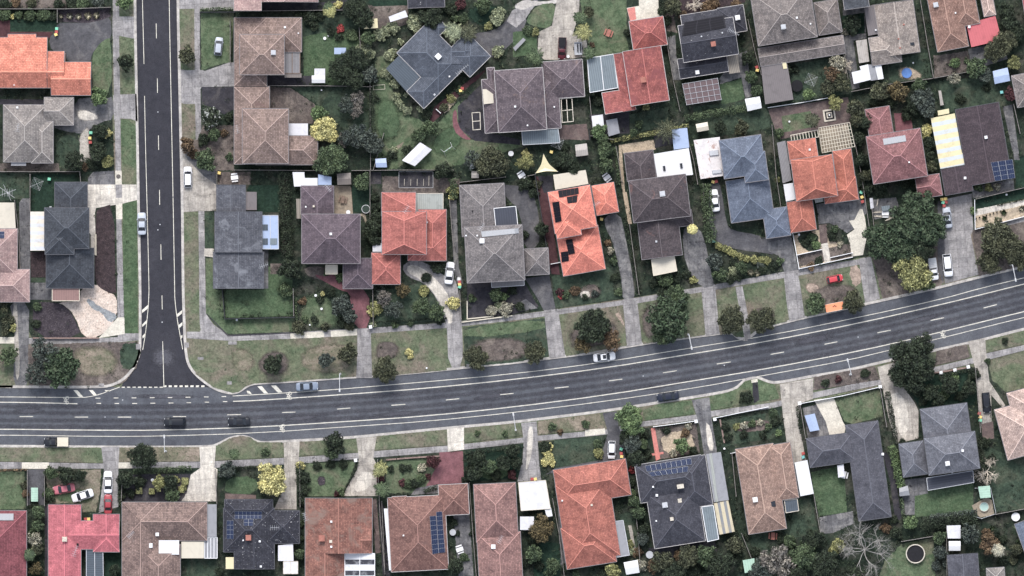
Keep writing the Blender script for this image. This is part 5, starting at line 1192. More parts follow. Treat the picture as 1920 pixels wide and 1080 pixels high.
P('verge_strip','verge','1497,518 1610,498 1620,566 1547,586 1512,594',0,.6); P('verge_patch','dirt','1590,500 1612,498 1615,530 1600,540',1,1.5); P('verge_patch','dirt','1508,532 1530,530 1540,545 1515,552',2,1.5); P('verge_patch','soil','1520,540 1600,530 1615,565 1530,580',2,2)
P('verge_strip','soil','1635,480 1765,460 1770,530 1750,542 1655,563',0,1.2); P('driveway','concrete','1764,375 1822,363 1825,432 1820,440 1835,515 1772,532 1764,470',0); P('driveway','asphalt_drive','1758,378 1766,376 1772,470 1768,532 1758,500',0,.5)
P('verge_strip','soil','1822,432 1920,412 2000,395 2000,480 1835,518',0,1); P('footpath','concrete','1870,428 1960,405 1960,395 1870,418'); P('garden_bed','sand','1827,405 1920,383 1960,373 1960,400 1828,428'); P('lawn','lawn_deep','1825,372 1960,340 1960,365 1828,392',0,.5); P('gravel_strip','concrete_pale','1828,393 1960,366 1960,376 1828,405',0,.5)
P('lawn','lawn_deep','1902,300 1920,290 1960,280 1960,345 1905,352',0,.6); P('patio','concrete_dark','1822,352 1900,335 1902,357 1824,372'); P('side_path','concrete_dark','1880,200 1898,196 1912,300 1902,300',0)
# back yards, upper row
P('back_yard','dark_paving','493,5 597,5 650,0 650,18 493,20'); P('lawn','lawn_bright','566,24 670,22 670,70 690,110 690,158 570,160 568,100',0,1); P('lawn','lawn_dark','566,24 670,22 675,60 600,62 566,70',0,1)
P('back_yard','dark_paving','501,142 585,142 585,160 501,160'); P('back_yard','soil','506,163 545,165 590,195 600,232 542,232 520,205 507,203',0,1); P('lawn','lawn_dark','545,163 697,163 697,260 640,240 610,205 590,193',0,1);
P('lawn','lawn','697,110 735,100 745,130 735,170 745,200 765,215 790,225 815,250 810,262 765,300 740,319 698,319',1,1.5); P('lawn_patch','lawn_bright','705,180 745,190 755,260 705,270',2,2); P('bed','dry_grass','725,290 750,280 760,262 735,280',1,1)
P('back_yard','soil','690,10 765,10 765,45 720,58 700,55',0,1); P('back_garden','lawn_deep','692,0 765,0 762,10 700,12 690,5',0); P('driveway','asphalt_drive','870,60 905,62 938,52 962,20 990,30 978,64 932,106 918,108 905,85 885,75',1)
P('lawn','lawn_deep','868,25 900,5 935,10 945,30 925,50 890,48',2,.8); P('driveway','concrete','960,20 985,5 1010,-2 1002,12 990,28 985,36 968,52 950,40')
P('court','asphalt_main','985,-40 1050,-40 1050,-8 1035,-2 1003,2 985,-8',1); P('court_kerb','kerb','960,12 985,-2 1003,3 1035,2 1048,-8 1046,6 1030,8 1008,10 995,12 980,20',1); P('lawn','lawn','985,38 1008,8 1046,5 1035,48 1020,53 995,48',1,.5)
P('driveway','concrete_warm','1048,-20 1087,-20 1086,15 1083,35 1075,60 1098,70 1105,105 1060,112 1020,112 1008,100 1010,60 1035,48',0); P('lawn','lawn_bright','962,60 1005,55 1008,100 962,108',0,1); P('driveway','maroon_paving','815,200 885,146 912,130 895,150 850,190 828,215 800,240',0)
P('garden_bed','yard','820,225 900,140 915,150 870,190 800,250 775,268',1,1); P('garden_bed','sand','830,205 850,180 860,185 835,215',1,1.2)
P('lawn','lawn','755,300 860,190 880,220 880,262 975,262 980,275 860,310 820,318 780,318',0,1); P('lawn_patch','lawn_bright','800,270 850,225 875,265 830,300',2,2); P('patio','dark_paving','858,200 905,155 912,248 975,262 975,272 890,264 860,240',0); P('brick_path','red_paving','848,212 856,203 858,235 875,255 885,262 870,262 850,245',1)
P('back_yard','brown_paving','1048,235 1100,232 1105,262 1050,270',0,.6); P('back_yard','yard','1020,262 1100,262 1120,330 1000,330 975,285',0,1); P('lawn','lawn','1087,0 1175,0 1175,75 1180,95 1112,108 1100,70',0,1); P('patio','concrete_new','1198,-20 1233,-20 1236,30 1182,41 1175,15 1198,11'); P('patio','pink_path','1176,16 1190,13 1193,36 1182,40')
P('garden_bed','soil','1236,0 1260,0 1265,40 1270,62 1250,58',0,1); P('garden_bed','red_mulch','1258,-20 1404,-20 1396,5 1345,15 1262,32',0,1); P('side_path','concrete_dark','1252,70 1266,66 1268,100 1275,150 1262,150',0); P('lawn','lawn_bright','1350,158 1390,148 1396,185 1352,200',0,.6); P('side_path','concrete_dark','1387,100 1400,95 1410,180 1398,184 1390,145 1350,158 1348,148',0,.5)
P('lawn','lawn_dark','1180,215 1255,200 1258,235 1182,250',0,1); P('back_yard','dark_paving','1105,215 1180,210 1180,250 1110,255',0); P('back_yard','sand','1160,272 1225,262 1230,280 1222,282 1168,288 1170,330 1185,420 1178,420 1162,330',0,.5)
P('back_yard','dark_paving','1225,244 1262,238 1262,270 1228,278',0,.5); P('lawn','lawn_dark','1478,122 1592,104 1600,175 1560,180 1490,188',0,1); P('patio','concrete_dark','1580,15 1620,12 1625,72 1600,76 1612,165 1598,168 1585,110',0); P('courtyard_garden','lawn_deep','1578,30 1620,24 1622,62 1584,68',0,.8)
P('lawn','lawn_dark','1664,115 1740,98 1746,145 1668,155',0,1); P('sand_patch','sand','1682,130 1700,124 1715,130 1730,140 1725,148 1690,150',2,1); P('back_yard','soil','1750,105 1815,95 1820,132 1752,146',0,1); P('patio','concrete_dark','1815,92 1880,78 1890,110 1822,132',0,.5); P('lawn','lawn_dark','1760,150 1890,140 1895,195 1880,200 1765,212',0,1)
P('front_garden','brown_paving','1440,205 1590,182 1597,232 1460,262',0,.5); P('lawn','lawn','1465,218 1520,208 1525,238 1470,248',0,.6); P('patio','patio_stone','1533,242 1590,233 1598,275 1540,286'); P('courtyard','terrasurf' if False else 'red_paving','1676,212 1706,212 1712,242 1680,248',0,.5)
P('back_yard','lawn_dark','1300,200 1400,190 1440,205 1445,240 1350,255 1305,245',0,1); P('patio','patio_stone','627,348 658,348 662,402 685,400 690,430 680,405 662,405 627,402',0); P('lawn','lawn_deep','660,348 697,348 697,398 662,398',0,.5); P('back_yard','soil','717,330 862,335 862,362 717,362',0,.8); P('shed_slab','dark_paving','695,322 715,322 715,345 695,345'); P('raised_bed','dark_paving','748,322 812,322 812,352 748,352'); P('back_yard','yard','1165,270 1175,330 1182,360 1172,360',0)
P('works_yard','concrete_dark','1630,375 1680,370 1690,400 1640,412',0,.6)
# south block
P('garden_ground','yard','-100,884 50,880 160,880 406,877 560,867 675,860 870,842 1045,826 1100,815 1225,800 1340,784 1440,766 1498,757 1650,725 1752,700 1830,688 2000,650 2000,1300 -100,1300')
P('footpath','concrete','-100,866 0,866 194,869 220,867 375,865.5 402,864.5 480,861 560,857 672,849 700,846 840,835.5 870,832.5 960,823 1007,817 1135,805.5 1202,790.5 1302,778 1330,771 1440,756 1460,752 1525,736 1637,712 1690,704 1752,688 1820,672 1847,663 1920,647 2000,628 2000,640 1920,657 1847,676 1752,699 1637,724 1525,747 1440,767 1330,782 1302,788 1205,800 1135,815 1007,827 960,833 870,843 840,847 700,858 560,869 480,874 402,877 220,878.5 0,879 -100,879')
for s in ('41,867 92,867 92,879 41,879','220,867 248,867 248,878 220,878','1097,806.5 1134,802 1135,813.5 1097,818'): P('footpath','concrete_new',s)
for s in ('-60,839 191,839 194,868 0,865 -60,865','224,839 374,838 374,865 222,866','405,836 430,822 450,817 470,820 482,829 530,829 532,857 405,863','562,828 668,823 672,848 560,855','706,818 838,805 840,834 700,844','870,803 975,793 980,816 870,830'): P('verge_strip','dry_grass' if s[0] in '2' else 'verge',s,0,.6)
for s,m in (('1008,790 1125,775 1133,803 1010,815','dry_grass'),('1235,757 1297,751 1301,776 1208,789 1205,770','lawn'),('1330,743 1362,736 1384,728 1395,716 1408,711 1420,709 1425,712 1440,719 1452,720 1462,747 1332,769','lawn'),('1526,707 1640,686 1650,712 1525,732','soil'),('1756,658 1812,645 1819,670 1752,686','soil'),('1846,638 1920,620 2000,600 2000,626 1846,662','verge'),('1852,678 2000,642 2000,712 1885,735 1860,712','verge')): P('verge_strip',m,s,0,.6)
P('path_stub','dark_paving','1411,712 1420,711 1424,750 1414,756 1411,740'); P('path_stub','concrete_new','1408,712 1420,710 1421,716 1409,718')
for s,m in (('190,838 224,837 222,880 222,915 222,950 185,962 190,925 195,880','concrete'),('374,838 405,837 402,876 408,880 405,940 340,940 350,920 358,890 376,877','concrete_pale'),('532,829 562,828 560,868 556,880 556,955 514,955 530,920 533,870','concrete_warm'),('668,822 706,819 700,858 706,870 708,930 642,930 670,880 673,858','concrete_warm'),
    ('838,804 870,801 870,843 840,847','concrete_pale'),('977,793 1006,790 1008,818 1010,860 1015,900 970,903 980,860 982,825','concrete'),('1130,774 1156,771 1160,800 1170,830 1172,860 1130,868 1128,850 1140,812','asphalt_drive'),('1297,750 1330,745 1335,790 1345,850 1320,852 1312,800','concrete_dark'),
    ('1462,720 1525,709 1524,748 1500,756 1497,790 1505,830 1512,870 1470,870 1475,830 1468,780','concrete_warm'),('1645,688 1675,680 1700,695 1690,720 1715,755 1722,770 1722,822 1680,832 1665,780 1655,730','concrete_warm'),('1815,640 1847,634 1850,675 1855,715 1885,760 1880,765 1858,740 1860,815 1842,815 1832,740 1828,690','concrete_warm')): P('driveway',m,s,0)
P('driveway','red_paving','824,848 868,846 870,906 820,908 790,914 810,890 822,870',0); P('driveway_mark','concrete_pale','990,800 1000,800 998,850 985,890 988,850',1,.5); P('driveway_mark','concrete_pale','380,880 398,880 385,925 355,935',1,1); P('driveway_mark','concrete_pale','675,885 700,885 695,915 660,925',1,1)
P('driveway_mark','concrete_pale','1322,790 1332,800 1340,845 1328,845',1,.5); P('driveway_mark','concrete_pale','1665,740 1690,735 1705,780 1700,815 1685,815',1,1)
P('lawn','lawn','-60,884 46,884 48,955 -60,955',0,.6); P('side_path','asphalt_drive','52,880 84,880 84,947 52,947'); P('front_yard','dry_grass','85,885 190,880 187,925 180,960 155,960 153,944 92,944',0,1); P('front_yard','lawn','100,920 170,915 175,945 110,942',2,2); P('side_path','dark_paving','84,948 92,948 92,1090 84,1090')
P('front_yard','dark_paving','228,890 358,888 350,925 340,940 232,940',0,.5); P('lawn','lawn_bright','425,895 480,892 485,925 420,928',1,1); P('garden_bed','brown_paving','422,925 480,928 480,935 422,936',0); P('lawn','lawn','570,870 668,865 650,910 640,930 575,930',0,.6); P('tree_ring','mulch','595,893 610,893 611,910 596,911',2,.5)
P('lawn','lawn','724,860 822,857 818,875 800,910 780,925 724,925',0,.8); P('front_yard','concrete_dark','780,915 822,908 822,925 770,928',0,.5); P('lawn','lawn_deep','872,845 980,835 972,895 872,905',0,1); P('lawn','lawn_bright','900,880 950,870 955,895 905,900',1,1.2)
P('lawn','lawn_dark','1040,825 1130,817 1128,865 1040,882 1030,860',0,.8); P('front_path','asphalt_drive','1023,890 1040,878 1130,862 1130,870 1040,886',0)
P('garden_bed','soil','1225,803 1305,792 1312,848 1235,862',0,.8); P('garden_bed','sand','1238,812 1295,806 1305,845 1245,855',1,1); P('front_path','pink_path','1220,803 1228,802 1238,860 1230,864'); P('front_path','pink_path','1219,851 1244,847 1244,851 1220,855')
P('lawn','lawn_dark','1350,790 1462,770 1466,820 1380,832 1355,840',0,.8); P('garden_bed','brown_paving','1375,795 1440,785 1445,805 1385,812',1,.8); P('front_yard','concrete_dark','1505,765 1545,755 1560,800 1575,815 1515,822',0); P('driveway','concrete_new','1526,750 1563,745 1580,790 1586,800 1583,812 1555,815 1548,790'); P('lawn','lawn','1563,745 1650,730 1656,780 1600,795 1583,790',0,.6)
P('front_garden','lawn_deep','1755,702 1828,690 1835,760 1800,758 1725,768 1700,720',0,.8); P('side_path','brown_paving','1840,795 1862,790 1864,822 1842,826'); P('lawn','lawn_dark','1840,830 1880,850 1960,835 1960,950 1865,960 1858,900',0,1)
P('lawn','lawn_bright','1521,885 1582,872 1588,960 1536,968 1525,925',0,.8); P('patio','concrete_dark','1536,970 1600,958 1600,982 1560,1000 1538,1000',0,.5); P('lawn','lawn_bright','1713,925 1825,905 1825,960 1715,970',0,.8); P('patio','concrete_dark','1693,900 1735,895 1740,925 1715,930 1715,965 1690,965',0)
P('lawn','lawn','1690,1020 1750,1008 1755,1100 1640,1100 1660,1050',0,1); P('pool_deck','patio_stone','1822,948 1850,932 1860,938 1864,965 1838,970 1828,962'); P('lawn','lawn_dark','1490,935 1520,935 1535,1000 1480,1010',0,1); P('side_path','dark_paving','1655,850 1672,845 1690,970 1680,985 1668,900',0)
P('back_yard','dark_paving','1215,1028 1340,1010 1345,1035 1225,1050',0,.6); P('side_path','brown_paving','698,935 706,935 714,1036 704,1038'); P('side_yard','dark_paving','708,935 718,1080 732,1080 722,950'); P('side_path','concrete_dark','850,965 880,965 888,1080 860,1080',0,.5); P('lawn','lawn_deep','196,1030 229,1030 229,1100 196,1100',0,.5); P('lawn','lawn_dark','350,1048 408,1048 412,1100 350,1100',0,.6)
P('side_path','concrete_dark','1045,940 1052,940 1063,1090 1052,1090',0); P('lawn','lawn_dark','1160,965 1190,960 1200,1050 1180,1040',0,1); P('path','concrete_warm','1178,985 1184,985 1192,1030 1186,1030',0,.5); P('back_yard','yard','1050,1060 1190,1050 1190,1100 1050,1100',0,1); P('lawn','lawn_dark','1385,1005 1440,995 1445,1100 1385,1100',0,1); P('lawn','lawn_deep','1000,1010 1050,1020 1052,1090 1000,1090',0,1)
for o,look,x,y in PATCHES:
    if 'road_marking'==o.name.split('.')[0]: LAB.append((o,look,x,y))
    else: LAB.append((o,look,x,y))
# ---------------------------------------------------------------- vehicles
PW=paint((226,228,234),'white car paint'); PS=paint((170,180,196),'silver car paint'); PBk=paint((34,38,48),'black car paint'); PNv=paint((34,42,62),'navy car paint'); PG=paint((120,136,160),'blue-grey car paint'); PM=paint((92,30,44),'maroon car paint'); PR_=paint((214,40,58),'red car paint'); PR2=paint((176,44,60),'dark red car paint'); PP=paint((206,100,118),'faded pink-red car paint')
RD=.03
car(410,87,84,'hatch',PS,'silver hatchback parked on the grass in front of a pink-brown house',sc=.96)
car(352.5,332,91,'suv',PW,'white wagon parked on the driveway east of the side street',sc=.92)
car(266,419.5,91,'sedan',PS,'silver sedan parked against the west kerb of the side street',z=RD)
car(328,791,180,'suv',PBk,'black four-wheel drive heading west on the main road',z=RD,sc=.96)
car(448,790.5,180,'sedan',PBk,'black sedan following the black four-wheel drive west',z=RD)
car(576,724.5,3,'sedan',PG,'blue-grey sedan parked at the north kerb of the main road',z=RD)
car(1133,669,7,'sedan',PW,'white sedan with a sunroof parked by the north kerb',z=RD,extra='sunroof')
car(1252,743.5,188,'sedan',PNv,'navy sedan parked against the south kerb of the main road',z=RD)
car(105,828.5,180,'cabin',PBk,'dark utility vehicle with a cream covered tray by the south kerb','utility vehicle',extra='tray_cream',z=RD)
car(1054,91,268,'cabin',PM,'maroon dual-tray utility vehicle parked on the concrete court driveway','utility vehicle',extra='tub',sc=.92)
car(843,512,84,'sedan',PW,'white sedan parked at an angle beside the coral-red house')
car(1340,376,97,'sedan',PW,'white sedan parked beside the blue tiled house')
car(1776,408,97,'sedan',PS,'silver sedan with a sunroof at the top of a wide driveway',extra='sunroof',sc=.95)
car(1776.5,497.5,276,'suv',PW,'white four-wheel drive near the mouth of a wide driveway')
car(1750,505,278,'cabin',PW,'white utility vehicle with a ladder rack beside a yellow-green bush','utility vehicle',extra='tray_white',sc=.9)
car(1565,523,12,'hatch',PR_,'small bright red hatchback on the verge lawn',sc=.86)
car(203,904,90,'sedan',PW,'white sedan on the driveway in front of a dark red car')
car(203,945,90,'sedan',PR2,'dark red sedan behind the white sedan, partly by a rose-pink roof',sc=.9)
car(120,916.5,190,'sedan',PP,'faded pinkish-red sedan parked on a front lawn')
car(155,929,198,'sedan',PW,'white sedan parked askew on a front lawn beside a pinkish sedan')
car(1147,843.5,268,'hatch',PW,'white hatchback on the curved asphalt driveway of the salmon-orange house',sc=.95)
car(1849,755,275,'suv',PBk,'near-black wagon on a narrow driveway near the east edge',sc=.9)
# trailer
def trailer(x,y,a,label,L=2.6):
    X,Y=W(x,y); r=empty('trailer',(X,Y,GZ+.03),R(a)); m=MB(); m.box(0,0,.5,L,1.6,.08)
    for s in(-1,1): m.box(0,s*.78,.55,L,.05,.4)
    for s in(-1,1): m.box(s*L/2,0,.55,.05,1.6,.4)
    m.build('tray',M_alu,r); m=MB()
    for s in (-.5,.1): m.box(.1,s,.6,L*.7,.2,.25)
    m.build('cargo',M_dark,r); m=MB(); m.tube((L/2,0,.5),(L/2+.9,0,.45),.05); m.build('drawbar',M_galv,r)
    for s in(-1,1):
        m=MB(); m.tube((0,s*.84,.3),(0,s*1.0,.3),.3,n=14); m.build('wheel',M_tyre,r)
    tag(r,label,'trailer')
trailer(1084,91,92,'silver box trailer parked beside the maroon utility vehicle')
# caravan
def caravan():
    pts=[(753,300),(787,268),(806,283),(777,312)]
    shed([(754,301),(788,267),(810,281),(778,312)],2.6,SH['palewhite'],'long white caravan under a ridged cover','caravan','caravan',True)
caravan()
# bus shelter with an orange roof
def shelter(x,y,a):
    X,Y=W(x,y); r=empty('bus_shelter',(X,Y,GZ),R(a)); m=MB(); m.box(0,0,2.3,3.75,1.7,.1); m.box(0,0,2.4,3.7,1.65,.03); m.build('roof',M_orange,r)
    m=MB(); m.box(0,-.83,2.3,3.8,.08,.18); m.box(0,.83,2.3,3.8,.06,.14); m.build('fascia',M_cream,r); m=MB()
    for k,(u,v) in enumerate(((-.25,.15),(.05,.25),(.3,.1))): m.box(u,v,2.43,.18,.22,.08)
    m.build('vent',M_dark,r)
    m=MB(); m.box(0,.72,.2,3.4,.05,1.9); m.build('rear_panel',M_glass,r)
    for s in(-1,1):
        m=MB(); m.box(s*1.72,0,.2,.05,1.3,1.9); m.build('side_panel',M_glass,r)
        for v in(-.7,.7): m=MB(); m.box(s*1.75,v,0,.08,.08,2.3); m.build('post',M_galv,r)
    m=MB(); m.box(0,.4,.45,2.6,.4,.06); m.build('seat',M_wood,r)
    tag(r,'orange-roofed bus shelter standing at the kerb between two dark shrubs','bus shelter')
shelter(1564,575.5,11)
# ---------------------------------------------------------------- lamps
lamp(638,701,638,731,'street lamp reaching south over the road past the blue-grey sedan')
lamp(1290.5,627,1295.5,652,'street lamp reaching over the road beside a big lush green tree')
lamp(967,806,962.5,776,'street lamp on the south verge below a bend of cycle lane line')
lamp(1594,702,1587,675,'street lamp on the south verge west of the big dark gum tree')
lamp(311,846,310.5,817.5,'street lamp on the south verge beside a rounded dark tree')
lamp(1895,497,1900.5,525,'street lamp near the east edge reaching over the main road')
# ---------------------------------------------------------------- fences
F_=lambda s,st='timber',h=1.6,look=None: fence(parse(s),st,h,look)
for s in ('-20,17 125,17 208,14','-20,322 57,322 150,322 152,342','57,327 57,396','108,17 108,42','440,319 480,319 598,320','407,320 407,346','505,161 600,161 697,163','480,21 650,19 672,19','673,40 676,92','694,160 695,319','660,320 745,319 850,319','862,342 948,332',
 '694,322 694,410','843,375 848,440 855,490','1100,112 1104,170 1111,240','1251,85 1262,150 1275,208','1402,37 1416,100 1427,140','1290,262 1300,300 1308,345','1725,0 1738,80 1750,147','1596,172 1668,158 1750,147 1820,134','1570,0 1582,105 1590,150','1600,255 1615,330 1630,430','1633,380 1640,440',
 '1447,235 1455,330 1470,430','1830,373 1920,352','1900,196 1912,250','28,376 36,440 40,540','52,882 52,947','84,882 84,948','708,862 713,970 722,1080','716,940 722,1080','880,905 886,990 893,1080','1036,935 1048,1000 1058,1080','1190,945 1196,1000 1200,1060','1372,850 1380,930','1525,925 1531,960 1538,1000','1510,822 1500,760','1650,727 1662,800','1828,690 1838,810',
 '1690,1015 1750,1005','1774,985 1775,1078','1867,964 1920,954','1390,1000 1420,1075','404,880 407,943','230,885 228,938','990,330 1004,327','720,250 700,319','562,867 563,950','862,545 865,598','699,545 700,612','550,542 551,592','432,40 432,118','1108,255 1150,262','1155,275 1166,340','1180,420 1198,552','1318,345 1320,380'): F_(s)
for s in ('375,23 440,23','417,543 422,598 552,595','1003,327 1018,420 1032,512','1104,242 1106,262','800,250 765,303'): F_(s,'dark',1.5)
for s,l in (('1440,202 1500,193 1551,184','white fence behind the pergola garden'),('1486,437 1492,470 1498,504 1598,482','white fence around a front garden with steps'),('1827,375 1828,430 1920,406','white fence around a sandy succulent bed'),('1495,478 1540,468','white garden edging rail, upper'),('1557,483 1598,474','white garden edging rail, lower'),('1225,800 1264,795 1306,789','white front fence beside a pink path'),('1498,757 1580,742 1652,725','white front wall of the graphite house'),('1343,783 1440,763','white timber front fence above a garden bed'),('1370,850 1379,848','short white side gate'),('1033,495 1050,492','short white side gate below an orange roof'),('818,205 826,212','short white gate rail')):
    F_(s,'white',1.0,l)
for s,l in (('725,862 775,858 824,855','low brick front wall above a red paved driveway'),('62,634 125,634 185,634','low brick edging of the bark mulch bed'),('1752,699 1785,694 1818,688','low brick front wall with white pillars'),('1350,787 1358,830','low brick edging of a narrow side bed')): F_(s,'brick',.6,l)
for s in ('180,440 180,478','866,604 960,592','876,565 876,598 925,593'): F_(s,'cream',.5)
F_('1867,963 1857,915 1828,915','wire',1.2); F_('1827,968 1840,972 1867,963','wire',1.2)
# swimming: pillars
for x,y in ((1499,756),(1650,725),(1764,699),(1790,694),(1815,688),(1340,786),(1305,790),(667,863),(695,613)):
    X,Y=W(x,y); m=MB(); m.box(X,Y,GZ-.02,.62,.62,1.2,.15); m.box(X,Y,GZ+1.17,.7,.7,.08,.15,taper=.1); o=m.build('gate_pillar',M_white); want(o,'square white pillar of a front wall','pillar',x,y,'white wall pillars')
# ---------------------------------------------------------------- bins
for x,y,c in ((107,54,'g'),(106.5,60,'r'),(105.5,65,'y'),(171,249,'g'),(169,259,'y'),(170,267,'r'),(411.5,324.5,'y'),(861,523,'w'),(862,528.5,'r'),(862,533,'y'),(862,538,'g'),(1128,411,'y'),(1337,341,'y'),(1343,340,'r'),(1338,452,'t'),(1614.5,361,'g'),(1616,369.5,'y'),(1617,378,'r'),(1766,374,'y'),(1773,373,'y'),(1768,380,'g'),(1774,379,'r'),(1770,386,'r'),(1838,782,'y'),(1838,788,'g'),(1836,775,'r'),(1165,842,'g'),(1165,850,'r'),(1166,856,'y'),(1004,898,'y'),(998,898,'r'),(161,973,'r'),(167,973,'y'),(864,170,'y'),(867,166,'r'),(1420,132,'y'),(1419,126,'r'),(1506,857,'t'),(1506,850,'r'),(1878,173,'t'),(93,336,'g'),(1034,285,'y'),(648,973,'y')):
    wheelie(x,y,c)
# ---------------------------------------------------------------- sheds, canopies
Q=lambda x0,y0,x1,y1:[(x0,y0),(x1,y0),(x1,y1),(x0,y1)]
shed(Q(585,142,610,156),2.2,SH['white'],'white sheet-roofed shed beside a dark leafy tree'); canopy(Q(590,129,610,142),2.0,SH['palewhite'],'white lean-to canopy beside a white shed')
canopy(Q(627,90,649,102),2.0,SH['bluewhite'],'pale rectangular canopy on the lawn'); canopy([(683,38),(708,35),(709,53),(683,55)],2.3,SH['yellowish'],'pale yellow garden canopy'); canopy([(729,32),(760,20),(765,32),(732,42)],2.3,SH['palewhite'],'white rectangular canopy set at an angle')
shed([(704,298),(724,297),(726,314),(705,314)],2.1,SH['bluewhite'],'small pale blue-white garden shed'); shed([(1109,218),(1130,215),(1133,240),(1112,244)],2.2,SH['white'],'white square garden shed'); shed([(1136,226),(1157,222),(1162,250),(1141,256)],2.2,SH['greysheet'],'silver ribbed garden shed')
shed([(1396,186),(1424,181),(1428,203),(1401,209)],2.3,SH['white'],'large white square-roofed shed at a hedge end'); shed([(1304,233),(1326,229),(1329,244),(1307,248)],2.0,SH['cream'],'cream garden canopy on a dark slab'); shed([(1860,134),(1888,127),(1893,152),(1864,158)],2.3,SH['bluewhite'],'pale blue-grey shed with a curved roof')
shed([(632,326),(658,324),(659,346),(633,347)],2.1,SH['brownslab'],'brown sheet-roofed garden shed'); shed([(1508,779),(1527,775),(1536,806),(1518,809)],2.1,SH['bluewhite'],'pale blue container-like shed beside a cream driveway'); shed(Q(59,914,72,940),1.6,SH['greensheet'],'pale mint-green shed on a dark side path')
shed([(1774,985),(1800,984),(1800,1009),(1776,1009)],2.3,SH['palewhite'],'white shed roof beside a grey-green shrub'); shed(Q(1778,1014,1800,1032),2.2,SH['white'],'smaller white shed south of another white shed'); shed([(1833,912),(1855,910),(1857,932),(1837,934)],2.2,SH['greensheet'],'pale green glazed shed by a pool deck')
shed([(1169,1054),(1195,1049),(1199,1073),(1174,1077)],2.2,SH['white'],'white square shed near the south edge'); canopy([(1392,1050),(1414,1046),(1414,1070),(1396,1074)],2.2,SH['greensheet'],'pale green shade panel under trees')
canopy([(972,904),(1023,900),(1032,953),(977,957)],2.5,SH['palewhite'],'pale square carport roof','carport',frame=M_cream,cat='carport'); canopy(Q(975,968,1001,993),2.4,SH['palewhite'],'small off-white patio canopy'); canopy([(1021,953),(1033,951),(1036,967),(1025,969)],2.3,SH['white'],'little white canopy at a carport corner')
canopy([(522,1022),(550,1019),(551,1051),(522,1051)],2.6,SH['palewhite'],'pale grey stretched shade sail beside a black roof'); canopy([(532,1052),(559,1052),(559,1075),(532,1075)],2.6,SH['palewhite'],'pale grey shade roof with a white centre beam',frame=M_stone,beams=1)
shed([(1685,915),(1701,910),(1705,928),(1686,930)],2.2,SH['greysheet'],'grey hipped playhouse or shed'); shed(Q(1079,271,1102,294) if False else [(1078,272),(1100,269),(1103,291),(1080,294)],2.1,SH['wornlight'],'white-framed greenhouse with a mottled roof'); shed(Q(884,321,898,334),1.8,SH['wornlight'],'weathered square water tank cover')
shed([(1630,372),(1636,371),(1638,390),(1632,392)],1.5,SH['palewhite'],'narrow white storage box'); canopy([(1652,387),(1668,385),(1669,394),(1654,396)],1.2,SH['poly'],'teal-grey covered trailer among stored tools'); canopy([(1858,268),(1866,266),(1867,274),(1859,276)] if False else [(1759,170),(1764,170),(1769,197),(1763,198)],.9,SH['wornlight'],'long narrow timber bench or boat cover'); canopy([(962,90),(981,71),(986,75),(966,96)],.8,SH['greysheet'],'grey rectangular trailer cover lying diagonally')
# shade sail
def sail():
    P=[W(1019,289),W(1004,325),W(1046,322)]; c=W(1022,315); r=empty('shade_sail',(c[0],c[1],GZ)); V=[];F=[]; n=10
    def edge(a,b,t,s=.16):
        x=a[0]+(b[0]-a[0])*t; y=a[1]+(b[1]-a[1])*t; k=s*math.sin(math.pi*t); return (x+(c[0]-x)*k*1.6,y+(c[1]-y)*k*1.6)
    ring=[]
    for i in range(3):
        for k in range(n): ring.append(edge(P[i],P[(i+1)%3],k/n))
    V=[(c[0]-c[0],0,2.7)]+[(p[0]-c[0],p[1]-c[1],3.0) for p in ring]+[(0,0,2.66)]+[(p[0]-c[0],p[1]-c[1],2.96) for p in ring]; m=len(ring)
    F=[(0,1+i,1+(i+1)%m) for i in range(m)]+[(m+1,m+2+(i+1)%m,m+2+i) for i in range(m)]+[(1+i,m+2+i,m+2+(i+1)%m,1+(i+1)%m) for i in range(m)]
    mesh_obj('cloth',V,F,SH['yellowish'],r)
    for p in P: m_=MB(); m_.tube((p[0]-c[0],p[1]-c[1],0),(p[0]-c[0],p[1]-c[1],3.1),.05); m_.build('post',M_galv,r)
    tag(r,'cream triangular shade sail at the corner of a vivid orange house','shade sail')
sail()
# pools, trampolines, tables
def round_thing(name,x,y,r,h,rim,fill,look,cat,inner=.9,leg=False,z=0):
    X,Y=W(x,y); o=empty(name,(X,Y,GZ)); rad=r*S; m=MB(); n=32; ri=rad*inner
    for i in range(n):
        a,b=2*math.pi*i/n,2*math.pi*(i+1)/n; q=[(rad*math.cos(a),rad*math.sin(a)),(rad*math.cos(b),rad*math.sin(b)),(ri*math.cos(b),ri*math.sin(b)),(ri*math.cos(a),ri*math.sin(a))]; m.prism(q,(0 if not leg else h-.08),h)
    m.build('rim',rim,o); m=MB(); m.disc(0,0,(h*.7 if not leg else h-.06),ri*.99,.04,n); m.build('surface',fill,o)
    if leg:
        for k in range(4): m=MB(); a=k*1.57+.7; m.tube((ri*math.cos(a),ri*math.sin(a),0),(ri*math.cos(a),ri*math.sin(a),h-.08),.03); m.build('leg',M_galv,o)
    want(o,look,cat,x,y)
round_thing('round_pool',1716,1038,18,1.1,M_stone,M_dark,'dark round above-ground pool with a cream rim','pool'); round_thing('wading_pool',1700,137,9.5,.5,M_blue,M_blue,'bright blue round wading pool','pool')
round_thing('trampoline',1494,161,11,.9,M_dark,M_dark,'dark round trampoline','trampoline',.85,True); round_thing('trampoline',686,392,8,.7,M_galv,M_darkgreen,'small pale green oval trampoline','trampoline',.88,True); round_thing('spa_pool',1845,950,9,.6,M_stone,paint((150,190,180),'pale green vinyl'),'round pale green spa pool on a stone deck','spa')
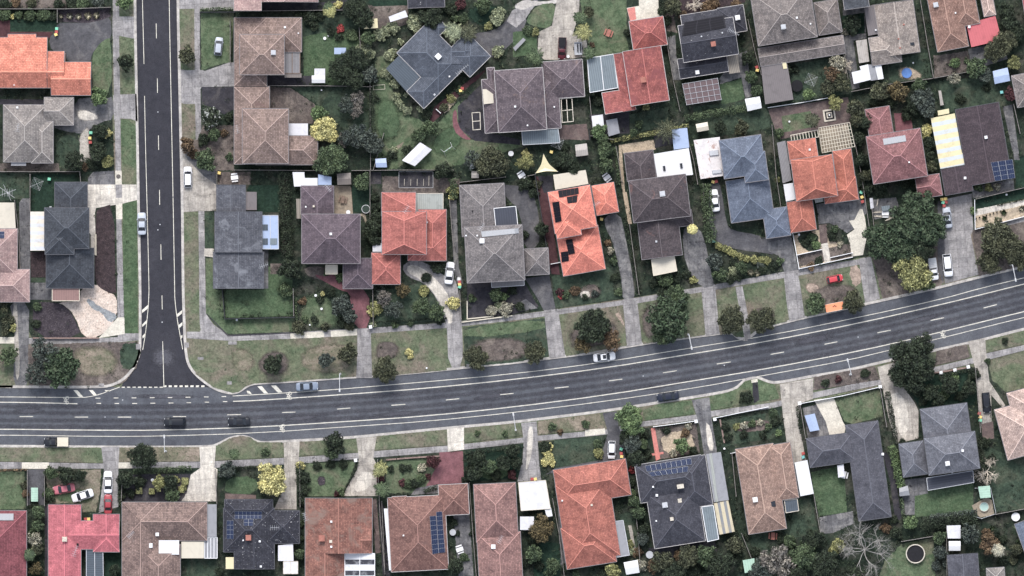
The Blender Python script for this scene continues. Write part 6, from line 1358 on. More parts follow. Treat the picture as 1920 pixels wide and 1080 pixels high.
for x,y,r,look in ((1904,969,8,'round white garden table'),(849,998,6,'round silver garden table'),(1218,1040,7,'grey satellite-like dish standing in a yard'),(653,398,4,'small round white patio table'),(958,288,5,'round cream garden table'),(885,312,5,'pale round rock basin'),(1141,250,2.5,'small round table')):
    round_thing('garden_table',x,y,r,.75,M_white if 'white' in look or 'cream' in look else M_alu,M_white if 'white' in look or 'cream' in look else M_alu,look,'garden table',.8,True)
def manhole(x,y,r,look):
    X,Y=W(x,y); m=MB(); m.disc(X,Y,GZ+.03,r*S,.02,20); o=m.build('manhole_cover',M_kerbdark); want(o,look,'manhole cover',x,y)
M_kerbdark=plain('cast iron',(96,90,86),.8,.3)
manhole(222,331,4.2,'round dark manhole cover in the footpath')
def ringx(x,y,r):
    X,Y=W(x,y); 
    for k,rr in enumerate((r,r*.6)):
        pass
    m=MB(); n=24
    for rr,w in ((r*S,.13),(r*.6*S,.1),(r*.25*S,.1)):
        for i in range(n):
            a,b=2*math.pi*i/n,2*math.pi*(i+1)/n; m.prism([(X+q*math.cos(t),Y+q*math.sin(t)) for q,t in ((rr,a),(rr,b),(rr-w,b),(rr-w,a))],GZ+.03,GZ+.05)
    o=m.build('paving_circle',M_terra); want(o,'ringed brick circle set in the paving','paving circle',x,y)
ringx(1298,478,6.5)
def pavilion(x,y):
    X,Y=W(x,y); o=empty('fountain',(X,Y,GZ),R(9)); 
    for k,(s,mat) in enumerate(((2.5,M_stone),(1.8,M_dark),(1.2,M_stone),(.7,M_dark))): m=MB(); m.box(0,0,.03+.03*k,s,s,.25+.04*k); m.build('basin_tier',mat,o)
    m=MB(); m.disc(0,0,.3,.22,.9,14,taper=.3); m.build('spout',M_white,o); want(o,'square tiered stone fountain','fountain',x,y)
pavilion(1555,216)
# front garden rocks, small white pots
for x,y,r in ((603,169,1.5),(573,545,0),(592,554,2.5),(603,579,2.3),(581,609,1.5),(1128,40,0),(1007,200,0),(1480,228,1.8),(1712,118,1.5),(1498,440,2.2),(800,690,1.6),(1358,841,2),(609,72,3),(616,67,2),(631,119,3),(1887,365,2),(286,900,3),(1065,106,3),(1440,50,0),(444,600,2),(1230,1036,2)):
    if r: 
        X,Y=W(x,y); m=MB(); m.disc(0,0,0,r*S*.7,.35,14,taper=-.35); m.disc(0,0,.35,r*S,.05,14); o=m.build('planter_pot',M_white,None,(X,Y,GZ)); want(o,'small white planter pot','planter',x,y,'pots and small garden things')
def service_pit(x,y,w=10,h=6):
    X,Y=W(x,y); m=MB(); m.box(0,0,0,w*S,h*S,.035); m.box(0,0,.035,w*S*.7,h*S*.6,.012); o=m.build('service_pit_cover',GM['concrete'],None,(X,Y,GZ+.02)); want(o,'rectangular concrete pit cover in the verge','pit cover',x,y,'pit covers')
for a in ((376,672,11,5),(430,718,9,6),(190,722,10,6),(335,841,10,7),(1311,627,10,8),(350,647,8,9),(259,650,8,10),(436,643,16,6),(1341,743,9,5),(1397,637,9,5),(879,686,9,6)): service_pit(*a)
def soccer(x,y):
    X,Y=W(x,y); o=MB(); P=[(-1.2,-.5),(1.2,-.35),(1.15,.6),(-1.25,.4)]
    for i in range(4): o.tube((P[i][0],P[i][1],.35),(P[(i+1)%4][0],P[(i+1)%4][1],.35),.045)
    for p in P: o.tube((p[0],p[1],0),(p[0],p[1],.35),.04)
    q=o.build('goal_frame',M_cream,None,(X,Y,GZ)); want(q,'cream rectangular frame lying on the lawn','goal frame',x,y)
soccer(711,164)
def swing(x,y,a):
    X,Y=W(x,y); r=empty('swing_set',(X,Y,GZ),R(a)); m=MB(); m.tube((-1,0,1.9),(1,0,1.9),.05)
    for s in(-1,1):
        for v in(-1,1): m.tube((s,0,1.9),(s*1.25,v*.9,0),.045)
    m.build('frame',M_galv,r)
    for s in(-.4,.4): m=MB(); m.box(s,0,.5,.4,.2,.04); m.tube((s-.18,0,.5),(s-.18,0,1.9),.012,n=4); m.tube((s+.18,0,.5),(s+.18,0,1.9),.012,n=4); m.build('seat',paint((120,190,150),'mint plastic'),r)
    tag(r,'mint-green swing set on the lawn below a plum-grey house','swing set')
swing(840,280,35)
def mast(x,y,label):
    X,Y=W(x,y); r=empty('antenna_mast',(X,Y,GZ)); m=MB(); 
    for i in range(3):
        a=i*2.094; m.tube((.25*math.cos(a),.25*math.sin(a),0),(.1*math.cos(a),.1*math.sin(a),9),.035)
        for k in range(10):
            z=k*.9; b=a+2.094; rr=.25-.15*z/9; m.tube((rr*math.cos(a),rr*math.sin(a),z),(rr*math.cos(b),rr*math.sin(b),z+.8),.02,n=4)
    m.build('lattice',M_galv,r); m=MB()
    for a in (20,115,-35): m.tube((-1.9*math.cos(R(a)),-1.9*math.sin(R(a)),9),(1.9*math.cos(R(a)),1.9*math.sin(R(a)),9),.035,n=4)
    for k in range(5): m.tube((-1+.5*k,-.8,9.1),(-1+.5*k,.8,9.1),.025,n=4)
    m.build('aerial',M_galv,r); tag(r,label,'antenna mast')
mast(18,362,'tall lattice radio mast with cross aerials behind the black corner house')
def clothesline(x,y,look):
    X,Y=W(x,y); r=empty('clothes_hoist',(X,Y,GZ)); m=MB(); m.tube((0,0,0),(0,0,1.9),.04); m.build('post',M_galv,r); m=MB()
    for k in range(4):
        a=k*1.571+.4; m.tube((0,0,1.85),(1.5*math.cos(a),1.5*math.sin(a),2.05),.025,n=4)
        for q in(.5,.75,1.): m.tube((1.5*q*math.cos(a),1.5*q*math.sin(a),2.05),(1.5*q*math.cos(a+1.571),1.5*q*math.sin(a+1.571),2.05),.012,n=3)
    m.build('arms',M_galv,r); want(r,look,'clothes hoist',x,y)
clothesline(1340,1052 if False else 545,'') if False else None
clothesline(552,340,'rotary clothes hoist') if False else None
clothesline(1045,268,'rotary clothes hoist in a back yard'); clothesline(70,345,'rotary clothes hoist on deep green turf'); clothesline(1520,150,'rotary clothes hoist on a shaded lawn')
# outdoor table sets and stored things
def table_set(x,y,c,look):
    X,Y=W(x,y); r=empty('outdoor_table',(X,Y,GZ),R(PR.uniform(0,90))); m=MB(); m.box(0,0,.7,1.5,.85,.05); m.build('table_top',c,r)
    for s in(-1,1):
        for v in(-1,1): m=MB(); m.box(s*.65,v*.35,0,.06,.06,.7); m.build('leg',c,r)
        m=MB(); m.box(0,s*.75,.42,1.3,.28,.05); m.box(-.5,s*.75,0,.06,.2,.42); m.box(.5,s*.75,0,.06,.2,.42); m.build('bench',c,r)
    want(r,look,'outdoor table',x,y)
table_set(440,333,M_white,'white outdoor table set'); table_set(1141,62,M_terra,'terracotta-coloured outdoor table'); table_set(1144,61,M_stone,'cream spotted table') if False else None
table_set(1138,333,M_white,'white-framed outdoor table'); table_set(643,374,M_wood,'brown timber outdoor table'); table_set(978,329,M_white,'white-topped outdoor table'); table_set(1449,1005,M_terra,'terracotta square outdoor table'); table_set(1582,890,M_white,'white outdoor table in a courtyard corner'); table_set(1660,400,M_white,'white stored table frame'); table_set(862,1030,M_white,'white-framed outdoor table')
for i,(x,y,a,L) in enumerate(((1650,398,4,30),(1655,407,-6,33),(1668,411,18,18),(1645,380,80,14))):
    X,Y=W(x,y); m=MB(); m.box(0,0,0,L*S,.18,.12,R(a)); m.box(.1,.22,0,L*S*.8,.1,.1,R(a+3)); o=m.build('timber_plank',M_stone,None,(X,Y,GZ+.05)); want(o,'pale plank stack lying in a cluttered yard','timber',x,y,'stored timber')
# topiary cubes
for x,y,s in ((261,920,11),(285,921,10),(347,902,12),(340,918,11)):
    X,Y=W(x,y); rnd=random.Random(int(x)); P_=[]
    for _ in range(900):
        u,v,w_=rnd.uniform(-1,1),rnd.uniform(-1,1),rnd.uniform(0,1); f=rnd.randrange(3); h=s*S/2
        if f==0: P_.append((u*h,v*h,1.0,0,0,2))
        else: P_.append((h*(1 if rnd.random()<.5 else -1),v*h,w_,1,0,.3) if f==1 else (u*h,h*(1 if rnd.random()<.5 else -1),w_,0,1,.3))
    V,F=leaf_quads(P_,.075,rnd); o=mesh_obj('topiary_cube',V,F,leafm('k'),None,(X,Y,GZ)); want(o,'clipped yellow-green cube shrub','shrub',x,y,'topiary cubes')
# ---------------------------------------------------------------- hedges
for s,w,c,h in (('1145,264 1180,258 1225,250 1290,236',9,'k',1.4),('1285,222 1330,214 1398,203',15,'g',1.6),('1322,345 1326,380 1330,420 1333,455',22,'g',2.2),('1152,275 1158,310 1160,345',7,'g',1.3),('1170,405 1178,440 1190,500 1198,545',8,'d',1.3),('250,884 300,882 358,878',11,'g',1.2),('225,892 226,948',9,'d',1.5),('1664,735 1672,780 1680,830',9,'d',1.6),('1670,835 1680,870 1690,912',18,'m',1.8),('1494,762 1502,812',6,'d',1.4),
   ('1725,985 1770,978 1830,972',26,'d',2.2),('1745,970 1830,960',12,'b',1.8),('671,868 643,926',4,'d',1.0),('732,929 768,927',8,'d',1),('795,922 822,912',9,'d',1),('726,861 822,858',3,'d',.6),('1690,935 1695,975',7,'g',1.4),('695,170 698,240 702,300',12,'d',2.0),('533,325 536,400 540,480',24,'d',2.4),('555,560 556,600',4,'g',.8),('872,850 975,838',8,'d',1.4),('100,885 156,890',12,'d',1.6),('0,882 50,881',5,'n',1.2),('425,878 480,876',6,'d',1.0),('560,872 565,940',13,'d',1.8),('850,335 851,372',16,'g',1.8),('378,18 438,17',7,'g',1.2),('8,566 10,628',14,'o',1.5),('1760,705 1826,692',9,'d',1.5),('1832,835 1842,870',20,'d',2.2),('1870,385 1920,374',3,'o',.5),('703,604 836,597',4,'d',.8),('1255,205 1262,238',5,'d',1.2)):
    hedge(parse(s),w,c,'long' if w<10 else 'broad',h)
# ---------------------------------------------------------------- palms and rosettes
for a in ((1087,35,13,'g'),(1093,62,17,'k'),(1003,108,18,'g'),(1105,100,12,'g'),(1248,245,24,'o'),(850,60,20,'l'),(878,62,18,'o'),(713,880,16,'k'),(716,917,14,'g'),(620,22,12,'k'),(57,1040,10,'g'),(440,850,9,'g'),(1522,225,14,'o'),(1870,1030,12,'z'),(1298,430,9,'y'),(617,15,9,'g')): palm(*a)
for x,y,r in ((131,30,8),(147,31,8),(165,30,9),(181,29,8),(115,31,5),(1408,511,9),(1420,512,8),(735,100,0),(1860,990,6),(1846,409,6),(1882,399,7),(1916,391,8),(1140,62,0)):
    if r: rosette(x,y,r,'z' if y<100 or r>7 else 'g')
for y in (338,352,366,382,400,418,436,455,472): rosette(535+PR.uniform(-2,2),y,8,'w','spiky whitish rosette plant')
for k in range(9): rosette(1832+k*9.5 if False else 1858+k*6.5-28,408.5-k*2.0+1,1.6,'d','tiny dark succulent')
# ---------------------------------------------------------------- trees
for a in ((235,2,16,'m'),(237,117,16,'d'),(351,105,17,'o'),(187,181,17,'m'),(398,221,20,'f'),(386,301,21,'g'),(402,268 if False else 252,13,'g'),(352,272,15,'n'),(118,688,36,'G'),(85,663,30,'b','loose'),(72,702,24,'b','loose'),(18,668,19,'g','loose'),
  (665,17,22,'d'),(684,34,20,'d'),(668,112,25,'d'),(642,130,26,'d'),(662,146,24,'d'),(692,140,17,'b'),(690,72,14,'g'),(808,33,23,'d'),(906,10,15,'g'),(650,197,17,'b','loose'),(670,185,15,'w','loose'),(668,208,14,'w','loose'),(597,212,15,'m'),(621,300,30,'g','dense'),(665,255,26,'b','loose'),(692,262,22,'b','loose'),(645,262,14,'w','loose'),(763,282,11,'d','loose'),(703,275,17,'b'),
  (885,300,18,'b','loose'),(918,303,27,'o','dense'),(938,310,20,'o','loose'),(700,428,18,'d'),(703,447,15,'d'),(706,408,12,'d'),(678,342,16,'g'),(543,505,20,'d'),(985,304,17,'k','loose'),(1058,300,18,'d'),(1075,315,14,'d'),(1134,282,16,'g'),(1136,310,15,'g'),(1130,262,12,'g'),(1104,24,11,'o'),(1262,12,18,'o'),(1122,247,15,'m'),(1188,250,8,'g'),
  (1570,118,17,'z','wispy'),(1560,138,17,'n','loose'),(1578,155,19,'o','loose'),(1550,165,15,'o'),(1515,177,12,'m'),(1598,45,18,'d'),(1565,193,15,'k','loose'),(1603,203,17,'o'),(1606,225,14,'o'),(1648,172,20,'o'),(1682,172,20,'h'),(1722,162,14,'g'),(1728,185,22,'b','loose'),(1738,205,17,'b'),(1712,200,14,'d'),(1788,148,12,'z','wispy'),(1830,128,20,'g'),(1845,140,15,'b'),(1887,22,16,'d'),(1893,45,17,'d'),(1906,62,15,'d'),(1880,82,24,'o','dense'),(1862,96,20,'o','dense'),(1900,118,14,'k','loose'),(1625,228,16,'d'),(1893,178,13,'p'),(1745,312,12,'o'),(1736,290,14,'d'),(1740,268,12,'d'),(1610,260,12,'d'),(1616,300,13,'d'),(1622,330,12,'o'),
  (1715,390,34,'G'),(1738,430,36,'G'),(1697,425,38,'G'),(1655,455,36,'G'),(1690,470,32,'G'),(1725,465,28,'d'),(1713,512,34,'k','dense'),(1735,530,16,'g'),(1868,448,36,'o'),(1853,492,22,'o'),(1898,470,28,'o'),(1915,490,20,'o','loose'),
  (1003,660,22,'o'),(893,670,23,'o'),(722,693,24,'o'),(653,662,18,'o'),(512,683,19,'d'),(611,675,15,'b'),(1112,612,34,'d','large'),(1140,632,20,'n','loose'),(1095,645,18,'h','loose'),(1150,645,16,'n','wispy'),(1255,595,42,'G'),(1268,560,24,'g'),(1243,625,24,'g'),(1370,600,27,'o'),(1428,600,26,'o'),(1182,786,27,'m'),(1528,570,20,'g'),(1598,566,22,'o'),
  (1703,668,36,'d','dense'),(1722,690,30,'d','dense'),(1688,702,24,'d','dense'),(1728,650,24,'d','dense'),(1712,715,24,'d','loose'),(269,855,26,'d','dense'),(512,899,31,'y','dense'),(628,832,21,'d'),(622,845,16,'g'),(426,880,16,'b'),(606,243,22,'y','dense'),(598,248,18,'y'),(615,236,16,'y'),(620,256,14,'y'),
  (640,572,20,'b'),(655,592,15,'b'),(755,545,14,'h','loose'),(790,575,18,'g','loose'),(738,580,18,'b','loose'),(890,887,16,'d'),(898,860,17,'d'),(916,875,15,'g'),(885,905 if False else 862,12,'d'),(945,868,15,'d'),(812,866,13,'p'),(1185,832,18,'b'),(1192,858,18,'d'),(1172,820,13,'d'),(1206,832,10,'g'),(1278,835,15,'m'),(1190,940,13,'g'),(1197,962,13,'g'),(1207,992,11,'d'),(1205,1010,12,'b'),
  (1016,992,25,'h','dense'),(1000,1038,17,'g'),(1036,1060,14,'g'),(1148,1070,15,'k'),(1240,1052,22,'o','loose'),(1290,1044,22,'o'),(1322,1042,20,'g'),(1352,1058,26,'d'),(1378,1022,17,'o'),(1262,1075,22,'d'),(1425,1068,24,'b','loose'),(1457,1052,32,'w','loose'),(1505,1043,26,'g'),(1525,1010,22,'d'),(1570,1024,15,'k'),(1545,1060,30,'d'),(1490,1075,22,'d'),(1600,1080,24,'d'),(1706,980,14,'m'),(1818,1000,20,'b','loose'),(1855,1018,22,'n','loose'),(1760,1008,13,'g'),(1762,1035,13,'b'),(1905,1030,12,'o'),(1838,872,12,'d'),
  (1780,722,18,'d'),(1745,735,16,'d'),(1815,728,15,'d'),(1760,750,12,'d'),(72,960,13,'g'),(72,985,12,'g'),(65,1010,15,'z','wispy'),(70,1030,12,'o'),(68,1066,14,'h','loose'),(216,1068,12,'d'),(563,1038,11,'g'),(413,1072,10,'d'),(855,1062,16,'d'),(125,890,17,'d'),(150,892,13,'d'),(96,887,13,'g'),(320,905,16,'d'),(325,928,16,'g','loose'),(300,905,14,'k'),(238,898,18,'d'),
  (1340,490,17,'b'),(1350,515,14,'g'),(1390,502,13,'g','loose'),(1015,430,13,'d'),(1110,170,10,'d'),(1475,170 if False else 130,9,'d'),(1400,110,12,'d'),(1408,145,12,'g'),(1418,170,12,'g'),(185,285,18,'d'),(142,302,20,'d','loose'),(190,247,15,'d'),(1350,238,12,'d'),(1390,240,14,'o'),(1242,22,11,'d'),(960,845,14,'d'),(968,868,12,'d'),(820,585,18,'g','loose'),(720,560,16,'w','loose'),(930,552,12,'g'),(830,320,16,'d'),(806,240,16,'g'),(785,255,14,'g'),(1655,352 if False else 345,12,'d')):
    tree(*a)
bare_tree(1620,1030,62,3,M_greybark,'large leafless grey tree spreading beside a round pool',7); bare_tree(1848,884,24,5,M_palebark,'pale leafless tree between two back lawns',5); bare_tree(1300,8,15,9,M_palebark,'small pale leafless shrub at the north edge',2.5); bare_tree(1580,120,17,12,M_palebark,'pale bare-branched shrub east of the taupe house',3)
# ---------------------------------------------------------------- shrubs
for a in ((8,28,13,'g'),(23,31,5,'y'),(35,28,8,'g'),(57,28,12,'g'),(82,28,13,'g'),(101,30,10,'d'),(10,8,12,'d'),(60,6,10,'o'),(110,8,10,'d'),(135,5,12,'d'),(155,6,13,'g'),(185,4,12,'b'),(30,4,10,'n'),(201,250,9,'y'),(202,304,12,'k'),(180,312,8,'d'),(430,295,8,'g'),(398,60 if False else 88,0,'g'),(364,290,10,'n'),(382,262,12,'d'),(430,220,9,'d'),(168,308,9,'d'),
  (635,9,8,'y'),(639,54,8,'r'),(660,66,12,'g'),(582,35,15,'d'),(590,50,9,'d'),(712,66,12,'l','medium'),(738,52,12,'l','medium'),(724,58,10,'l','medium'),(686,90,11,'l','medium'),(692,102,12,'l','medium'),(674,92,8,'l','medium'),(713,65,8,'l'),(779,43,17,'l','medium'),(784,58,9,'l'),(751,79,7,'l'),(730,105,11,'l'),(738,98,8,'l'),(722,137,10,'l'),(728,145,7,'l'),(741,157,10,'l'),(742,180,8,'l'),(748,192,8,'l'),(755,202,7,'l'),(764,208,9,'l'),(788,204,7,'l'),(761,178,5,'l'),(764,165,6,'l'),(852,34,8,'g'),(869,35,10,'g'),(932,34,15,'l'),(938,22,10,'l'),(916,49,8,'k'),(934,97,12,'l','medium'),(863,8,11,'p'),(845,18,12,'d'),(862,170,8,'g'),(846,185,9,'k'),(832,202,9,'o'),(905,20,9,'g'),(660,40,0,'g'),(620,60,8,'d'),(635,70,8,'d'),(600,30,10,'d'),(560,30,8,'d'),(700,150,10,'d'),(704,185,8,'d'),(800,215,10,'d'),(735,290,10,'d'),(738,282,8,'l'),(725,300,9,'d'),
  (1004,60,8,'k'),(990,58,10,'g'),(1245,5,10,'d'),(1250,40,10,'d'),(1325,12,12,'n'),(1340,5,10,'n'),(1380,10,10,'n'),(1280,28,9,'n'),(1198,233,8,'g'),(1110,85,6,'n'),(1176,60,7,'d'),(1212,200,7,'k'),(1120,190,10,'d'),(1490,130,8,'d'),(1600,60,8,'o'),(1583,60,7,'z'),(1738,243,12,'y'),(1735,255,8,'k'),(1790,118,10,'m'),(1812,115,6,'g'),(1800,185,10,'d'),(1850,165,8,'d'),(1462,249,9,'g'),(1455,295,0,'g'),(1458,337,5,'k'),(1700,255,0,'g'),(1755,220,8,'d'),(1640,190,12,'d'),(1665,195,12,'d'),(1700,215,12,'d'),
  (850,358,12,'k'),(848,368,8,'y'),(637,520,9,'m'),(612,512,6,'g'),(705,390,8,'d'),(702,370,9,'d'),(715,410,6,'d'),(985,345,14,'d'),(1000,362,10,'d'),(985,440,8,'d'),(1020,460,9,'d'),(1008,345,8,'o'),(1040,310,9,'d'),(985,288,8,'y'),(1295,430,0,'y'),(820,500,14,'d'),(800,520,10,'d'),(880,378,0,'g'),(1247,525,15,'g'),(1225,530,10,'d'),(1270,520,10,'d'),(1300,525,8,'k'),(1288,515,8,'d'),(1240,548,9,'d'),(1355,518,12,'l'),(1375,508,9,'l'),(1370,525,9,'d'),(1385,520,8,'d'),(1430,505,9,'d'),(1450,498,10,'d'),(1462,490,8,'g'),(1375,490,9,'d'),(1425,498,7,'b'),
  (1625,352,14,'d'),(1650,358,12,'d'),(1695,345,10,'d'),(1853,352,8,'k'),(1835,352,8,'g'),(1870,350,7,'z'),(1825,395,7,'m'),(1846,409,0,'g'),(1510,455,8,'d'),(1522,445,9,'g'),(1530,460,9,'m'),(1565,430,8,'g'),(1560,445,9,'d'),(1575,458,6,'z'),(1535,490,9,'d'),(1520,500,8,'n'),(1600,470,0,'g'),(1490,562,0,'g'),(1548,588,0,'g'),
  (535,545,14,'g'),(560,615,13,'o'),(609,613,8,'o'),(656,610,10,'o'),(705,577,14,'k'),(697,586,8,'y'),(700,608,6,'l'),(715,550,12,'b'),(795,546,11,'k'),(850,568,13,'y'),(766,660,7,'y'),(770,668,6,'y'),(825,600,9,'d'),(922,582,11,'z'),(948,580,14,'z'),(936,574,9,'l'),(945,556,8,'m'),(930,560,7,'g'),(885,560,8,'g'),(960,545,9,'d'),(912,585,0,'g'),(568,565,8,'n'),(600,562,8,'d'),(590,600,8,'d'),(640,605,9,'d'),(605,551,5,'y'),(740,610,7,'g'),(770,608,6,'g'),(975,575,9,'d'),(620,548,9,'d'),(572,598,7,'g'),
  (1050,548,8,'p'),(1060,553,8,'g'),(1052,556,5,'r'),(1097,557,6,'d'),(1078,545,10,'n'),(1115,550,7,'b'),(1155,520,10,'d'),(1150,490,8,'g'),(1145,470,7,'z'),(1160,548,8,'g'),(1140,455,7,'n'),(1398,745,13,'d'),(1445,740,0,'g'),(1098,795,8,'g'),(1035,800,8,'g'),(1050,810,6,'n'),(1548,718,8,'d'),(1572,711,7,'p'),(1622,700,9,'d'),(1852,677,6,'g'),(1884,639,7,'d'),(1825,702,12,'d'),(1680,720 if False else 745,0,'g'),(1770,740,10,'g'),(1800,742,10,'d'),(1790,708,9,'m'),(1730,752,9,'d'),(1720,735,10,'d'),
  (45,910,8,'o'),(48,925,7,'n'),(92,925,11,'g'),(95,935,8,'d'),(230,930,7,'d'),(230,915,7,'d'),(262,905,12,'d'),(245,925,9,'d'),(355,900,0,'g'),(330,900,8,'k'),(345,912,7,'k'),(498,847,8,'g'),(563,873,9,'y'),(571,895,12,'d'),(569,918,12,'d'),(568,940,10,'d'),(595,873,9,'d'),(620,870,9,'d'),(644,870,9,'d'),(632,925,6,'p'),(640,922,8,'g'),(714,897,8,'p'),(733,879,7,'d'),(755,877,8,'d'),(766,877,7,'d'),(791,877,9,'z'),(790,898,10,'g'),(803,893,6,'p'),(778,906,10,'d'),(765,907,9,'g'),(754,905,7,'p'),(610,903,0,'d'),(895,812,6,'g'),(947,813,6,'g'),(930,890,11,'d'),(960,890,9,'p'),(880,882,11,'d'),(872,900,8,'d'),(565,1010,6,'g'),(565,982,6,'g'),(1022,838,12,'d'),(1030,838,8,'y'),(1025,848,9,'y'),(1030,858,9,'y'),(1023,866,9,'y'),(1035,868,7,'y'),(1122,850,10,'k','medium'),(1120,832,9,'g'),(1184,881,7,'r'),(1300,845,9,'d'),(1215,852,8,'d'),(1210,815,8,'d'),(1250,808,8,'d'),(1262,850,8,'z'),(1290,800,7,'z'),(1285,812,9,'n'),
  (1360,800,9,'d'),(1380,800,7,'k'),(1395,798,8,'z'),(1410,795,8,'g'),(1425,792,7,'z'),(1450,775,9,'g'),(1455,790,10,'d'),(1395,815,8,'d'),(1430,815,8,'d'),(1460,812,7,'m'),(1365,820,9,'d'),(1440,800,7,'g'),(1360,775,0,'g'),(1692,830,8,'d'),(1850,1000,10,'n'),(1845,830,12,'d'),(1832,860,10,'d'),(1845,895,9,'d'),(1590,1000,0,'g'),(1675,975,9,'d'),(1760,985,10,'d'),(1800,985,12,'d'),(1680,1000,12,'d'),(1660,990,10,'n'),(1480,1015,13,'g'),(1510,1020,12,'g'),(1400,1060,14,'d'),(1380,1045,12,'d'),(1415,1035,10,'d'),(1195,1035,10,'n'),(1225,1062,13,'n'),(1200,1060,12,'z'),(1185,1035,8,'l'),(1180,1020,9,'k'),(1300,1070,14,'d'),(1330,1070,14,'d'),(1275,1040,12,'n'),(1060,1065,10,'d'),(1080,1075,8,'g'),(1130,1075,9,'d'),(1010,1060,10,'d'),(985,1055,9,'d'),(1030,1075,9,'g'),(1005,965,9,'d'),(1000,1015,11,'d'),(858,1000,6,'d'),(852,980,7,'d'),(885,1000,6,'d'),(870,1045,9,'g'),(1183,905,9,'d'),(1186,925,8,'g'),(1215,945,8,'b'),(1860,860,9,'d'),(1775,1055,9,'b'),(1755,1060,10,'b'),(1880,1010,9,'d'),(1900,1050,9,'o'),(1880,1050,10,'d'),(1865,1000,9,'d'),(1915,1015,9,'g'),(1400,1005,8,'d'),(1375,1000,10,'d'),(1490,950,7,'d'),(1465,1010,9,'d'),
  (60,1000,8,'g'),(62,1050,9,'d'),(70,1078,9,'d'),(65,945,9,'d'),(68,607,9,'d'),(70,575,9,'g'),(62,620,0,'g'),(22,600,8,'o'),(24,615,8,'k'),(5,590,12,'d'),(12,610,10,'d'),(160,312,8,'n'),(420,250,8,'n'),(1060,275,9,'d')):
    if a[2]: shrub(*a)
for x,y in ((1347,461),(1357,466),(1367,471),(1377,476),(1388,481),(1400,485),(1413,487),(1427,487),(1439,488)): shrub(x,y,7.5,'k','small','olive-yellow ball shrub')

# ---------------------------------------------------------------- vegetable frame, road furniture
def veg_frame():
    X,Y=W(780,337); r=empty('netting_frame',(X,Y,GZ)); hw,hh=32*S,15*S; m=MB()
    for s in(-1,1): m.tube((-hw,s*hh,.5),(hw,s*hh,.5),.04,n=4); m.tube((s*hw,-hh,.5),(s*hw,hh,.5),.04,n=4)
    for s in(-1,1):
        for t in(-1,1): m.tube((s*hw,t*hh,0),(s*hw,t*hh,.5),.04,n=4)
    m.build('frame',M_galv,r)
    for x in (-22,-10,2,14,24): m=MB(); m.tube((x*S,-hh*.75,.45),(x*S+.05,hh*(.1 if x<20 else .5),.5),.05,n=4); m.build('stake',M_stone,r)
    tag(r,'dark netted vegetable frame with pale stakes north of the coral-red house','garden frame')
veg_frame()
def topy(x): return 790-(x/1920)*130
for x,y in ((296,210),(300,421),(296,431),(304,604),(1000,706),(1206,705),(1358,685),(1609,632),(230,750),(197,782)):
    X,Y=W(x,y); m=MB(); m.disc(X,Y,.024,.13,.02,12); o=m.build('road_valve_cover',M_alu); want(o,'small pale metal cover in the road','valve cover',x,y)
# ---------------------------------------------------------------- undergrowth: what nobody could count
def pip(x,y,p):
    c=False; j=len(p)-1
    for i in range(len(p)):
        if (p[i][1]>y)!=(p[j][1]>y) and x<(p[j][0]-p[i][0])*(y-p[i][1])/(p[j][1]-p[i][1])+p[i][0]: c=not c
        j=i
    return c
PBB=[(min(q[0] for q in p),max(q[0] for q in p),min(q[1] for q in p),max(q[1] for q in p),p,m) for p,m in ALLP]
def topmat(x,y):
    t='verge'
    for a,b,c,d,p,m in PBB:
        if a<=x<=b and c<=y<=d and pip(x,y,p): t=m
    return t
def in_house(x,y): 
    P_=W(x,y); return any(b.inside(P_,-.1) for b in ALLB)
def segd(x,y,a,b):
    dx,dy=b[0]-a[0],b[1]-a[1]; t=max(0,min(1,((x-a[0])*dx+(y-a[1])*dy)/(dx*dx+dy*dy+1e-9))); return math.hypot(x-a[0]-t*dx,y-a[1]-t*dy)
from mathutils import noise as mnoise
URN=random.Random(77); UG={'west':([],[]),'north-east':([],[]),'south':([],[])}
PROB={'yard':.75,'lawn_dark':.16,'soil':.20,'lawn_deep':.05,'lawn':.03,'lawn_bright':.03,'mulch':.05,'dark_paving':.06}
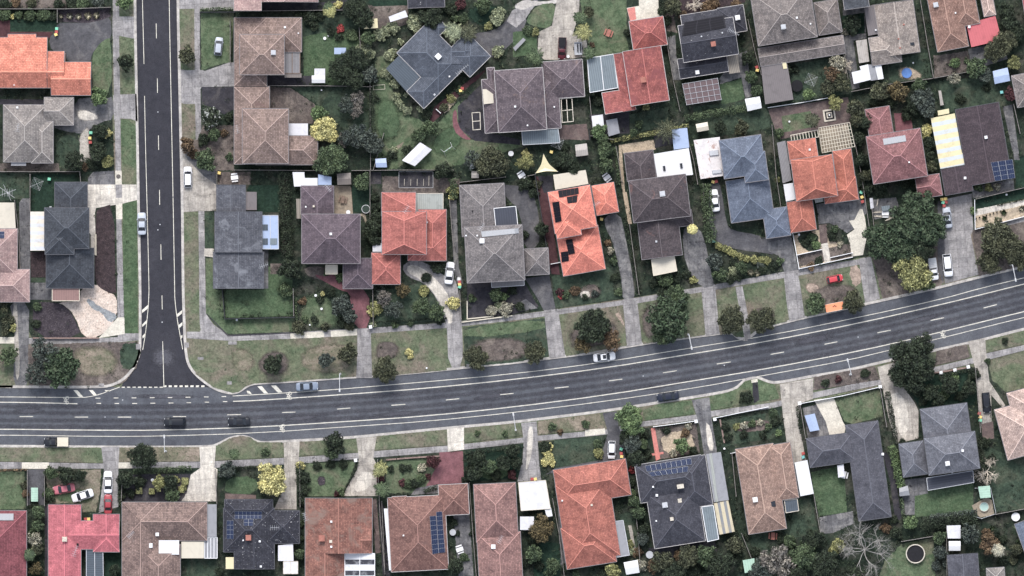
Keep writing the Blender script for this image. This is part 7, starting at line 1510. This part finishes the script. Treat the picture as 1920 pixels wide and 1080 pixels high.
for _ in range(26000):
    x=URN.uniform(0,1920); y=URN.uniform(0,1080)
    t=topmat(x,y); pr=PROB.get(t,0)
    if not pr: continue
    nf=min((segd(x,y,a,b) for l in FENCES for a,b in zip(l,l[1:]) if min(a[0],b[0])-12<x<max(a[0],b[0])+12 and min(a[1],b[1])-12<y<max(a[1],b[1])+12),default=99)
    if nf<9: pr=max(pr,.62)
    if nf<1.2: continue
    v=mnoise.noise(Vector((x*.045,y*.045,3)))
    if URN.random()>pr*(.45+1.6*max(0,v+.25)) or in_house(x,y): continue
    k='south' if y>780-.0*x and y>topy(x) else ('west' if x<300 else 'north-east')
    X,Y=W(x,y); rr=URN.uniform(.22,.5); hh=URN.uniform(.25,.7); pts=[]
    for _k in range(16):
        d=Vector((URN.gauss(0,1),URN.gauss(0,1),URN.gauss(.3,.8))).normalized(); pts.append((X+d.x*rr,Y+d.y*rr,GZ+.08+max(0,hh*(.5+.5*d.z)),d.x,d.y,d.z))
    V,F=leaf_quads(pts,.10,URN); L_=UG[k]; n0=len(L_[0]); L_[0].extend(V); L_[1].extend([tuple(i+n0 for i in f) for f in F])
for k,(V,F) in UG.items():
    if V:
        o=mesh_obj('undergrowth',V,F,leafm('d')); tag(o,'dark low undergrowth filling the garden edges of the %s block'%k,'undergrowth',kind='stuff')
# ---------------------------------------------------------------- labels, light, camera
flush_labels()
w=bpy.data.worlds.new('World'); scene.world=w; w.use_nodes=True; nt=w.node_tree
bg=nt.nodes['Background']; sky=nt.nodes.new('ShaderNodeTexSky'); sky.sky_type='NISHITA'; sky.sun_disc=False
SUN_EL=50; SUN_AZ=-8            # from the north (top of the plan), slightly west
sky.sun_elevation=R(SUN_EL); sky.sun_rotation=R(SUN_AZ); sky.air_density=1.0; sky.dust_density=2.5; sky.ozone_density=1.0
hs=nt.nodes.new('ShaderNodeHueSaturation'); hs.inputs['Saturation'].default_value=.48; nt.links.new(sky.outputs[0],hs.inputs['Color']); nt.links.new(hs.outputs[0],bg.inputs[0]); bg.inputs[1].default_value=.15
L=bpy.data.lights.new('sun','SUN'); L.energy=1.45; L.angle=R(22); L.color=(1,.96,.92)
lo=bpy.data.objects.new('sun',L); COL.objects.link(lo); d=Vector((math.sin(R(SUN_AZ))*math.cos(R(SUN_EL)),math.cos(R(SUN_AZ))*math.cos(R(SUN_EL)),math.sin(R(SUN_EL))))
lo.rotation_euler=d.to_track_quat('Z','Y').to_euler(); lo.location=d*300
H_CAM=2000.
cam=bpy.data.cameras.new('camera'); co=bpy.data.objects.new('camera',cam); COL.objects.link(co); co.location=(0,0,H_CAM)
cam.sensor_width=36; cam.lens=36*H_CAM/(1920*S); cam.clip_start=50; cam.clip_end=6000; scene.camera=co
scene.view_settings.view_transform='Standard'; scene.view_settings.look='None'; scene.view_settings.exposure=.80; scene.view_settings.gamma=1
scene.cycles.max_bounces=5; scene.cycles.diffuse_bounces=3
